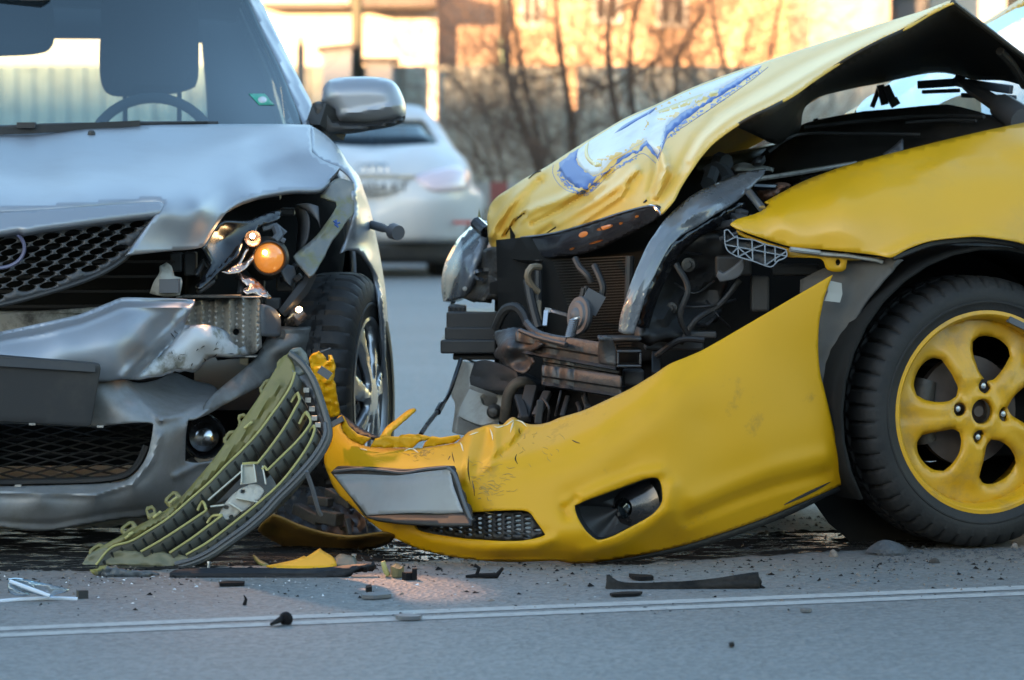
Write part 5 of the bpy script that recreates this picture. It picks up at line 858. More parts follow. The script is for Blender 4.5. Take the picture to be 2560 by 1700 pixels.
# crushed crash beam
def crush(x, y): return .020*np.sin((x-1240)/15.5+.5*np.sin(y/17.))+.012*np.sin((y-820)/11.+x/37.)
sheet('crushed_beam', [(1233, 838), (1240, 828), (1262, 822), (1284, 818), (1300, 822), (1320, 838), (1340, 850), (1356, 860), (1340, 872), (1312, 884), (1318, 890), (1330, 894), (1334, 904), (1327, 914), (1318, 928), (1310, 937), (1292, 928), (1276, 920), (1259, 912), (1250, 900), (1240, 896), (1233, 884), (1244, 866)], [(1233, 838, 9.36), (1284, 818, 9.34), (1356, 860, 9.16), (1310, 884, 9.20), (1330, 900, 9.18), (1310, 937, 9.20), (1240, 890, 9.34), (1270, 860, 9.24)], RUSTY, YV, 'D', step=5, thick=.005, bumps=[crush], jag=.6)
def rail(nm, x0, y0, x1, y1, h0, h1, D0, D1, dep, waves):
    rows = []
    N = 44
    for (v, dd) in ((0, dep), (0, 0), (.12, -.004), (.45, -.004), (.55, .012), (.9, .012), (1, 0), (1, dep)):
        rows.append([P(x0+(x1-x0)*u, y0+(y1-y0)*u+(h0+(h1-h0)*u)*v, D0+(D1-D0)*u+dd+(waves*math.sin(u*34)*(u < .45) if dd < .05 else 0)) for u in [i/N for i in range(N+1)]])
    o = MB().grid(rows).build(nm, RUSTY, YV); md = o.modifiers.new('t', 'SOLIDIFY'); md.thickness = .004; md.offset = -1; return o
rail('crash_beam', 1290, 826, 1545, 866, 52, 58, 9.24, 8.96, .05, .007)
rail('crash_beam', 1355, 916, 1556, 944, 44, 48, 9.16, 8.95, .05, .006)
rail('crash_beam_web', 1358, 882, 1552, 918, 40, 30, 9.2, 8.99, .03, .006)
t = MB(); pxtube(t, [(1318, 808, 9.26), (1340, 832, 9.2), (1380, 846, 9.14), (1420, 852, 9.1)], .010); pxtube(t, [(1300, 826, 9.2), (1340, 842, 9.16), (1416, 862, 9.06)], .006); t.parts('beam_stay', RUSTY, YV)
t = MB(); D_ = 8.88
for (x0, y0, x1, y1, d, dep) in ((1496, 843, 1604, 852, D_, .12), (1542, 875, 1604, 882, D_, .10), (1542, 912, 1604, 919, D_, .10), (1542, 882, 1548, 912, D_, .1), (1598, 882, 1604, 912, D_, .1)): t.boxpx(x0, y0, x1, y1, d, dep)
t.parts('beam_bracket', RUSTY, YV, smooth=False, bevel=.003)
patch('beam_bracket_side', [[P(x, y, d) for x, y, d in ((1500, 846, 8.90), (1512, 840, 8.88), (1530, 843, 8.88))], [P(x, y, d) for x, y, d in ((1496, 880, 8.92), (1512, 880, 8.9), (1540, 878, 8.89))], [P(x, y, d) for x, y, d in ((1500, 908, 8.93), (1516, 912, 8.9), (1542, 916, 8.89))]], RUSTY, YV, n=4, thick=.005)
t = MB()
for (x0, y0, x1, y1, d, dep) in ((1622, 828, 1792, 846, 9.02, .05), (1612, 846, 1760, 876, 9.04, .08), (1558, 924, 1610, 965, 9.02, .06)): t.boxpx(x0, y0, x1, y1, d, dep)
t.parts('cross_member', mat('cross_member_dark', (.035, .037, .04), .5, dirt=(.06, .055, .05), dirt_amt=.6, dscale=12), YV, smooth=False, bevel=.005)
t = MB()
for (a, b, w_) in (((1330, 966, 9.3), (1310, 1050, 9.25), .03), ((1370, 980, 9.22), (1340, 1040, 9.18), .022), ((1420, 990, 9.15), (1405, 1040, 9.1), .012), ((1460, 990, 9.1), (1470, 1020, 9.05), .014), ((1345, 1060, 9.12), (1352, 1000, 9.12), .018), ((1296, 990, 9.3), (1312, 1046, 9.2), .02), ((1640, 880, 9.05), (1640, 935, 9.0), .02)): t.bar(P(*a), P(*b), w_, w_*.6)
t.parts('lower_brace', mat('brace_dark', (.022, .023, .025), .5, dirt=(.06, .052, .042), dirt_amt=.6, dscale=14), YV, smooth=False, bevel=.003)
# near headlamp: loose outer lens with its pointed wing, dark bowl behind
ln_o = [(1916, 421), (1900, 423), (1880, 426), (1855, 431), (1818, 446), (1779, 463), (1752, 475), (1728, 489), (1712, 501), (1697, 514), (1680, 530), (1664, 547), (1650, 565), (1638, 583), (1625, 601), (1615, 619), (1607, 636), (1600, 652), (1591, 672), (1583, 692), (1573, 718), (1565, 743), (1556, 772), (1549, 799), (1546, 828), (1557, 834), (1583, 836), (1588, 818), (1593, 802), (1602, 772), (1611, 743), (1623, 714), (1636, 687), (1654, 650), (1674, 616), (1688, 602), (1700, 590), (1740, 568), (1790, 535), (1840, 503), (1880, 468), (1909, 436)]
ln_f = [(1916, 421, 9.15), (1855, 431, 9.12), (1779, 463, 9.06), (1697, 514, 8.97), (1638, 583, 8.90), (1600, 652, 8.87), (1565, 743, 8.86), (1546, 828, 8.87), (1583, 836, 8.85), (1611, 743, 8.83), (1636, 687, 8.84), (1674, 616, 8.87), (1740, 568, 8.93), (1840, 503, 9.02), (1909, 436, 9.13), (1780, 500, 8.97), (1720, 530, 8.92)]
hlm = sheet('headlamp_lens', ln_o, ln_f, LENSG, YV, 'D', step=7, thick=.006, bumps=[ridge([(1900, 440), (1820, 490), (1740, 535), (1680, 575), (1640, 620), (1610, 690), (1580, 760), (1566, 830)], 9, .009), ridge([(1870, 436), (1779, 478), (1700, 530)], 12, .006), noisef(.0006, 90, 3)])
sheet('headlamp_bowl', [(1860, 505), (1866, 520), (1840, 545), (1790, 572), (1740, 600), (1700, 640), (1665, 700), (1640, 760), (1622, 820), (1600, 820), (1610, 760), (1640, 690), (1676, 622), (1720, 588), (1780, 548)], [(1866, 510, 9.08), (1780, 560, 8.99), (1700, 620, 8.92), (1622, 820, 8.93)], BLKG, YV, 'D', step=10, thick=.03, bumps=[noisef(.006, 40, 5)])
sheet('headlamp_back', [(1640, 700), (1680, 640), (1740, 600), (1800, 590), (1830, 640), (1810, 720), (1780, 800), (1700, 840), (1610, 840), (1620, 760)], [(1640, 700, 9.0), (1830, 640, 9.06), (1700, 840, 9.0), (1720, 720, 9.12)], BLK, YV, 'D', step=12, thick=.03, bumps=[noisef(.012, 60, 6), ridge([(1660, 800), (1700, 740), (1780, 700)], 14, .03)])
t = MB()
for (a, b, w_) in (((1868, 476, 9.05), (1905, 520, 8.98), .016), ((1838, 545, 9.05), (1870, 560, 9.0), .03), ((1800, 520, 9.1), (1860, 540, 9.05), .03), ((1790, 566, 9.05), (1840, 556, 9.0), .02)): t.bar(P(*a), P(*b), w_, w_*.8)
t.parts('lamp_mount', GREYP, YV, smooth=False, bevel=.003)
t = MB(); t.tube([P(1874, 482, 9.02), P(1905, 522, 8.96)], .009, 10); t.build('damper_tube', BOLT, YV)
t = MB()
for (x0, y0, x1, y1, d, dep, rot_) in ((1790, 640, 1880, 690, 8.98, .06, 0), (1878, 690, 1924, 780, 9.0, .05, 0), (1930, 660, 2050, 690, 9.02, .05, 0)): t.boxpx(x0, y0, x1, y1, d, dep)
t.parts('inner_panel', mat('inner_panel_paint', (.022, .021, .02), .6, dirt=(.05, .04, .03), dirt_amt=.7, dscale=11), YV, smooth=False, bevel=.006)
sheet('bracket_arm', [(1796, 676), (1808, 684), (1830, 670), (1858, 645), (1862, 668), (1850, 690), (1830, 700), (1800, 706), (1790, 690)], [(1796, 676, 8.93), (1860, 660, 8.92), (1820, 700, 8.93)], GREYP, YV, 'D', step=9, thick=.02, bevel=.003)
# engine bay clutter above the lens
t = MB()
for q, r_ in (([(1770, 440, 9.5), (1790, 425, 9.5), (1812, 440, 9.48), (1820, 455, 9.46)], .022), ([(1795, 405, 9.6), (1815, 410, 9.58)], .025), ([(1770, 460, 9.4), (1780, 430, 9.45)], .018)): pxtube(t, q, r_)
t.parts('engine_pipe', GREYP, YV)
pillow('engine_cover', [(1826, 420), (1840, 410), (1862, 406), (1885, 412), (1915, 415), (1936, 420), (1932, 432), (1900, 436), (1850, 438), (1830, 436)], 9.5, PINK if False else WHTP, YV, rpx=14, hf=.04, hb=.03, step=8)
pillow('filler_cap', [(1876, 408), (1892, 394), (1912, 388), (1915, 402), (1904, 414), (1886, 416)], 9.45, GREYP, YV, rpx=10, hf=.03, hb=.02, step=7)
sheet('slam_panel', [(1735, 398), (1800, 386), (1870, 372), (1934, 358), (1936, 364), (1880, 382), (1800, 397), (1738, 408)], [(1735, 400, 10.05), (1934, 360, 10.2), (1880, 382, 10.0)], mat('far_wing_edge', (.04, .038, .02), .5), YV, 'D', step=10, thick=.03)
t = MB(); pxtube(t, [(1890, 448, 9.2), (1960, 438, 9.3), (2040, 425, 9.42), (2140, 408, 9.5)], .006); t.build('bonnet_stay', STEEL, YV)
t = MB(); pxtube(t, [(1880, 466, 9.15), (1920, 468, 9.18), (1966, 468, 9.24)], .008); pxtube(t, [(1985, 465, 9.26), (2030, 445, 9.35), (2090, 425, 9.45)], .005); t.parts('fuel_line', BLKG, YV)
pillow('brake_reservoir', [(1890, 476), (1925, 470), (1940, 458), (1962, 456), (1980, 462), (1960, 480), (1930, 500), (1912, 502), (1898, 492)], 9.22, mat('cast_copper', (.18, .10, .07), .55, .3, var=.3, vscale=20), YV, rpx=14, hf=.03, hb=.03, step=8, bumps=[noisef(.01, 30, 2)])
t = MB(); pxtube(t, [(1920, 380, 9.7), (1990, 338, 9.75), (2130, 334, 9.72), (2300, 336, 9.66)], .004); pxtube(t, [(2010, 318, 9.85), (2200, 298, 9.82), (2330, 290, 9.75), (2460, 292, 9.6)], .005); pxtube(t, [(2265, 306, 9.72), (2360, 300, 9.68), (2440, 302, 9.6)], .004); t.parts('bulkhead_seal', mat('seal_rubber', (.05, .052, .055), .35), YV)
sheet('bulkhead', [(1934, 366), (1977, 346), (1992, 330), (2004, 312), (2065, 295), (2156, 279), (2241, 271), (2363, 261), (2404, 268), (2465, 285), (2505, 305), (2560, 300), (2700, 290), (2700, 330), (2500, 400), (2300, 440), (2100, 450), (1980, 440), (1920, 420)], [(1934, 366, 10.0), (2004, 312, 10.02), (2241, 271, 9.95), (2363, 261, 9.8), (2560, 300, 9.6), (2300, 400, 9.62), (1980, 440, 9.7)], ins, YV, 'D', step=16, thick=.02, bumps=[ridge([(2010, 330), (2200, 306), (2400, 300)], 10, .025), ridge([(1980, 370), (2150, 345), (2350, 345)], 8, .02), ridge([(2005, 360), (2050, 385), (2080, 420)], 5, .01)])
sheet('bracket_tab', [(2206, 384), (2230, 368), (2256, 345), (2256, 374), (2208, 388)], [(2206, 384, 9.4), (2256, 345, 9.42), (2256, 374, 9.38)], GREYP, YV, 'D', step=10, thick=.01, spline=False)
pillow('moss_debris', [(1960, 434), (1990, 424), (2040, 416), (2090, 414), (2080, 428), (2020, 440), (1970, 446)], 9.5, mat('moss', (.03, .035, .015), .95, var=.5, vscale=60, bump=.01, bscale=80), YV, rpx=12, hf=.03, hb=.03, step=7, bumps=[noisef(.02, 18, 5)])
t = MB(); r = random.Random(31)
for i in range(6):
    x0, y0 = r.uniform(1660, 1860), r.uniform(580, 820); x1, y1 = x0+r.uniform(40, 170), y0+r.uniform(-60, 70); pxtube(t, [(x0, y0, 9.06), ((x0+x1)/2, (y0+y1)/2+r.uniform(5, 28), 9.0), (x1, y1, 9.06)], r.choice((.0025, .003, .004)))
for i in range(9):
    x0, y0 = r.uniform(1350, 1600), r.uniform(955, 1010); pxtube(t, [(x0, y0, 9.1), (x0+r.uniform(-20, 20), y0+25, 9.06), (x0+r.uniform(-40, 40), y0+60, 9.08)], r.choice((.003, .005, .008)))
for q in ([(1700, 860, 9.0), (1740, 800, 9.0), (1800, 760, 9.02), (1850, 700, 9.02)], [(1640, 890, 9.0), (1700, 850, 8.98), (1760, 850, 8.98)], [(1690, 660, 9.0), (1720, 720, 8.98), (1700, 790, 8.98), (1720, 840, 9.0)], [(1880, 540, 9.0), (1860, 575, 8.98), (1800, 600, 8.98)]): pxtube(t, q, .007)
t.parts('wire', mat('wire_sleeve', (.016, .016, .018), .5, dirt=(.08, .07, .055), dirt_amt=.6, dscale=20), YV)
t = MB()
for (x, y, d, s_) in ((1722, 662, 9.04, .016), (1680, 770, 9.02, .013)): lathe(t, [(.0, .012), (s_*.5, .012), (s_*.55, .006), (s_, .004), (s_, -.02)], P(x, y, d), (-.3, -.95, 0), 18)
t.parts('round_cap', DIRTY, YV)
# near wing (front fender)
wg_o = [(1826, 560), (1834, 553), (1845, 547), (1862, 542), (1881, 537), (1893, 532), (1904, 527), (1916, 517), (1924, 508), (1911, 505), (1930, 494), (1957, 479), (2008, 453), (2059, 433), (2110, 415), (2200, 390), (2280, 370), (2356, 351), (2460, 327), (2560, 306), (2700, 276), (2860, 246), (2870, 500), (2860, 760), (2850, 960), (2820, 860), (2760, 760), (2690, 690), (2630, 645), (2560, 609), (2505, 597), (2438, 591), (2370, 595), (2319, 603), (2268, 622), (2231, 642), (2199, 638), (2130, 631), (2059, 624), (1983, 618), (1958, 612), (1932, 604), (1881, 586), (1860, 578), (1838, 569)]
wg_f = [(1826, 560, -.13), (1881, 537, -.14), (1924, 508, -.17), (2008, 453, -.20), (2110, 415, -.20), (2356, 351, -.19), (2560, 306, -.18), (2860, 246, -.17), (1932, 604, -.09), (2059, 624, -.03), (2231, 642, .035), (2319, 603, .045), (2438, 591, .05), (2560, 609, .05), (2700, 695, .05), (2850, 960, .05), (1950, 540, -.09), (2100, 500, -.05), (2200, 450, -.07), (2200, 560, .01), (2360, 480, -.015), (2560, 420, -.03), (2560, 520, .035), (2400, 550, .03), (2860, 500, .03), (2860, 760, .045), (2360, 410, -.08), (2560, 360, -.085), (2100, 580, -.01)]
wg_b = [ridge([(2180, 660), (2290, 610), (2440, 586), (2570, 610)], 14, .014), ridge([(2150, 470), (2330, 415), (2460, 400), (2560, 405)], 30, -.008), ridge([(2300, 430), (2400, 395), (2480, 395)], 14, .007), noisef(.0016, 170, 41)]
wing = sheet('front_wing', wg_o, wg_f, YEL, YV, 'Y', step=11, thick=.0035, bumps=wg_b)
sheet('wing_flange', [(1841, 575), (1860, 584), (1900, 599), (1964, 618), (2059, 632), (2150, 639), (2214, 646), (2160, 650), (2118, 651), (2116, 662), (2114, 673), (2107, 678), (2094, 680), (2077, 678), (2069, 675), (2064, 668), (2060, 655), (2051, 647), (2010, 644), (1969, 643), (1964, 628), (1930, 616), (1880, 601), (1846, 586)], [(1841, 575, -.13), (1964, 618, -.09), (2214, 646, .0), (2094, 680, -.045), (2010, 644, -.06)], YEL, YV, 'Y', holes=[[(2095+6*math.cos(a), 656+8*math.sin(a)) for a in np.linspace(0, 6.283, 13)[:-1]]], step=9, thick=.003)
t = MB(); t.tube([YP(1975, 623, -.05), YP(2050, 632, -.04)], .006, 8); t.tube([YP(2050, 634, -.04), YP(2120, 639, -.02), YP(2190, 650, .0), YP(2206, 655, .0)], .005, 6); t.parts('wing_seal', STEEL, YV)
# ribbed plastic bumper bracket
gb_o = [(1811, 576), (1820, 574), (1829, 584), (1838, 593), (1860, 597), (1884, 600), (1914, 611), (1940, 617), (1964, 624), (1967, 632), (1967, 640), (1958, 647), (1947, 650), (1940, 657), (1932, 665), (1923, 667), (1884, 653), (1843, 641), (1830, 634), (1820, 627), (1813, 610)]
gbf = [(1811, 576, -.10), (1967, 635, -.05), (1923, 667, -.06), (1830, 634, -.09)]
gbr = sheet('bumper_bracket', gb_o, gbf, GREYP, YV, 'Y', step=10, thick=.006, toward=-.03)
g_ = surf(gbf, 'Y'); t = MB(); q = np.r_[outline_spline(gb_o, 8), [gb_o[0]]]
rr_ = []
for dd in (-.001, .032): rr_.append([P(x, y, float(g_([x], [y])[0])+dd) for x, y in q])
t.grid(rr_)
for (x0, y0, x1, y1) in ((1844, 592, 1846, 641), (1880, 600, 1882, 652), (1912, 610, 1913, 662), (1938, 618, 1938, 656), (1815, 604, 1844, 590), (1832, 632, 1846, 618), (1846, 642, 1881, 624), (1881, 622, 1913, 610), (1915, 662, 1966, 628), (1815, 612, 1966, 640), (1846, 618, 1880, 650)):
    a0, a1 = P(x0, y0, float(g_([x0], [y0])[0])), P(x1, y1, float(g_([x1], [y1])[0])); t.grid([[a0, a1], [a0+Vector((0, .03, 0)), a1+Vector((0, .03, 0))]])
o = t.build('bracket_rib', mat('rib_plastic', (.17, .19, .215), .45, dirt=(.1, .09, .08), dirt_amt=.4, dscale=15), gbr, smooth=False, kind='stuff'); md = o.modifiers.new('t', 'SOLIDIFY'); md.thickness = .0028; md.offset = 0
# wheel arch liner
sheet('arch_liner', [(2130, 648), (2180, 646), (2231, 642), (2258, 650), (2240, 668), (2215, 690), (2190, 720), (2165, 750), (2142, 790), (2122, 840), (2108, 890), (2098, 940), (2090, 1010), (2090, 1100), (2110, 1190), (2060, 1180), (2000, 1050), (2000, 700), (2060, 670)], [(2130, 648, -.06), (2231, 642, .01), (2165, 750, -.02), (2090, 1010, -.03), (2110, 1190, -.02), (2000, 700, -.14), (2000, 1050, -.14)], mat('liner_felt', (.085, .08, .075), .85, dirt=(.15, .13, .10), dirt_amt=.6, dscale=8), YV, 'Y', step=12, thick=.006, bumps=[ridge([(2240, 655), (2165, 755), (2110, 890), (2094, 1030)], 7, .012), ridge([(2140, 700), (2110, 800), (2070, 900)], 26, -.014), noisef(.004, 70, 9)])
t = MB(); t.grid([[YP(x, y, -.02) for x, y in ((2068, 700), (2070, 730), (2062, 752))], [YP(x, y, -.015) for x, y in ((2104, 708), (2106, 735), (2100, 756))]]); o = t.build('liner_tab', STEEL, YV, smooth=False); md = o.modifiers.new('t', 'SOLIDIFY'); md.thickness = .006
WC = YL(0, 0, 0); WC.z = .306; WC = P(2463, 1030, 9.0)
rows = []
for k in range(0, 25):
    a = math.radians(-30+k*10.5)
    rows.append([WC+Y_FWD.to_3d()*(.372*math.cos(a))+Vector((0, 0, .366*math.sin(a)))+_yn.to_3d()*b for b in (.03, -.02, -.12, -.26)])
o = MB().grid(rows).build('wheel_arch', DARK, YV); md = o.modifiers.new('t', 'SOLIDIFY'); md.thickness = .008
rows = [[WC+Y_FWD.to_3d()*(r_*math.cos(math.radians(a)))+Vector((0, 0, r_*math.sin(math.radians(a))))-_yn.to_3d()*.26 for a in range(0, 361, 15)] for r_ in (.13, .372)]
MB().grid(rows).build('arch_back', DARK, YV)
# arch lip edge in the wing
t = MB(); t.tube([YP(x, y, .03) for x, y in cr([(2231, 644), (2268, 630), (2319, 611), (2370, 603), (2438, 599), (2505, 605), (2560, 617), (2630, 653), (2700, 706)], 15)], .008, 6); t.build('arch_edge', BLK, YV)
# front wheel: five broad spokes, four bolts
ysp = []
for k in range(5):
    base = [(.088, -.018), (.098, -.040), (.120, -.062), (.142, -.070), (.158, -.055), (.168, -.025), (.170, .006), (.166, .038), (.154, .060), (.136, .066), (.116, .052), (.098, .030), (.088, .008)]
    base = [(.07, -.004), (.082, -.030), (.103, -.052), (.128, -.066), (.150, -.068), (.166, -.046), (.1735, -.012), (.172, .026), (.160, .056), (.142, .066), (.120, .052), (.096, .034), (.078, .018)]
    ysp.append(rot(outline_spline([(x*1000*.985+1, y*1000*.74) for x, y in base], 7)/1000., math.radians(k*72-3)))
lugs = [rot([(.058, 0)], math.radians(a))[0] for a in (7, 97, 187, 277)]
lh = [[(x+.0165*math.cos(a), y+.0165*math.sin(a)) for a in np.linspace(0, 6.283, 21)[:-1]] for x, y in lugs]
hub = [[(.030*math.cos(a), .030*math.sin(a)) for a in np.linspace(0, 6.283, 33)[:-1]]]
def yz(r): return np.interp(r, [0, .03, .06, .08, .11, .15, .18, .22], [.004, .004, -.002, .004, .002, -.012, -.026, -.03])-.012
def spk(A):
    a = np.arctan2(A[:, 1], A[:, 0])+math.radians(3); r = np.hypot(A[:, 0], A[:, 1]); ph = (a+math.pi/5) % (2*math.pi/5)-math.pi/5; ph = math.pi/5-np.abs(ph)
    return -.005*np.exp(-(ph*r/.014)**2)*np.clip((r-.07)/.03, 0, 1)
YW = mat('yellow_wheel_paint', (.58, .30, .006), .42, 0, .25, .1, var=.05, dirt=(.16, .12, .07), dirt_amt=.6, dscale=16, dlo=.48, dhi=.75)
wheel(YV, WC, _yn.to_3d(), .306, .222, .185, dict(holes=ysp+lh+hub, n_open=5, lugs=lugs, z=yz, fall=.013, fw=.02, thick=.018, extra=spk), YW, 'yellow', segs=300)
t = MB(); q = WC+_yn.to_3d()*.004; a_ = math.radians(52)
t.box(WC+_yn.to_3d()*.003+Vector((.9272, .3746, 0))*(.214*math.sin(math.radians(22)))+Vector((0, 0, .214*math.cos(math.radians(22)))), (.05, .012, .014), Matrix.Rotation(math.radians(22), 3, 'Z') @ Matrix.Rotation(math.radians(24), 3, 'Y')); t.build('wheel_weight', GREYP, YV, smooth=False)
wheel(YV, WC-_yn.to_3d()*1.52, -_yn.to_3d(), .306, .222, .185, dict(holes=ysp+lh+hub, n_open=5, lugs=lugs, z=yz, fall=.013, fw=.02, thick=.018, extra=spk), YW, 'yellow', segs=60)
# windscreen, far pillar, wipers, and the body beyond the frame
sc_o = [(2130, 292), (2160, 250), (2200, 225), (2240, 195), (2300, 150), (2380, 105), (2468, 60), (2560, 10), (2700, -70), (2850, -140), (2950, -100), (2900, 60), (2800, 200), (2700, 290), (2560, 305), (2465, 292), (2363, 270), (2241, 280)]
sc_f = [(2130, 292, 10.35), (2300, 150, 10.6), (2468, 60, 10.75), (2700, -70, 11.0), (2363, 270, 10.0), (2560, 305, 9.75), (2800, 200, 9.75), (2900, 60, 10.0), (2560, 150, 10.2), (2400, 190, 10.25), (2950, -100, 10.3)]
sheet('windscreen', sc_o, sc_f, glass('screen_glass', (.55, .68, .74), 1.9), YV, 'D', step=30, thick=0)
sheet('far_pillar', [(2112, 284), (2180, 244), (2234, 203), (2300, 150), (2380, 100), (2455, 58), (2500, 30), (2546, 0), (2690, -84), (2700, -70), (2560, 13), (2512, 40), (2468, 66), (2390, 110), (2310, 160), (2268, 195), (2224, 226), (2167, 272), (2130, 290)], [(2112, 284, 10.4), (2300, 150, 10.66), (2455, 58, 10.8), (2690, -84, 11.05), (2130, 290, 10.36), (2310, 160, 10.6)], YEL, YV, 'D', step=9, thick=.03)
t = MB(); t.bar(P(2200, 212, 10.1), P(2212, 262, 10.1), .018, .02); t.bar(P(2214, 215, 10.08), P(2236, 262, 10.08), .014, .02); t.bar(P(2180, 268, 10.12), P(2200, 215, 10.12), .012, .012); t.bar(P(2225, 262, 10.05), P(2246, 250, 10.05), .012, .02); t.parts('bonnet_hinge', BLK, YV, smooth=False)
t = MB(); t.bar(P(2296, 212, 9.95), P(2385, 206, 9.9), .018, .02); t.bar(P(2385, 204, 9.9), P(2530, 224, 9.8), .016, .022); t.bar(P(2305, 230, 9.97), P(2400, 226, 9.92), .01, .010); t.bar(P(2404, 238, 9.9), P(2540, 244, 9.8), .012, .012); wb2 = t.parts('wiper_blade', GREYP, YV, smooth=False, bevel=.003)[0]
t = MB(); t.tube([P(2394, 196, 9.86), P(2430, 222, 9.8), P(2480, 252, 9.72), P(2510, 272, 9.66)], [.010, .016, .020, .022], 8); t.tube([P(2506, 268, 9.67), P(2540, 292, 9.6), P(2560, 305, 9.56)], [.034, .036, .036], 10); t.tube([P(2386, 200, 9.86), P(2410, 206, 9.86)], .014, 8); t.parts('wiper_arm', GREYP, wb2)
t = MB()
def yl_sheet(nm, rows, m, n=4, th=.01): return patch(nm, [[YL(*p) for p in r_] for r_ in rows], m, YV, n=n, thick=th)
yl_sheet('front_door', [[(-.40, .045, .25), (-.41, .06, .5), (-.42, .03, .78), (-.43, -.06, .97)], [(-.95, .05, .25), (-.95, .075, .5), (-.95, .045, .8), (-.95, -.05, .98)], [(-1.5, .05, .25), (-1.5, .075, .5), (-1.5, .045, .8), (-1.5, -.05, .99)]], YEL)
yl_sheet('rear_door', [[(-1.51, .05, .25), (-1.51, .075, .5), (-1.51, .045, .8), (-1.51, -.05, .99)], [(-2.3, .05, .3), (-2.3, .075, .5), (-2.3, .045, .82), (-2.3, -.05, 1.0)]], YEL)
yl_sheet('rear_wing', [[(-2.31, .05, .6), (-2.31, .07, .7), (-2.31, .045, .82), (-2.31, -.05, 1.0)], [(-2.9, .04, .6), (-2.9, .05, .7), (-2.9, .03, .84), (-2.9, -.06, 1.0)], [(-3.3, -.05, .3), (-3.35, -.03, .5), (-3.3, -.06, .8), (-3.2, -.12, 1.0)]], YEL)
yl_sheet('far_side', [[(.4, -1.60, .4), (.4, -1.62, .5), (.4, -1.58, .7)], [(-.4, -1.58, .3), (-.4, -1.6, .5), (-.4, -1.50, .92)], [(-1.8, -1.58, .25), (-1.8, -1.62, .5), (-1.8, -1.48, .97)], [(-3.2, -1.5, .3), (-3.25, -1.53, .5), (-3.1, -1.44, .97)]], YEL)
yl_sheet('roof', [[(-1.15, -.22, 1.40), (-1.1, -.75, 1.46), (-1.15, -1.3, 1.40)], [(-1.7, -.2, 1.45), (-1.7, -.75, 1.5), (-1.7, -1.32, 1.45)], [(-2.5, -.22, 1.43), (-2.5, -.75, 1.47), (-2.5, -1.3, 1.43)], [(-3.0, -.24, 1.33), (-3.0, -.75, 1.37), (-3.0, -1.28, 1.33)]], YEL, 4, .02)
yl_sheet('side_window', [[(-.75, -.06, 1.0), (-.9, -.13, 1.2), (-1.2, -.21, 1.40)], [(-1.9, -.05, 1.0), (-1.9, -.12, 1.2), (-1.9, -.2, 1.43)], [(-3.1, -.07, 1.0), (-3.05, -.14, 1.2), (-2.95, -.22, 1.34)]], GLASSD, 4, .004)
yl_sheet('tailgate', [[(-3.25, -.1, .3), (-3.3, -.75, .3), (-3.25, -1.45, .3)], [(-3.3, -.08, .6), (-3.4, -.75, .6), (-3.3, -1.48, .6)], [(-3.2, -.14, 1.0), (-3.28, -.75, 1.0), (-3.2, -1.42, 1.0)], [(-3.0, -.24, 1.34), (-3.05, -.75, 1.37), (-3.0, -1.28, 1.34)]], YEL)
MB().tube([YL(-.5, -.09, .98), YL(-.8, -.15, 1.2), YL(-1.15, -.22, 1.41)], .025, 8).build('near_pillar', YEL, YV)
t = MB(); lathe(t, [(.0, .0), (.19, -.01), (.22, .0), (.29, -.0), (.306, -.03), (.306, -.16), (.2, -.18)], YL(-2.5, 0, .306), _yn.to_3d(), 48); t.build('rear_tyre', RUB, YV)
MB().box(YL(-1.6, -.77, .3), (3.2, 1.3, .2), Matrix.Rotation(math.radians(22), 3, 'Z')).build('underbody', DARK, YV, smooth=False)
# ================================================================== torn-off yellow front bumper lying between the cars
BC = thing('bumper_cover', 'torn yellow front bumper lying on the road below the yellow car', 'bumper', (P(1400, 440, 8.7).x, 8.7, 0))
bm_o = [(2082, 687), (1985, 743), (1880, 804), (1760, 873), (1715, 893), (1674, 910), (1636, 935), (1610, 951), (1590, 963), (1574, 972), (1554, 982), (1520, 998), (1463, 1024), (1430, 1035), (1399, 1044), (1373, 1055), (1352, 1060), (1335, 1061), (1322, 1060), (1310, 1056), (1300, 1051), (1292, 1047), (1286, 1043), (1280, 1043), (1274, 1046), (1269, 1050), (1262, 1057), (1256, 1062), (1240, 1060), (1223, 1062), (1210, 1065), (1202, 1068), (1186, 1073), (1169, 1081), (1160, 1090), (1149, 1099), (1142, 1106), (1100, 1114), (1055, 1120), (990, 1120), (923, 1117), (898, 1108), (873, 1097), (862, 1084), (852, 1068), (851, 1052), (855, 1037), (846, 1040), (838, 1054), (828, 1072), (828, 1090), (823, 1115), (812, 1135), (810, 1152), (814, 1170), (822, 1190), (830, 1210), (844, 1233), (862, 1250), (881, 1266), (914, 1295), (948, 1322), (987, 1345), (1020, 1361), (1062, 1377), (1136, 1393), (1200, 1401), (1265, 1405), (1330, 1404), (1394, 1402), (1414, 1406), (1434, 1409), (1460, 1408), (1502, 1404), (1604, 1387), (1706, 1364), (1760, 1348), (1896, 1301), (1997, 1259), (2060, 1232), (2112, 1208), (2109, 1171), (2092, 1110), (2082, 1062), (2072, 1019), (2060, 970), (2051, 934), (2046, 885), (2046, 839), (2049, 800), (2055, 770), (2060, 745), (2066, 728)]
fog_o = [(1436, 1263), (1468, 1250), (1502, 1238), (1545, 1222), (1587, 1207), (1606, 1200), (1624, 1195), (1637, 1194), (1646, 1198), (1651, 1206), (1654, 1218), (1656, 1241), (1655, 1252), (1651, 1263), (1643, 1274), (1631, 1286), (1612, 1299), (1587, 1313), (1536, 1340), (1515, 1348), (1502, 1351), (1493, 1351), (1484, 1346), (1468, 1331), (1455, 1313), (1445, 1295), (1439, 1279)]
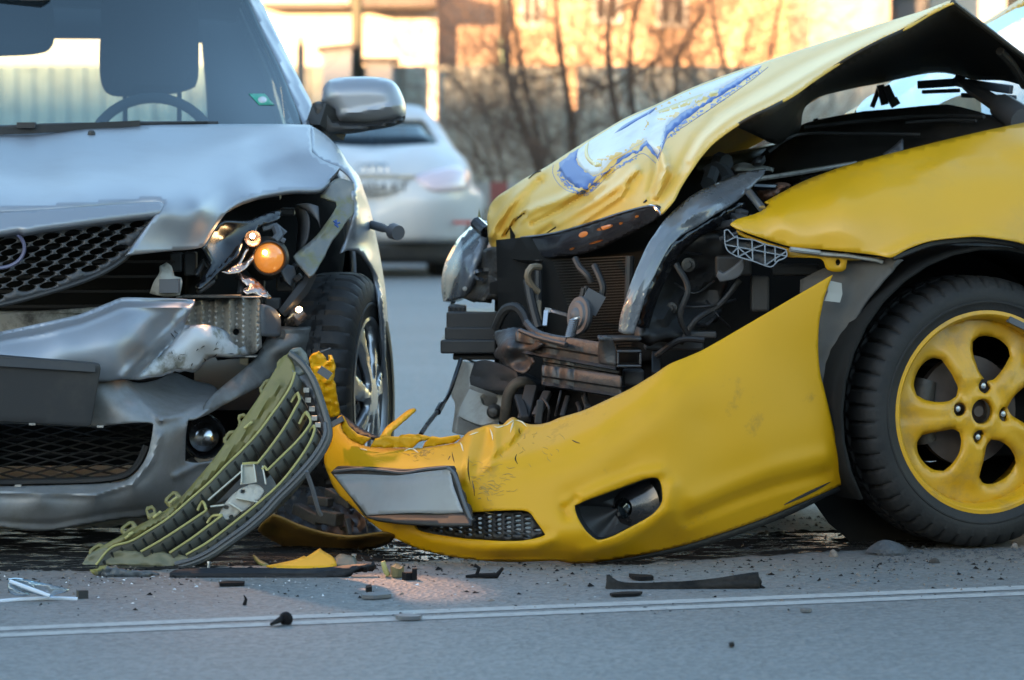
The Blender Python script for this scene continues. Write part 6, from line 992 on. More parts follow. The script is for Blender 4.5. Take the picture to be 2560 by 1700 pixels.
low_o = [(1030, 1300), (1100, 1288), (1190, 1280), (1250, 1276), (1299, 1275), (1310, 1276), (1320, 1279), (1329, 1287), (1337, 1299), (1352, 1320), (1363, 1337), (1352, 1342), (1333, 1347), (1310, 1351), (1282, 1353), (1240, 1352), (1197, 1349), (1160, 1346), (1123, 1341), (1075, 1333), (1045, 1324), (1036, 1312)]
bm_f = [(2080, 690, 8.87), (2050, 850, 8.85), (2055, 960, 8.85), (2108, 1180, 8.89), (2100, 1205, 8.90), (1920, 780, 8.79), (1760, 873, 8.74), (1900, 950, 8.75), (1760, 1050, 8.675), (1920, 1150, 8.745), (1900, 1295, 8.79), (1760, 1180, 8.66), (1760, 1345, 8.72), (1674, 910, 8.72), (1590, 963, 8.72), (1463, 1024, 8.75), (1373, 1055, 8.78), (1300, 1052, 8.82), (1240, 1062, 8.82), (1680, 960, 8.67), (1600, 1015, 8.655), (1500, 1080, 8.645), (1400, 1130, 8.645), (1290, 1165, 8.655), (1600, 1130, 8.62), (1500, 1180, 8.605), (1400, 1200, 8.605), (1300, 1230, 8.62), (1210, 1220, 8.65),
        (1150, 1100, 8.84), (1150, 1150, 8.74), (1060, 1118, 8.90), (1060, 1155, 8.82), (930, 1120, 9.02), (930, 1150, 8.95), (855, 1040, 9.16), (840, 1110, 9.10), (850, 1200, 9.04), (880, 1262, 8.98), (950, 1322, 8.88), (1060, 1375, 8.77), (1050, 1290, 8.76), (1000, 1200, 8.83), (1120, 1340, 8.70), (1265, 1404, 8.665), (1250, 1370, 8.62), (1340, 1360, 8.59), (1434, 1408, 8.655), (1400, 1330, 8.575), (1434, 1375, 8.60), (1560, 1390, 8.665), (1540, 1350, 8.595), (1670, 1290, 8.62), (1670, 1240, 8.61), (1680, 1350, 8.69), (1436, 1263, 8.60), (1560, 1215, 8.61), (1200, 1280, 8.64), (1320, 1278, 8.60), (1363, 1337, 8.585)]
bm_b = [ridge([(2060, 1140), (1960, 1165), (1850, 1205), (1740, 1250)], 26, .010), crease([(2060, 1185), (1940, 1215), (1840, 1250), (1720, 1300)], 24, -.010), ridge([(1680, 1215), (1672, 1270), (1630, 1310), (1540, 1362), (1460, 1378)], 17, .012), ridge([(1424, 1258), (1500, 1222), (1600, 1185), (1650, 1178)], 16, .010), ridge([(1416, 1290), (1410, 1272), (1440, 1248)], 11, -.010),
        ridge([(1380, 1350), (1340, 1366), (1280, 1372), (1180, 1368), (1080, 1352), (1030, 1335)], 15, .012), ridge([(1080, 1384), (1200, 1396), (1400, 1394)], 12, -.006), ridge([(1215, 1080), (1205, 1130), (1190, 1170)], 13, -.016), ridge([(1235, 1080), (1240, 1120), (1225, 1165)], 10, .014), ridge([(1180, 1090), (1172, 1130), (1165, 1200)], 9, .010), crease([(1206, 1168), (1270, 1120), (1310, 1075)], 10, -.012), ridge([(1280, 1055), (1288, 1085), (1270, 1110)], 9, .012),
        crease([(1690, 896), (1645, 955), (1590, 1003), (1500, 1062), (1400, 1108), (1300, 1142), (1206, 1170)], 46, .013), noisef(.0008, 160, 51)]
bs_ = surf(bm_f, 'D', bm_b)
bmp = sheet('cover', bm_o, lambda x, y: bs_(x, y), YELB, BC, 'D', holes=[fog_o, low_o], step=7, thick=.0045)
# fog lamp pocket
pk = surf(bm_f, 'D', toward=-.03)
t = MB(); q = np.r_[outline_spline(fog_o, 9), [outline_spline(fog_o, 9)[0]]]; c = q.mean(0)
rows = [[P(c[0]+(x-c[0])*s_, c[1]+(y-c[1])*s_, float(bs_(np.array([x]), np.array([y]))[0])+d) for x, y in q] for s_, d in ((1.0, .003), (.985, .03), (.9, .06), (.6, .075), (.1, .08))]
fp = t.grid(rows).build('fog_lamp_pocket', BLK, BC)
t = MB(); cf = P(1564, 1270, 8.66); ax_ = Vector((-.55, -.83, .02)); lathe(t, [(.0, .012), (.014, .010), (.019, .004), (.022, .0)], cf, ax_, 28); t.build('lens', glass('fog_glass', (.25, .27, .28), 2.), fp)
t = MB(); lathe(t, [(.021, -.002), (.023, .010), (.030, .006), (.052, -.012), (.075, -.02)], cf, ax_, 36); lathe(t, [(.0, -.02), (.012, -.016), (.02, -.003)], cf, ax_, 24); t.build('bezel', BLKG, fp)
# lower grille with rows of oval holes
lg = np.array(low_o, float); hs = []
for i in range(-8, 14):
    for j in range(-6, 10):
        cx_, cy_ = 1196+i*24.5, 1284+j*12+(i % 2)*6+i*.9
        E = np.array([(cx_+9*math.cos(a), cy_+4.2*math.sin(a)) for a in np.linspace(0, 6.283, 11)[:-1]])
        if inpoly(E[:, 0], E[:, 1], lg).all() and pdist(E[:, 0], E[:, 1], lg).min() > 2.5: hs.append(E)
A, T = cdt(outline_spline(low_o, 9), hs, 40); g_ = surf(bm_f, 'D', toward=-.035); lgo = mesh('lower_grille', topts(A, g_(A[:, 0], A[:, 1])), [tuple(t_) for t_ in T.tolist()], BLK, BC); md = lgo.modifiers.new('t', 'SOLIDIFY'); md.thickness = .012; md.offset = -1
sheet('grille_tray', [(1036, 1308), (1050, 1306), (1079, 1314), (1123, 1326), (1197, 1338), (1260, 1342), (1320, 1344), (1333, 1348), (1282, 1353), (1197, 1350), (1123, 1342), (1060, 1330), (1040, 1322)], [(1036, 1308, 8.82), (1197, 1340, 8.70), (1333, 1347, 8.63)], GREYP, BC, 'D', step=9, thick=.004)
# number plate, blank, in its bent frame
pf = [(827, 1181, 8.98), (1122, 1165, 8.67), (1180, 1306, 8.60), (914, 1291, 8.83), (1000, 1230, 8.77)]
pfr = sheet('plate_frame', [(827, 1181), (836, 1172), (846, 1165), (900, 1166), (956, 1168), (1020, 1172), (1080, 1166), (1118, 1164), (1134, 1170), (1143, 1182), (1150, 1205), (1166, 1255), (1181, 1300), (1180, 1307), (1100, 1305), (997, 1301), (950, 1296), (914, 1291), (900, 1275), (880, 1248), (856, 1218)], pf, BLK, BC, 'D', step=9, thick=.012, toward=.004, bumps=[ridge([(1126, 1168), (1150, 1230), (1176, 1300)], 9, .012)])
plo = [(834, 1186), (870, 1185), (914, 1186), (989, 1189), (1015, 1186), (1043, 1182), (1085, 1177), (1125, 1172), (1128, 1190), (1133, 1214), (1146, 1250), (1158, 1281), (1100, 1284), (1039, 1282), (970, 1285), (916, 1288), (905, 1272), (893, 1258), (873, 1236), (852, 1210)]
plate_s = sheet('number_plate', plo, pf, PLT, pfr, 'D', step=9, thick=.0015, toward=.014, bumps=[noisef(.0025, 150, 2), ridge([(860, 1200), (990, 1198), (1120, 1184)], 8, -.004)])
t = MB(); t.tube([P(x, y, d) for x, y, d in cr([(836, 1178, 8.95), (900, 1172, 8.88), (956, 1176, 8.82), (1010, 1182, 8.765), (1060, 1174, 8.72), (1118, 1168, 8.655)], 14)], .0035, 6); t.tube([P(x, y, d) for x, y, d in cr([(1118, 1168, 8.655), (1136, 1184, 8.64), (1158, 1250, 8.60), (1178, 1302, 8.575)], 14)], .004, 6); t.parts('frame_rim', GREYP, pfr)
sheet('frame_lower_lip', [(914, 1291), (1000, 1287), (1100, 1288), (1160, 1284), (1178, 1300), (1176, 1312), (1100, 1312), (1000, 1306), (940, 1298)], [(914, 1291, 8.80), (1178, 1300, 8.565), (1050, 1310, 8.66)], BLK, pfr, 'D', step=9, thick=.006)
# broken upper edge: torn tabs and the bent bracket strip
tabs = [([(856, 1040), (872, 1068), (890, 1084), (926, 1096), (905, 1113), (878, 1101), (858, 1082), (851, 1060)], 9.08, 8.99), ([(966, 1091), (1044, 1092), (1054, 1098), (1030, 1120), (925, 1118), (938, 1096)], 8.98, 8.90), ([(964, 1093), (1034, 1094), (1062, 1100), (1044, 1107), (970, 1102)], 8.99, 8.92), ([(1062, 1106), (1080, 1090), (1100, 1094), (1146, 1087), (1150, 1096), (1132, 1108), (1056, 1120)], 8.92, 8.82), ([(995, 1090), (1020, 1085), (1060, 1088), (1084, 1094), (1060, 1102), (1030, 1098)], 9.0, 8.93)]
for o_, d0, d1 in tabs:
    x0, x1 = min(p[0] for p in o_), max(p[0] for p in o_); sheet('torn_tab', o_, lambda x, y, x0=x0, x1=x1, d0=d0, d1=d1: d0+(d1-d0)*(x-x0)/(x1-x0), YELB, BC, 'D', step=7, thick=.003, spline=False, bumps=[noisef(.004, 30, int(x0))])
sheet('torn_spike', [(950, 1092), (958, 1078), (968, 1065), (988, 1050), (1010, 1032), (1022, 1024), (1035, 1020), (1041, 1024), (1030, 1036), (1012, 1050), (996, 1064), (982, 1077), (975, 1094)], [(950, 1092, 9.0), (1035, 1020, 9.04), (975, 1094, 8.99)], YELB, BC, 'D', step=6, thick=.004, bumps=[ridge([(965, 1085), (1035, 1024)], 5, .006)])
sheet('bracket_strip', [(773, 896), (782, 884), (798, 879), (808, 886), (814, 900), (822, 902), (820, 888), (828, 887), (832, 905), (836, 924), (832, 945), (838, 957), (843, 1000), (848, 1038), (836, 1042), (823, 1045), (806, 1000), (795, 966), (790, 950), (778, 922)], [(773, 896, 9.1), (828, 887, 9.06), (836, 957, 9.05), (795, 966, 9.07), (848, 1038, 9.08), (823, 1045, 9.10)], YELB, BC, 'D', step=6, thick=.005, bumps=[noisef(.010, 26, 6), ridge([(812, 950), (832, 1040)], 9, .012)])
t = MB(); t.box(P(812, 932, 9.02), (.03, .012, .018), Matrix.Rotation(.6, 3, 'Y')); t.bar(P(826, 1064, 9.08), P(858, 1046, 9.07), .012, .012); t.bar(P(800, 880, 9.08), P(826, 870, 9.08), .003, .003); t.parts('bracket_clip', GREYP, BC, smooth=False)
sheet('inner_lip', [(848, 1030), (862, 1040), (890, 1062), (930, 1084), (950, 1092), (930, 1095), (895, 1088), (870, 1066), (854, 1044)], [(848, 1030, 9.2), (950, 1092, 9.06), (890, 1075, 9.12)], BLK, BC, 'D', step=7, thick=.006)
# far end of the bumper, seen from inside, resting on the road
sheet('far_end', [(645, 1328), (660, 1306), (682, 1289), (703, 1296), (724, 1306), (745, 1315), (765, 1322), (790, 1330), (815, 1336), (845, 1341), (873, 1344), (893, 1343), (914, 1340), (940, 1336), (968, 1335), (989, 1344), (975, 1356), (956, 1366), (925, 1374), (894, 1380), (855, 1384), (815, 1385), (770, 1382), (732, 1376), (705, 1364), (682, 1352), (662, 1341)], [(645, 1328, 8.98), (682, 1289, 8.93), (765, 1322, 8.92), (873, 1344, 8.88), (989, 1344, 8.84), (815, 1385, 9.10), (732, 1376, 9.10), (900, 1376, 9.02)], mat('bumper_inside_shaded', (.17, .092, .012), .7, dirt=(.08, .05, .02), dirt_amt=.7, dscale=8), BC, 'D', step=8, thick=.005, bumps=[ridge([(690, 1320), (780, 1352), (890, 1362), (970, 1348)], 9, -.015)])  # dull inside plastic, its brown darkened further for the shade in there
sheet('far_end_inner', [(680, 1260), (720, 1230), (790, 1216), (830, 1226), (880, 1266), (940, 1320), (960, 1336), (900, 1342), (840, 1338), (770, 1320), (720, 1302), (690, 1288)], [(680, 1260, 9.25), (790, 1216, 9.3), (960, 1336, 9.0), (770, 1320, 9.16)], BLK, BC, 'D', step=9, thick=.004, bumps=[noisef(.02, 36, 3)])
t = MB()
for (a, b, w_) in (((820, 1230, 9.1), (880, 1262, 9.0), .02), ((868, 1296, 9.0), (876, 1340, 8.98), .012), ((915, 1300, 8.95), (920, 1332, 8.94), .004), ((920, 1332, 8.94), (940, 1336, 8.93), .004), ((915, 1300, 8.95), (945, 1310, 8.94), .004), ((776, 1250, 9.1), (826, 1256, 9.05), .02), ((740, 1270, 9.12), (800, 1300, 9.06), .025), ((800, 1290, 9.06), (850, 1300, 9.02), .03)): t.bar(P(*a), P(*b), w_, w_)
t.parts('inner_clip', DIRTY, BC, smooth=False, bevel=.003)
# black lip under the bumper
sheet('under_lip', [(1440, 1408), (1502, 1405), (1604, 1388), (1706, 1365), (1760, 1349), (1896, 1302), (1997, 1260), (2112, 1209), (2106, 1224), (2070, 1240), (2000, 1276), (1930, 1306), (1860, 1332), (1760, 1366), (1640, 1392), (1540, 1408)], [(1440, 1408, 8.665), (1760, 1355, 8.76), (2112, 1209, 8.92), (2000, 1276, 8.90), (1640, 1392, 8.72)], BLK, BC, 'D', step=9, thick=.02)
# scuffs: scraped streaks on the paint
t = MB(); r = random.Random(12)
def scr(x0, y0, x1, y1, w_, mb=None):
    q = cr([(x0, y0), ((x0+x1)/2+r.uniform(-5, 5), (y0+y1)/2+r.uniform(-5, 5)), (x1, y1)], 5); a = bs_(q[:, 0], q[:, 1])-.0004; n_ = len(q); (mb or t).tube([P(x, y, d) for (x, y), d in zip(q, a)], [max(.0004, w_*math.sin(math.pi*(i+.4)/n_)) for i in range(n_)], 4)
for a in ((1130, 1130, 1136, 1156), (1126, 1140, 1120, 1150), (1292, 1135, 1294, 1160), (1298, 1070, 1302, 1085), (1180, 1200, 1186, 1240), (1430, 1100, 1450, 1108), (1172, 1140, 1176, 1210), (1060, 1370, 1068, 1376)): scr(*a, .0014)
t2 = MB()
for i in range(60):
    x, y = r.gauss(1225, 30), r.gauss(1205, 34); a = r.uniform(-.3, .6); l_ = r.uniform(6, 22); scr(x, y, x+l_*math.cos(a), y+l_*math.sin(a)*1.2, r.uniform(.0003, .0009), t2)
for i in range(40):
    x, y = r.gauss(1040, 24), r.gauss(1132, 7); scr(x, y, x+r.uniform(4, 16), y+r.uniform(-4, 4), r.uniform(.0003, .0009), t2)
for i in range(16): x, y = r.uniform(1280, 1400), r.uniform(1080, 1160); scr(x, y, x+r.uniform(-8, 16), y+r.uniform(-8, 14), .0006, t2)
t.build('scratch', BLKG, bmp, smooth=False, kind='stuff'); t2.build('scuff_mark', mat('scuff_brown', (.28, .18, .05), .6), bmp, smooth=False, kind='stuff')
t3 = MB()
for a in ((1236, 1066, 1262, 1064), (1262, 1064, 1284, 1050), (1288, 1050, 1316, 1066), (1225, 1072, 1232, 1100), (1172, 1088, 1196, 1080), (1284, 1052, 1276, 1082), (1010, 1128, 1040, 1126), (1030, 1118, 1046, 1132), (900, 1122, 918, 1126), (1150, 1106, 1158, 1128)): scr(*a, .0022, t3)
t3.build('stress_mark', mat('stress_white', (.62, .56, .40), .6), bmp, smooth=False, kind='stuff')
t = MB(); scr(2078, 1196, 1960, 1256, .003); t = MB(); q = cr([(2076, 1205), (2030, 1228), (1960, 1262)], 8); a = bs_(q[:, 0], q[:, 1])-.001; t.tube([P(x, y, d) for (x, y), d in zip(q, a)], [.0035*math.sin(math.pi*(i+.3)/len(q))+.0004 for i in range(len(q))], 5); t.build('deep_scratch', BLK, bmp)

# ================================================================== broken grille leaning on the silver car
GRL = thing('broken_grille', 'broken olive grille with curved slats leaning against the silver bumper', 'grille', (P(480, 440, 8.62).x, 8.62, 0))
GR_ = G(450, 1418)
def gd(x, y): return 8.60+.00024*(1418-y)-.00012*(x-450)          # leaning plane
def gs(x, y): return gd(np.asarray(x, float), np.asarray(y, float))
v0 = [(206, 1408), (222, 1388), (250, 1368), (300, 1340), (345, 1314), (400, 1284), (445, 1250), (490, 1200), (530, 1152), (560, 1112), (600, 1058), (640, 1002), (675, 945), (700, 905), (722, 880)]
v1 = [(240, 1412), (278, 1369), (327, 1353), (370, 1328), (422, 1294), (475, 1248), (524, 1205), (570, 1158), (604, 1126), (645, 1082), (680, 1035), (708, 996), (728, 962), (738, 930)]
sheet('flange', v0+v1[::-1], lambda x, y: gs(x, y)+.006, OLIVE, GRL, 'D', step=9, thick=.004, bumps=[noisef(.001, 90, 4), ridge([(300, 1352), (420, 1290), (560, 1150), (700, 960)], 6, .008)])
edges = [v1, [(352, 1379), (400, 1352), (450, 1320), (516, 1276)], [(644, 1158), (680, 1112), (715, 1062), (738, 1020), (749, 998), (744, 980)], [(424, 1382), (480, 1345), (520, 1315), (556, 1288)], [(668, 1176), (710, 1135), (745, 1100), (774, 1062), (776, 1048), (764, 1032)], [(465, 1387), (520, 1355), (580, 1310), (647, 1256), (700, 1208), (745, 1152), (775, 1105), (787, 1072), (784, 1062)]]
RIBM = mat('slat_rib_dark', (.028, .03, .027), .6)
for k, e in enumerate(edges):
    q = cr(e, 8); n_ = len(q); wd = 46 if k else 52
    rows = [[P(x, y, float(gs(x, y))-.012) for x, y in q], [P(x+wd*.30, y+wd*.42, float(gs(x, y))+.004) for x, y in q], [P(x+wd*.5, y+wd*.8, float(gs(x, y))+.022) for x, y in q]]
    o = MB().grid(rows).build('slat', SLATG, GRL); md = o.modifiers.new('t', 'SOLIDIFY'); md.thickness = .003; md.offset = 0
    ed = MB(); ed.tube([P(x, y, float(gs(x, y))-.014) for x, y in q], .0026, 6); ed.build('slat_edge', OLIVL, o)
    rb = MB()
    for i in range(3, n_-2, 4):
        x, y = q[i]; rb.bar(P(x+5, y+7, float(gs(x, y))-.010), P(x+wd*.46, y+wd*.72, float(gs(x, y))+.012), .0022, .005)
    rb.build('slat_rib', RIBM, o, smooth=False, kind='stuff')
# end caps closing the slats
def lip(pts, r_, m, nm): t_ = MB(); t_.tube([P(x, y, float(gs(x, y))-.012+dd) for x, y, dd in cr([(a, b, c) for a, b, c in pts], 7)], r_, 6); return t_.build(nm, m, GRL)
for pts in ([(516, 1276, 0), (512, 1262, .004), (506, 1254, .01), (500, 1262, .014), (494, 1276, .016)], [(556, 1288, 0), (548, 1288, 0), (532, 1290, .006), (524, 1298, .012), (518, 1308, .014)], [(749, 998, 0), (744, 984, .006), (736, 992, .012), (728, 1006, .014)], [(776, 1048, 0), (766, 1030, .006), (758, 1040, .012), (748, 1060, .014)], [(785, 1066, 0), (778, 1070, .006), (766, 1090, .012)], [(644, 1158, 0), (628, 1158, 0), (606, 1160, 0)], [(668, 1176, 0), (661, 1166, .0), (656, 1174, .0)]): lip(pts, .0032, OLIVL, 'slat_end')
# outer rail and side frame
ra = [(446, 1418), (490, 1405), (530, 1386), (580, 1352), (624, 1320), (665, 1284), (698, 1248), (735, 1212), (765, 1180), (792, 1148), (812, 1116), (822, 1090), (820, 1064), (812, 1034), (800, 996), (786, 958), (772, 932), (757, 912), (740, 896), (724, 884)]
t = MB(); t.tube([P(x, y, float(gs(x, y))+.004) for x, y in cr(ra, 10)], .0085, 8); fr_ = t.build('outer_rail', mat('rail_dark', (.05, .056, .058), .4, dirt=(.12, .11, .08), dirt_amt=.6, dscale=14), GRL)
t = MB(); t.tube([P(x, y, float(gs(x, y))-.006) for x, y in cr([(x-9, y-8) for x, y in ra[:13]], 10)], .0045, 6); t.build('rail_bead', GREYP, fr_)
sheet('side_frame', [(738, 922), (752, 908), (770, 928), (786, 958), (800, 996), (812, 1034), (821, 1064), (814, 1085), (803, 1072), (796, 1050), (790, 1020), (778, 985), (762, 960), (745, 946)], lambda x, y: gs(x, y)+.014, GREYP, GRL, 'D', step=7, thick=.008, bumps=[noisef(.006, 30, 8)])
sheet('top_block', [(716, 888), (730, 872), (752, 868), (766, 884), (770, 905), (764, 930), (742, 944), (728, 940), (722, 915)], lambda x, y: gs(x, y)+.01, mat('block_grey_green', (.11, .125, .115), .5, dirt=(.2, .19, .08), dirt_amt=.7, dscale=20), GRL, 'D', step=6, thick=.012, bumps=[noisef(.006, 40, 12)])
sheet('foot_block', [(206, 1408), (226, 1384), (262, 1370), (282, 1372), (330, 1378), (352, 1380), (424, 1384), (466, 1390), (486, 1404), (450, 1420), (400, 1418), (330, 1412), (270, 1412), (226, 1418)], lambda x, y: gs(x, y)+.0, mat('foot_olive', (.12, .12, .07), .5, dirt=(.05, .05, .045), dirt_amt=.8, dscale=16), GRL, 'D', step=7, thick=.02, bumps=[noisef(.006, 40, 14)])
# mounting tabs along the flange, each with its slot
for (x, y, a) in ((243, 1378, .4), (322, 1322, .45), (378, 1282, .1), (432, 1248, .55), (578, 1096, .6), (608, 1052, .1), (668, 968, .7), (712, 908, .6)):
    w_, h_ = (22, 20) if abs(a) > .2 else (13, 24); ca, sa = math.cos(-a-.2), math.sin(-a-.2)
    o_ = [(x+ca*u-sa*v, y+sa*u+ca*v) for u, v in ((-w_, 14), (-w_*.95, -h_*.4), (-w_*.6, -h_*.75), (w_*.6, -h_*.75), (w_*.95, -h_*.4), (w_, 14))]; hl_ = [(x+ca*u-sa*v, y+sa*u+ca*v) for u, v in ((-w_*.5, 0), (-w_*.5, -h_*.36), (w_*.5, -h_*.36), (w_*.5, 0))]
    sheet('mounting_tab', o_, lambda X, Y: gs(X, Y)+.012, OLIVE, GRL, 'D', holes=[hl_], step=6, thick=.005, spline=False)
for (x, y) in ((322, 1336), (392, 1284), (432, 1248), (620, 1060)):
    sheet('pale_pad', [(x-12, y+8), (x+8, y-8), (x+14, y-4), (x-8, y+13)], lambda X, Y: gs(X, Y)-.004, OLIVL, GRL, 'D', step=8, thick=.003, spline=False)
# pale badge mount in the middle
bd = sheet('badge_mount', [(546, 1290), (560, 1262), (580, 1238), (606, 1220), (630, 1210), (650, 1214), (660, 1228), (650, 1246), (628, 1264), (600, 1282), (572, 1298), (554, 1302)], lambda x, y: gs(x, y)+.008, WHTP, GRL, 'D', holes=[[(x+6*math.cos(a), y+5*math.sin(a)) for a in np.linspace(0, 6.283, 11)[:-1]] for x, y in ((607, 1229), (566, 1268), (578, 1292))], step=7, thick=.006, bumps=[noisef(.004, 22, 3)])
t = MB()
for (a, b) in (((604, 1162), (604, 1206)), ((604, 1162), (634, 1160)), ((634, 1160), (640, 1205)), ((656, 1164), (664, 1210)), ((590, 1244), (650, 1256)), ((572, 1256), (606, 1278)), ((520, 1250), (606, 1176)), ((526, 1266), (560, 1262))): t.grid([[P(a[0], a[1], gd(*a)-.014), P(b[0], b[1], gd(*b)-.012)], [P(a[0]+2, a[1]+2, gd(*a)+.022), P(b[0]+2, b[1]+2, gd(*b)+.02)]])
t.grid([[P(606, 1164, gd(606, 1164)-.004), P(634, 1162, gd(634, 1162)-.004)], [P(600, 1212, gd(600, 1212)+.006), P(642, 1206, gd(642, 1206)+.006)]])
for o in t.parts('badge_rib', mat('rib_pale', (.42, .43, .38), .55, dirt=(.16, .15, .10), dirt_amt=.6, dscale=18), bd, smooth=False): md = o.modifiers.new('t', 'SOLIDIFY'); md.thickness = .003; md.offset = 0
t = MB(); pxtube(t, [(766, 1178, 8.58), (782, 1225, 8.6), (796, 1275, 8.62), (803, 1288, 8.63)], .005, 6); t.build('broken_rod', GREYP, GRL)
t = MB()
for (x, y) in ((770, 1000), (780, 1022), (786, 1045), (766, 975), (795, 1062)): t.box(P(x, y, float(gs(x, y))-.006), (.012, .012, .010))
t.parts('rail_clip', STEEL, GRL, smooth=False)
for x, y in ((518, 1393), (640, 1400)): pass

# ================================================================== debris on the road
def ground_slab(name, label, cat, o_, h, m, group=None, step=9, noise=0., top=None, jag=0., spline=True):
    """a flat piece lying on the road: footprint in photo pixels, height h metres"""
    A, T = cdt((outline_spline(o_, 8) if spline else np.array(o_, float))+(RNG.normal(0, jag, (len(outline_spline(o_, 8)) if spline else len(o_), 2)) if jag else 0), [], step); D = GD(A[:, 1]); n_ = len(A); X = (A[:, 0]-CX)/F*D
    hh = h*(np.ones(n_) if top is None else top(A[:, 0], A[:, 1]))
    if noise: hh = hh+noisef(noise, 25, int(A[0, 0]))(A[:, 0], A[:, 1])
    V = np.r_[np.c_[X, D, np.full(n_, .002)], np.c_[X, D, .003+np.abs(hh)]]; Tt = [tuple(int(i)+n_ for i in t_) for t_ in T.tolist()]; Tb = [tuple(int(i) for i in reversed(t_)) for t_ in T.tolist()]
    k = len(outline_spline(o_, 8)) if spline else len(o_); d = pdist(A[:, 0], A[:, 1], A[:k]) if False else None
    from collections import Counter
    ec = Counter(); od = {}
    for t_ in T.tolist():
        for a, b in ((t_[0], t_[1]), (t_[1], t_[2]), (t_[2], t_[0])): ec[(min(a, b), max(a, b))] += 1; od[(min(a, b), max(a, b))] = (a, b)
    side = [(od[e][0], od[e][0]+n_, od[e][1]+n_, od[e][1])[::-1] for e, c_ in ec.items() if c_ == 1]
    o = mesh(name, V, Tt+Tb+side, m, None, smooth=False); tag(o, label, cat, group or ('plastic flakes on the road' if name == 'plastic_flake' else None)); return o
def standing(name, label, cat, o_, y0, m, thick=.012, bumps=(), holes=(), lean=0., **k):
    """a piece standing or leaning on the road: its outline at the distance of ground row y0"""
    D0 = GD(y0); o = sheet(name, o_, lambda x, y: D0+lean*(y0-y), m, None, 'D', holes=holes, thick=thick, bumps=bumps, step=7, **k); tag(o, label, cat); return o
standing('trim_strip', 'long dark curved trim strip lying under the broken grille', 'trim piece', [(424, 1432), (440, 1424), (520, 1420), (600, 1419), (690, 1420), (760, 1421), (820, 1418), (870, 1412), (920, 1409), (940, 1412), (905, 1420), (880, 1432), (860, 1438), (800, 1444), (720, 1446), (600, 1446), (500, 1445), (440, 1445)], 1444, mat('strip_dark', (.010, .011, .014), .6, spec=.25, dirt=(.05, .048, .044), dirt_amt=.6, dscale=13), .02, [ridge([(430, 1436), (600, 1432), (800, 1430), (920, 1412)], 7, .008)], lean=.0008)
standing('plastic_shard', 'torn yellow plastic shard lying right behind the long dark strip', 'shard', [(666, 1414), (700, 1407), (740, 1398), (760, 1389), (766, 1392), (800, 1370), (806, 1376), (830, 1390), (838, 1400), (842, 1412), (820, 1419), (760, 1421), (700, 1420)], 1421, YELB, .004, [ridge([(660, 1412), (760, 1392), (806, 1370)], 7, .006)], lean=.002)
standing('olive_shard', 'grey green plastic flake beside the yellow shard', 'shard', [(836, 1395), (850, 1384), (868, 1387), (886, 1392), (892, 1404), (890, 1414), (860, 1416), (840, 1414)], 1416, mat('flake_green', (.10, .115, .09), .5), .004, [noisef(.003, 25, 2)], lean=.002)
t = MB(); q = G(885, 1410); t.tube([q+Vector((0, 0, .0)), q+Vector((0, 0, .018))], .004, 8); t.tube([q+Vector((0, 0, .018)), q+Vector((0, 0, .022))], .006, 8); tag(t.build('screw', BOLT), 'small upright bright screw beside the grey green flake', 'screw', 'bright screws in the debris')
t = MB(); q = G(520, 1432); t.tube([q, q+Vector((.002, 0, .02))], .003, 8); t.tube([q+Vector((.002, 0, .02)), q+Vector((.003, 0, .024))], .005, 8); tag(t.build('screw', BOLT), 'small bright screw standing on the long dark strip below the grille', 'screw', 'bright screws in the debris')
standing('olive_strip', 'thin split olive strip pointing at the yellow shard', 'shard', [(632, 1386), (640, 1390), (652, 1400), (668, 1408), (676, 1414), (664, 1415), (648, 1408), (636, 1396)], 1416, OLIVE, .004, lean=.002)
standing('bracket_piece', 'dark blue grey bracket with olive end under the foot of the grille', 'bracket', [(226, 1428), (240, 1422), (280, 1420), (330, 1426), (384, 1430), (390, 1438), (340, 1444), (316, 1442), (270, 1440), (236, 1438)], 1442, mat('bracket_mix', (.06, .07, .08), .45, dirt=(.20, .18, .04), dirt_amt=.9, dscale=8, dlo=.5, dhi=.56), .012, [noisef(.006, 30, 4)])
standing('trim_strip', 'dark wedge ended trim strip lying alone near the white line', 'trim piece', [(1516, 1437), (1524, 1436), (1532, 1444), (1546, 1452), (1570, 1456), (1640, 1456), (1720, 1452), (1790, 1445), (1840, 1437), (1880, 1431), (1896, 1430), (1897, 1446), (1896, 1461), (1840, 1463), (1760, 1466), (1700, 1470), (1600, 1474), (1540, 1477), (1518, 1478), (1516, 1460)], 1474, mat('strip_grey', (.005, .0055, .006), .7, spec=.15, dirt=(.06, .052, .045), dirt_amt=.6, dscale=12, dlo=.45, dhi=.7), .02, [ridge([(1520, 1470), (1640, 1466), (1890, 1452)], 9, -.006)], lean=.0006)
ground_slab('plastic_flake', 'thin dark curled flake behind the wedge ended trim strip', 'flake', [(1572, 1444), (1600, 1446), (1630, 1448), (1634, 1452), (1600, 1453), (1580, 1450)], .006, DBLK)
ground_slab('plastic_flake', 'flat dark flake in front of the wedge ended trim strip', 'flake', [(1524, 1491), (1560, 1487), (1606, 1487), (1600, 1491), (1560, 1493), (1530, 1494)], .004, DBLK)
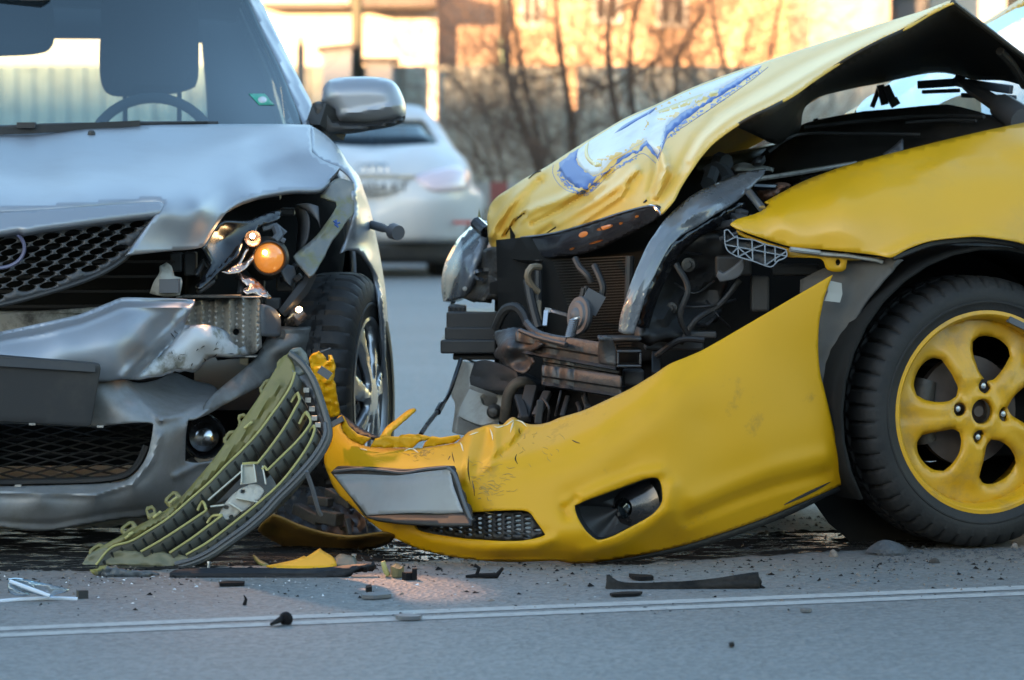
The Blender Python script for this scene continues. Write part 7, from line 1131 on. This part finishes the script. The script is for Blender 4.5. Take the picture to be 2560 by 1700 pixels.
# clear lens fragment
gl = glass('acrylic', (.82, .86, .90), 2.6, .05)
t = thing('lens_fragment', 'broken clear headlamp lens fragment at the far left of the road', 'fragment', G(90, 1500))
sheet('lens', [(22, 1452), (40, 1450), (90, 1456), (140, 1464), (172, 1474), (168, 1480), (140, 1486), (126, 1492), (80, 1484), (40, 1470)], [(22, 1452, GD(1500)-.02), (172, 1474, GD(1498)-.03), (126, 1492, GD(1500)-.03), (40, 1470, GD(1500))], gl, t, 'D', step=9, thick=.006)
sheet('lens_side', [(20, 1454), (40, 1472), (76, 1486), (60, 1490), (30, 1486), (20, 1478)], GD(1500)-.02, gl, t, 'D', step=9, thick=.006)
t2 = MB(); pxtube(t2, [(24, 1453, GD(1500)-.03), (70, 1470, GD(1500)-.035), (124, 1490, GD(1500)-.04)], .004, 6); pxtube(t2, [(-20, 1505, GD(1506)), (60, 1498, GD(1502)), (150, 1496, GD(1500)), (194, 1498, GD(1500))], .004, 6); t2.parts('lens_rim', mat('acrylic_edge', (.60, .66, .74), .15, coat=1.), t)
t2 = MB(); t2.box(G(206, 1496)+Vector((0, 0, .008)), (.02, .016, .016), Matrix.Rotation(.4, 3, 'Z')); t2.build('lens_clip', BLK, t, smooth=False)
# bolt in the foreground
t = MB(); a = G(678, 1570)+Vector((0, 0, .007)); b = G(706, 1563)+Vector((0, 0, .012)); t.tube([a, a.lerp(b, .5), b], [.003, .005, .007], 10); c = G(715, 1563)+Vector((0, 0, .016)); c = c-Vector((0, 0, .004)); lathe(t, [(.0, -.008), (.010, -.007), (.0135, -.002), (.0135, .002), (.010, .006), (.0, .007)], c, (b-a), 16); tag(t.build('plastic_rivet', DBLK), 'black push rivet lying on the white line in the foreground', 'rivet')
t = MB(); q = G(1200, 1446); t.tube([q+Vector((-.03, 0, .004)), q+Vector((0, 0, .006)), q+Vector((.035, 0, .006)), q+Vector((.048, 0, .022))], [.003, .005, .006, .003], 6); t.tube([q+Vector((-.008, 0, .004)), q+Vector((-.002, 0, .022)), q+Vector((-.012, 0, .028))], .004, 6); tag(t.build('broken_clip', DBLK), 'black forked clip at the right end of the orange lit patch', 'clip')
t = MB(); q = G(1022, 1450); t.box(q+Vector((0, 0, .008)), (.022, .02, .016), Matrix.Rotation(.5, 3, 'Z')); t.box(q+Vector((.012, 0, .012)), (.01, .02, .024)); tag(t.build('clip_block', DBLK), 'small black block left of the forked clip', 'clip')
standing('olive_peg', 'upright pale olive peg just right of the yellow shard', 'peg', [(952, 1406), (962, 1403), (968, 1420), (976, 1438), (966, 1442), (958, 1430)], 1442, OLIVL, .012)
ground_slab('crumpled_scrap', 'little brown crumpled scrap right of the olive peg', 'scrap', [(976, 1436), (990, 1428), (1004, 1434), (1010, 1442), (996, 1446), (980, 1445)], .016, mat('scrap_brown', (.12, .10, .04), .7, var=.5, vscale=60), noise=.008)
ground_slab('plastic_flake', 'long thin dark flake between lens fragment and orange lit patch', 'flake', [(548, 1464), (570, 1461), (612, 1462), (610, 1466), (570, 1467), (550, 1468)], .005, DBLK)
t = MB(); q = G(611, 1513); t.tube([q, q+Vector((.003, 0, .012)), q+Vector((-.001, 0, .02))], [.004, .003, .001], 6); tag(t.build('splinter', DBLK), 'tiny upright dark splinter at the left of the orange lit patch', 'splinter')
ground_slab('plastic_flake', 'flat grey flake below the small black block', 'flake', [(903, 1494), (930, 1491), (975, 1490), (978, 1496), (940, 1500), (906, 1499)], .006, GREYP)
ground_slab('plastic_flake', 'small dark square flake above the flat grey flake', 'flake', [(914, 1480), (928, 1476), (930, 1483), (916, 1485)], .010, DBLK, spline=False)
ground_slab('plastic_flake', 'slim grey sliver lying across the white line right of the rivet', 'flake', [(988, 1547), (1010, 1545), (1055, 1548), (1050, 1552), (1010, 1553), (992, 1551)], .006, GREYP)
ground_slab('plastic_flake', 'faint pale sliver on the road below the white line at right', 'flake', [(2000, 1530), (2016, 1528), (2030, 1531), (2016, 1534)], .004, GREYP)
ground_slab('plastic_flake', 'tiny dark chip alone in the empty foreground at right', 'flake', [(1822, 1617), (1832, 1615), (1836, 1619), (1826, 1621)], .005, DBLK, spline=False)
# stones
def stone(label, x, y, w, h, m, seed):
    r_ = random.Random(seed); bm = bmesh.new(); bmesh.ops.create_icosphere(bm, subdivisions=3, radius=1); q = G(x, y); s_ = w/F*q.y/2; k_ = [Vector((r_.gauss(0, 1), r_.gauss(0, 1), r_.gauss(0, 1))) for _ in range(9)]
    for v in bm.verts:
        f = 1+.10*sum(math.sin(v.co.dot(a)*3.1+i) for i, a in enumerate(k_))/2.2; v.co = Vector((v.co.x*s_*f, v.co.y*s_*.8*f, max(-.25, v.co.z)*h/F*q.y*f*.8+.18*h/F*q.y))+q
    me = bpy.data.meshes.new('stone'); bm.to_mesh(me); bm.free(); o = link('stone', me, m, None, smooth=False); tag(o, label, 'stone', 'stones beside the yellow front wheel'); return o
STN = mat('stone_grey', (.06, .066, .075), .9, var=.4, vscale=40, bump=.006, bscale=70); STB = mat('stone_brown', (.17, .14, .12), .9, var=.3, vscale=40)
stone('rough grey stone lying in front of the yellow front wheel', 2218, 1386, 100, 36, STN, 3); stone('small brown pebble left of the rough grey stone', 2084, 1392, 24, 18, STB, 5)
stone('pale pebble under the right side of the yellow wheel', 2536, 1371, 18, 16, STB, 9); stone('dark lump of dirt to the right of the grey stone', 2336, 1408, 24, 14, mat('clod', (.04, .036, .034), .95), 11)
# crumbs: broken plastic, glass grains and gravel, past counting
def crumbs(name, n_, f, m, seed, szr):
    r_ = random.Random(seed); t_ = MB()
    for i in range(n_):
        x, y = f(r_); q = G(x, y); s_ = r_.uniform(*szr)*r_.choice((.6, .8, 1, 1, 1.6)); a = [Vector((r_.uniform(-1, 1)*s_*1.6, r_.uniform(-1, 1)*s_*1.6, 0)) for _ in range(4)]; a[3] = Vector((r_.uniform(-.5, .5)*s_, r_.uniform(-.5, .5)*s_, s_*r_.uniform(.4, 1.1))); q.z = .001
        c_ = sum(a[:3], Vector())/3; a = [v-c_ for v in a[:3]]+[a[3]]; t_.add([q+v for v in a], [(0, 1, 2), (0, 1, 3), (1, 2, 3), (2, 0, 3)])
    return t_.build(name, m, None, smooth=False, kind='stuff')
def zone(r_): 
    x = r_.uniform(-100, 2660); y = 1400+abs(r_.gauss(0, 34))+(x < 300)*30*r_.random() if r_.random() < .8 else r_.uniform(1400, 1540); return x, max(y, 1404 if x < 1500 else 1372+14*r_.random())
crumbs('crumb_debris', 900, zone, DBLK, 1, (.0012, .0045)); crumbs('gravel_debris', 900, zone, STB, 2, (.0012, .004)); crumbs('glass_debris', 160, lambda r_: (r_.gauss(560, 330), 1440+abs(r_.gauss(0, 35))), mat('glass_crumb', (.55, .58, .62), .2, coat=1.), 3, (.001, .003))
crumbs('wet_gravel_debris', 900, lambda r_: (r_.uniform(1650, 2360), r_.uniform(1290, 1375)) if r_.random() < .5 else (r_.uniform(880, 1200), r_.uniform(1335, 1400)), mat('wet_grit', (.02, .019, .018), .35), 4, (.002, .006))
crumbs('wheel_gravel_debris', 420, lambda r_: (r_.uniform(2180, 2660), 1372+abs(r_.gauss(0, 22))), STN, 5, (.0015, .005))
